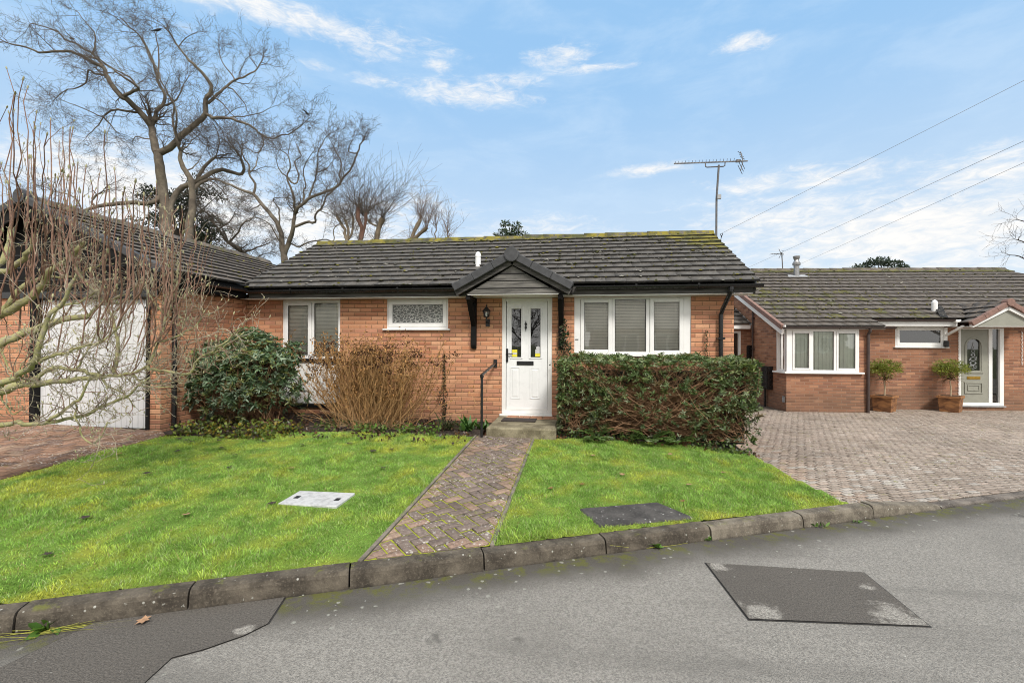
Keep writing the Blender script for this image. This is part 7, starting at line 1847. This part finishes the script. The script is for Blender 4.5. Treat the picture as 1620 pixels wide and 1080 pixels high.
for sg in (1, -1): mb.bar((-.05, 0, .82), (-.13, 0, .82 + sg * .17), .014, .014); mb.bar((-.01, -.1, .84 + sg * .05), (.01, .1, .84 + sg * .12), .01, .01)
mb.build('elements', M['aerialm'], t)
def cable(label, a, b, sag, r=.008):
    a, b = Vector(a), Vector(b); t = thing('overhead_cable', label, 'cable', tuple(a), 0, 'overhead telephone cables')
    pts = [a.lerp(b, k / 16) - Vector((0, 0, sag * 4 * (k / 16) * (1 - k / 16))) for k in range(17)]
    mb = MB(); mb.tube(pts, r, 5); mb.build('wire', M['cablem'], t); return t
M['cablem'] = plain('cable_sheath', (.30, .31, .33), .6, .1, 5)
def ext(p, q, f): p, q = Vector(p), Vector(q); return tuple(p + (q - p) * f)
c1 = cable('highest overhead telephone cable, fixed to the bungalow gable beside the aerial mast', (3.03, 2.36, 3.90), ext((3.03, 2.36, 3.90), (5.79, -.99, 5.07), 3.2), .06, .0030)
mb = MB(); mb.tube([(2.80, 2.36, 3.70), (3.0, 2.36, 3.74), (3.02, 2.36, 3.84)], .012, 6); mb.tube([(3.02 + .025 * math.cos(k), 2.36, 3.87 + .025 * math.sin(k)) for k in range(8)], .007, 5); mb.build('hook', M['bmetal'], c1)
cable('middle overhead telephone cable, passing just left of the neighbouring flue', ext((7.56, 13.41, 5.0), (6.76, .16, 4.7), -.3), ext((7.56, 13.41, 5.0), (6.76, .16, 4.7), 1.7), .03, .0038)
cable('lowest overhead telephone cable, passing right of the neighbouring flue', ext((9.75, 13.72, 5.14), (7.73, 1.31, 4.77), -.3), ext((9.75, 13.72, 5.14), (7.73, 1.31, 4.77), 1.7), .03, .0038)

def bird(label, p, s, fly, rz):
    T = thing('pigeon' if fly else 'crow', label, 'bird', p, rz)
    off = KEEP[T.name]; KEEP[T.name] = None
    mb = MB(); mb.tube([(-.20, 0, .0), (-.12, 0, .015), (0, 0, .05), (.10, 0, .09), (.15, 0, .13), (.19, 0, .135), (.225, 0, .125)] if not fly else [(-.16, 0, -.12), (-.08, 0, -.05), (0, 0, 0), (.09, 0, .03), (.14, 0, .05), (.18, 0, .045), (.2, 0, .04)], [.012, .035, .065, .055, .038, .03, .004], 9)
    if not fly:
        for y in (-.02, .02): mb.tube([(.0, y, .0), (.01, y, -.07), (.03, y, -.08)], .006, 5)
    mb.build('body', M['feather'], T, smooth=True)
    for sg in (-1, 1):
        mb = MB()
        if fly: pts = [(.07, .03, .02), (.10, .16, .16), (.05, .34, .17), (-.06, .38, .10), (-.06, .2, .10), (-.09, .04, -.01)]
        else: pts = [(.08, .055, .09), (.02, .068, .085), (-.10, .06, .045), (-.20, .03, .01), (-.08, .062, .015), (.04, .065, .04)]
        mb.face([(x, y * sg, z) for x, y, z in pts]); mb.face([(x, y * sg, z - .006) for x, y, z in pts][::-1]); mb.build('wing', M['feather'], T)
    mb = MB(); mb.face([(-.14, -.02, -.10 if fly else .0), (-.30, -.055, -.2 if fly else -.02), (-.30, .055, -.2 if fly else -.02), (-.14, .02, -.10 if fly else .0)]); mb.build('tail', M['feather'], T)
    T.scale = (s, s, s)
bird('dark pigeon flying with raised wings right of the largest bare tree', (-12.9, 12.46, 12.55), .85, True, 2.6)
bird('small dark bird perched on a twig end below the flying pigeon', (-13.0, 12.7, 11.95), .5, False, .6)
bird('crow perched high on the left limbs of the largest bare tree', (-29.0, 14.56, 18.98), 1.0, False, 2.9)
bird('crow perched on the topmost middle twigs of the largest bare tree', (-22.9, 14.11, 18.6), 1.0, False, .3)

# fallen leaves
def fallen(x, y, z, s, rz, col, label, group):
    T = MB(); a = [(0, -.5), (.18, -.32), (.42, -.36), (.26, -.05), (.46, .2), (.2, .18), (.06, .52), (-.12, .22), (-.42, .26), (-.28, 0), (-.44, -.3), (-.16, -.3)]
    c, sn = math.cos(rz), math.sin(rz)
    cv = [(.02, 0, .035)] + [(u, v, .02 + .05 * math.sin(3 * u + rz) + .12 * abs(u) * abs(v) + RNG.uniform(0, .05)) for u, v in a]
    P = [(x + s * (u * c - v * sn), y + s * (u * sn + v * c), z + s * w * 1.3) for u, v, w in cv]
    for k in range(12): T.face([P[0], P[1 + k], P[1 + (k + 1) % 12]])
    o = T.build('fallen_leaf', LEAFM[col]); o['label'] = label; o['category'] = 'leaf'; o['group'] = group
LEAFM = [plain('dark_dead_leaf', (.035, .022, .018), .8, .4, 60), plain('rust_dead_leaf', (.24, .10, .045), .8, .3, 60), plain('tan_dead_leaf', (.32, .19, .11), .8, .3, 60)]
fl = [(-4.18, -2.77, 0), (-4.57, -3.56, 0), (-5.57, -2.99, 1), (-4.99, -2.76, 0), (-4.51, -2.55, 0), (-3.09, -1.97, 0), (-2.61, -2.28, 0), (-3.69, -5.14, 0), (-2.42, -2.12, 0), (-3.66, -2.15, 0), (-2.75, -4.06, 0), (-4.6, -2.5, 0), (-4.26, -2.11, 0), (-5.2, -2.35, 0), (-5.35, -2.25, 0), (-4.9, -2.2, 0), (-3.2, -3.1, 2), (-3.9, -3.2, 0), (-2.2, -2.9, 0), (-3.3, -4.4, 2), (-5.0, -2.05, 0), (-5.5, -2.2, 0), (-5.7, -2.6, 0), (-3.0, -1.5, 0), (-2.0, -1.6, 1), (-4.05, -4.6, 0)]
for i, (x, y, c) in enumerate(fl):
    fallen(x, y, lz(x, y) + .02, RNG.uniform(.07, .11) if c == 0 else .075, RNG.uniform(0, 6.3), c, ('small dark brown fallen leaf lying on the left lawn', 'rust coloured fallen leaf lying on the left lawn', 'pale tan fallen leaf lying on the left lawn')[c], ('dark fallen leaves on the left lawn', 'rust coloured fallen leaves on the left lawn', 'tan fallen leaves on the left lawn')[c])
for x, y, c in [(-.27, -3.18, 1), (1.18, -2.78, 2), (1.21, -1.62, 2), (.5, -2.6, 2), (1.7, -2.2, 2), (.2, -1.9, 2), (.05, -3.0, 1), (1.0, -3.28, 1)]:
    fallen(x, y, lz(x, y) + .018, .07, RNG.uniform(0, 6.3), c, ('', 'rust coloured fallen leaf lying on the right lawn', 'pale tan fallen leaf lying on the right lawn')[c], ('', 'rust coloured fallen leaves on the right lawn', 'tan fallen leaves on the right lawn')[c])
fallen(-2.53, -5.50, -.108, .13, .7, 2, 'large tan oak leaf fallen on the road below the left kerb', None) if False else None
o = fallen(-2.53, -5.50, -.105, .085, .7, 2, 'large tan fallen leaf on the road against the left kerb', 'leaf on the road')

# weeds in the gutter
def weed(label, x, y, n, L, seed, cols, straw=0):
    rg = np.random.default_rng(seed); T = thing('weed', label, 'weed', (x, y, -.12)); P = np.array([[x, y, -.115]] * n) + rg.normal(size=(n, 3)) * np.array([.018, .012, .003]); P[:, 2] = np.abs(P[:, 2] + .115) - .115
    D = rg.normal(size=(n, 3)) * np.array([1, .7, .3]) + np.array([0, -.1, .55]); C = np.array([cols[i] for i in rg.integers(len(cols), size=n)]) * rg.uniform(.7, 1.3, (n, 1))
    V, F, C = leaves_np(P, D, rg.uniform(.6, 1.2, n) * L, L * .42, C, .2, .2); np_mesh('leaves', V, [F], M['leaf'], T, col=C)
    if straw:
        lines = []
        for k in range(straw):
            a = rg.normal() * .12; d = np.array(KD) * (1 if rg.random() < .75 else -1) + np.array([0, 0, .02]) + rg.normal(size=3) * .06; p = np.array([x, y, -.112]) + np.array(KN) * abs(rg.normal()) * .03
            pts, rs, _ = wander(p, unit(d), rg.uniform(.15, .45), .0025, 5, .05, 0, rg); pts = [np.array([q[0], q[1], max(q[2], -.114)]) for q in pts]; lines.append((pts, [max(r, .0012) for r in rs], np.array([.28, .28, .06]) * rg.uniform(.6, 1.3)))
        V, F, C = tubes_np(lines, 4); np_mesh('grass_stems', V, [F], M['twig'], T, col=C)
GC_ = [(.10, .20, .03), (.14, .24, .05), (.07, .15, .03)]
weed('weed clump with straw stems at the foot of the left kerb', -3.02, -5.64, 14, .10, 1, GC_, 16)
weed('small round leaved weed at the kerb joint right of the concrete cover', 1.10, -3.80, 12, .055, 2, GC_)
weed('upright little weed against the sloping kerb stone', 2.18, -3.34, 8, .05, 3, GC_)
weed('grass tuft growing at the kerb below the concrete cover', .62, -3.99, 10, .09, 4, GC_, 5)
weed('flat little weed by the dropped kerb', 2.6, -3.18, 7, .04, 5, GC_)

# ================================================================== BEHIND THE PHOTOGRAPHER: the other side of the close, seen in the glass
OH = thing('house_opposite', 'brick house straight across the road, seen only as a reflection in the window glass', 'house', (7, -24, -.1))
mb = MB(); mb.box(1.0, -28, -.4, 13, -22, 2.6); mb.build('wall', M['brick2'], OH)
mb = MB(); mb.prism([(-21.4, 2.5), (-28.6, 2.5), (-25, 4.6)], 0.6, 13.4, ax='x'); mb.build('roof', M['cap'], OH)
for x in (3.0, 5.6, 8.6, 11.4):
    mb = MB(); frame_bars(mb, x - .8, x + .8, .9, 2.2, -21.99, -21.9, .1); mb.box(x - .05, -21.99, 1.0, x + .05, -21.9, 2.1); w = mb.build('window', M['white'], OH)
    MB().face([(x - .75, -21.96, .95), (x + .75, -21.96, .95), (x + .75, -21.96, 2.15), (x - .75, -21.96, 2.15)]).build('pane', M['dark'], w)

def copy_tree(o, parent=None):
    c = o.copy(); COL.objects.link(c); c.parent = parent
    for ch in list(o.children): copy_tree(ch, c)
    return c
for x, lab in ((-15, 'brick house across the road to the left, seen only as a reflection'), (22, 'brick house across the road to the right, seen only as a reflection')):
    c = copy_tree(OH); c.location = (x, -24.5, -.1); c['label'] = lab
def low_tree(x, y, seed, lab):
    r_ = np.random.default_rng(seed); L = [(.15, .12, [(x, y, .1), (x + .05, y, .7), (x, y, 1.3)])]
    for k in range(9):
        a_ = k * .7 + r_.normal() * .2; s_ = r_.uniform(.7, 1.5); p = [(x, y, 1.2 + .05 * k)]
        for q in range(1, 5): p.append((x + math.cos(a_) * s_ * q * .45 + r_.normal() * .08, y + math.sin(a_) * s_ * q * .45, 1.3 + q * r_.uniform(.6, 1.0)))
        L.append((.07, .02, p))
    bare_tree('bare_tree', lab, L, seed, M['bark_dark'], .5, 1.0, 1, .2, .03, .012, 'trees across the road', stop=1)
low_tree(-3.1, -19, 201, 'low bare tree across the road, seen only in the door glass')
low_tree(-1.2, -21, 202, 'second low bare tree across the road, seen only in glass')

# ================================================================== SKY, SUN, CAMERA
SUN_EL, SUN_AZ = math.radians(46), math.radians(150)            # azimuth from +y towards +x: behind the camera, to the right
W = bpy.data.worlds.new('World'); SC.world = W; W.use_nodes = True
t = NT(W.node_tree); bg = t.N['Background']
sky = t.n('ShaderNodeTexSky', sky_type='NISHITA'); sky.sun_disc = False; sky.sun_elevation = SUN_EL; sky.sun_rotation = SUN_AZ
sky.air_density = 1.0; sky.dust_density = .6; sky.ozone_density = 1.6; sky.altitude = 60
gen = t.n('ShaderNodeTexCoord').outputs['Generated']
sep = t.n('ShaderNodeSeparateXYZ', {0: gen})
az = t.math('MULTIPLY', t.math('ARCTAN2', sep.outputs[0], sep.outputs[1]), 180 / PI)
el = t.math('MULTIPLY', t.math('ARCSINE', sep.outputs[2]), 180 / PI)
# cloud field: stretched noise on the dome + a handful of cloud banks
sc = t.n('ShaderNodeCombineXYZ', {0: t.math('MULTIPLY', az, .055), 1: t.math('MULTIPLY', el, .16), 2: 1.7})
n1 = t.noise(sc, 1.6, 9, .62, .35); n2 = t.noise(sc, 7.5, 9, .68, .6)
tot = None
for (a, e, w, h, amp) in CLOUDS:
    u = t.math('DIVIDE', t.math('SUBTRACT', az, a), w); v = t.math('DIVIDE', t.math('SUBTRACT', el, e), h)
    r2 = t.math('ADD', t.math('MULTIPLY', u, u), t.math('MULTIPLY', v, v))
    gsn = t.math('MULTIPLY', t.math('POWER', 2.71828, t.math('MULTIPLY', r2, -1.1)), amp)
    tot = gsn if tot is None else t.math('MAXIMUM', tot, gsn)
back = t.math('MAXIMUM', t.ss(t.math('MULTIPLY', sep.outputs[1], -1.0), -.15, .25), t.ss(el, 40, 58))   # unseen bright cloud behind and overhead, added as soft fill
tot = t.math('MAXIMUM', tot, back)
nn = t.math('ADD', t.math('MULTIPLY', n1.outputs[0], .5), t.math('MULTIPLY', n2.outputs[0], .5))
dens = t.math('ADD', t.math('MULTIPLY', tot, .80), t.math('MULTIPLY', t.math('SUBTRACT', nn, .5), 2.6))
mask = t.math('MULTIPLY', t.ss(dens, .16, 1.12), t.ss(tot, .02, .25))
# thin high veil over the blue, paler towards the horizon
veil = t.mix(t.ss(el, 2, 34), (6.1, 7.2, 8.3), (3.05, 5.4, 8.3))
streak = t.math('MULTIPLY', t.ss(n1.outputs[0], .40, .75), .34)
skyc = t.mix(.86, sky.outputs[0], veil)
skyc = t.mix(streak, skyc, (5.6, 7.0, 8.5))
CLC = t.mix(t.ss(n2.outputs[0], .3, .7), (7.2, 7.5, 7.8), (9.0, 8.7, 8.3))
col = t.mix(t.math('MULTIPLY', mask, .92), skyc, CLC)
col = t.mix(t.math('MULTIPLY', back, .8), col, (11.6, 11.3, 10.8))
t.put(bg.inputs['Color'], col); bg.inputs['Strength'].default_value = .12

sl = bpy.data.lights.new('sun', 'SUN'); sl.energy = 3.4; sl.angle = math.radians(13); sl.color = (1.0, .95, .885)
so = bpy.data.objects.new('sun', sl); COL.objects.link(so)
d = Vector((math.sin(SUN_AZ) * math.cos(SUN_EL), math.cos(SUN_AZ) * math.cos(SUN_EL), math.sin(SUN_EL)))
so.rotation_euler = (-d).to_track_quat('-Z', 'Y').to_euler(); so.location = d * 60

cam = bpy.data.cameras.new('camera'); cam.sensor_width = 36; cam.lens = 36 * 722.5856 / 1620; cam.clip_start = .05; cam.clip_end = 2000
co = bpy.data.objects.new('camera', cam); COL.objects.link(co); co.location = (0, -7.8657, 1.5385)
from mathutils import Matrix
YAW, PITCH, ROLL = .1426, .0045, .0043
co.rotation_mode = 'XYZ'
R = Matrix.Rotation(YAW, 3, 'Z') @ Matrix.Rotation(math.pi / 2 + PITCH, 3, 'X') @ Matrix.Rotation(ROLL, 3, 'Z')
co.rotation_euler = R.to_euler()
SC.camera = co
SC.view_settings.view_transform = 'Standard'; SC.view_settings.look = 'None'; SC.view_settings.exposure = 0; SC.view_settings.gamma = 1
SC.render.engine = 'CYCLES'
SC.cycles.filter_width = 1.0; SC.cycles.max_bounces = 8; SC.cycles.transparent_max_bounces = 12; SC.cycles.use_denoising = True
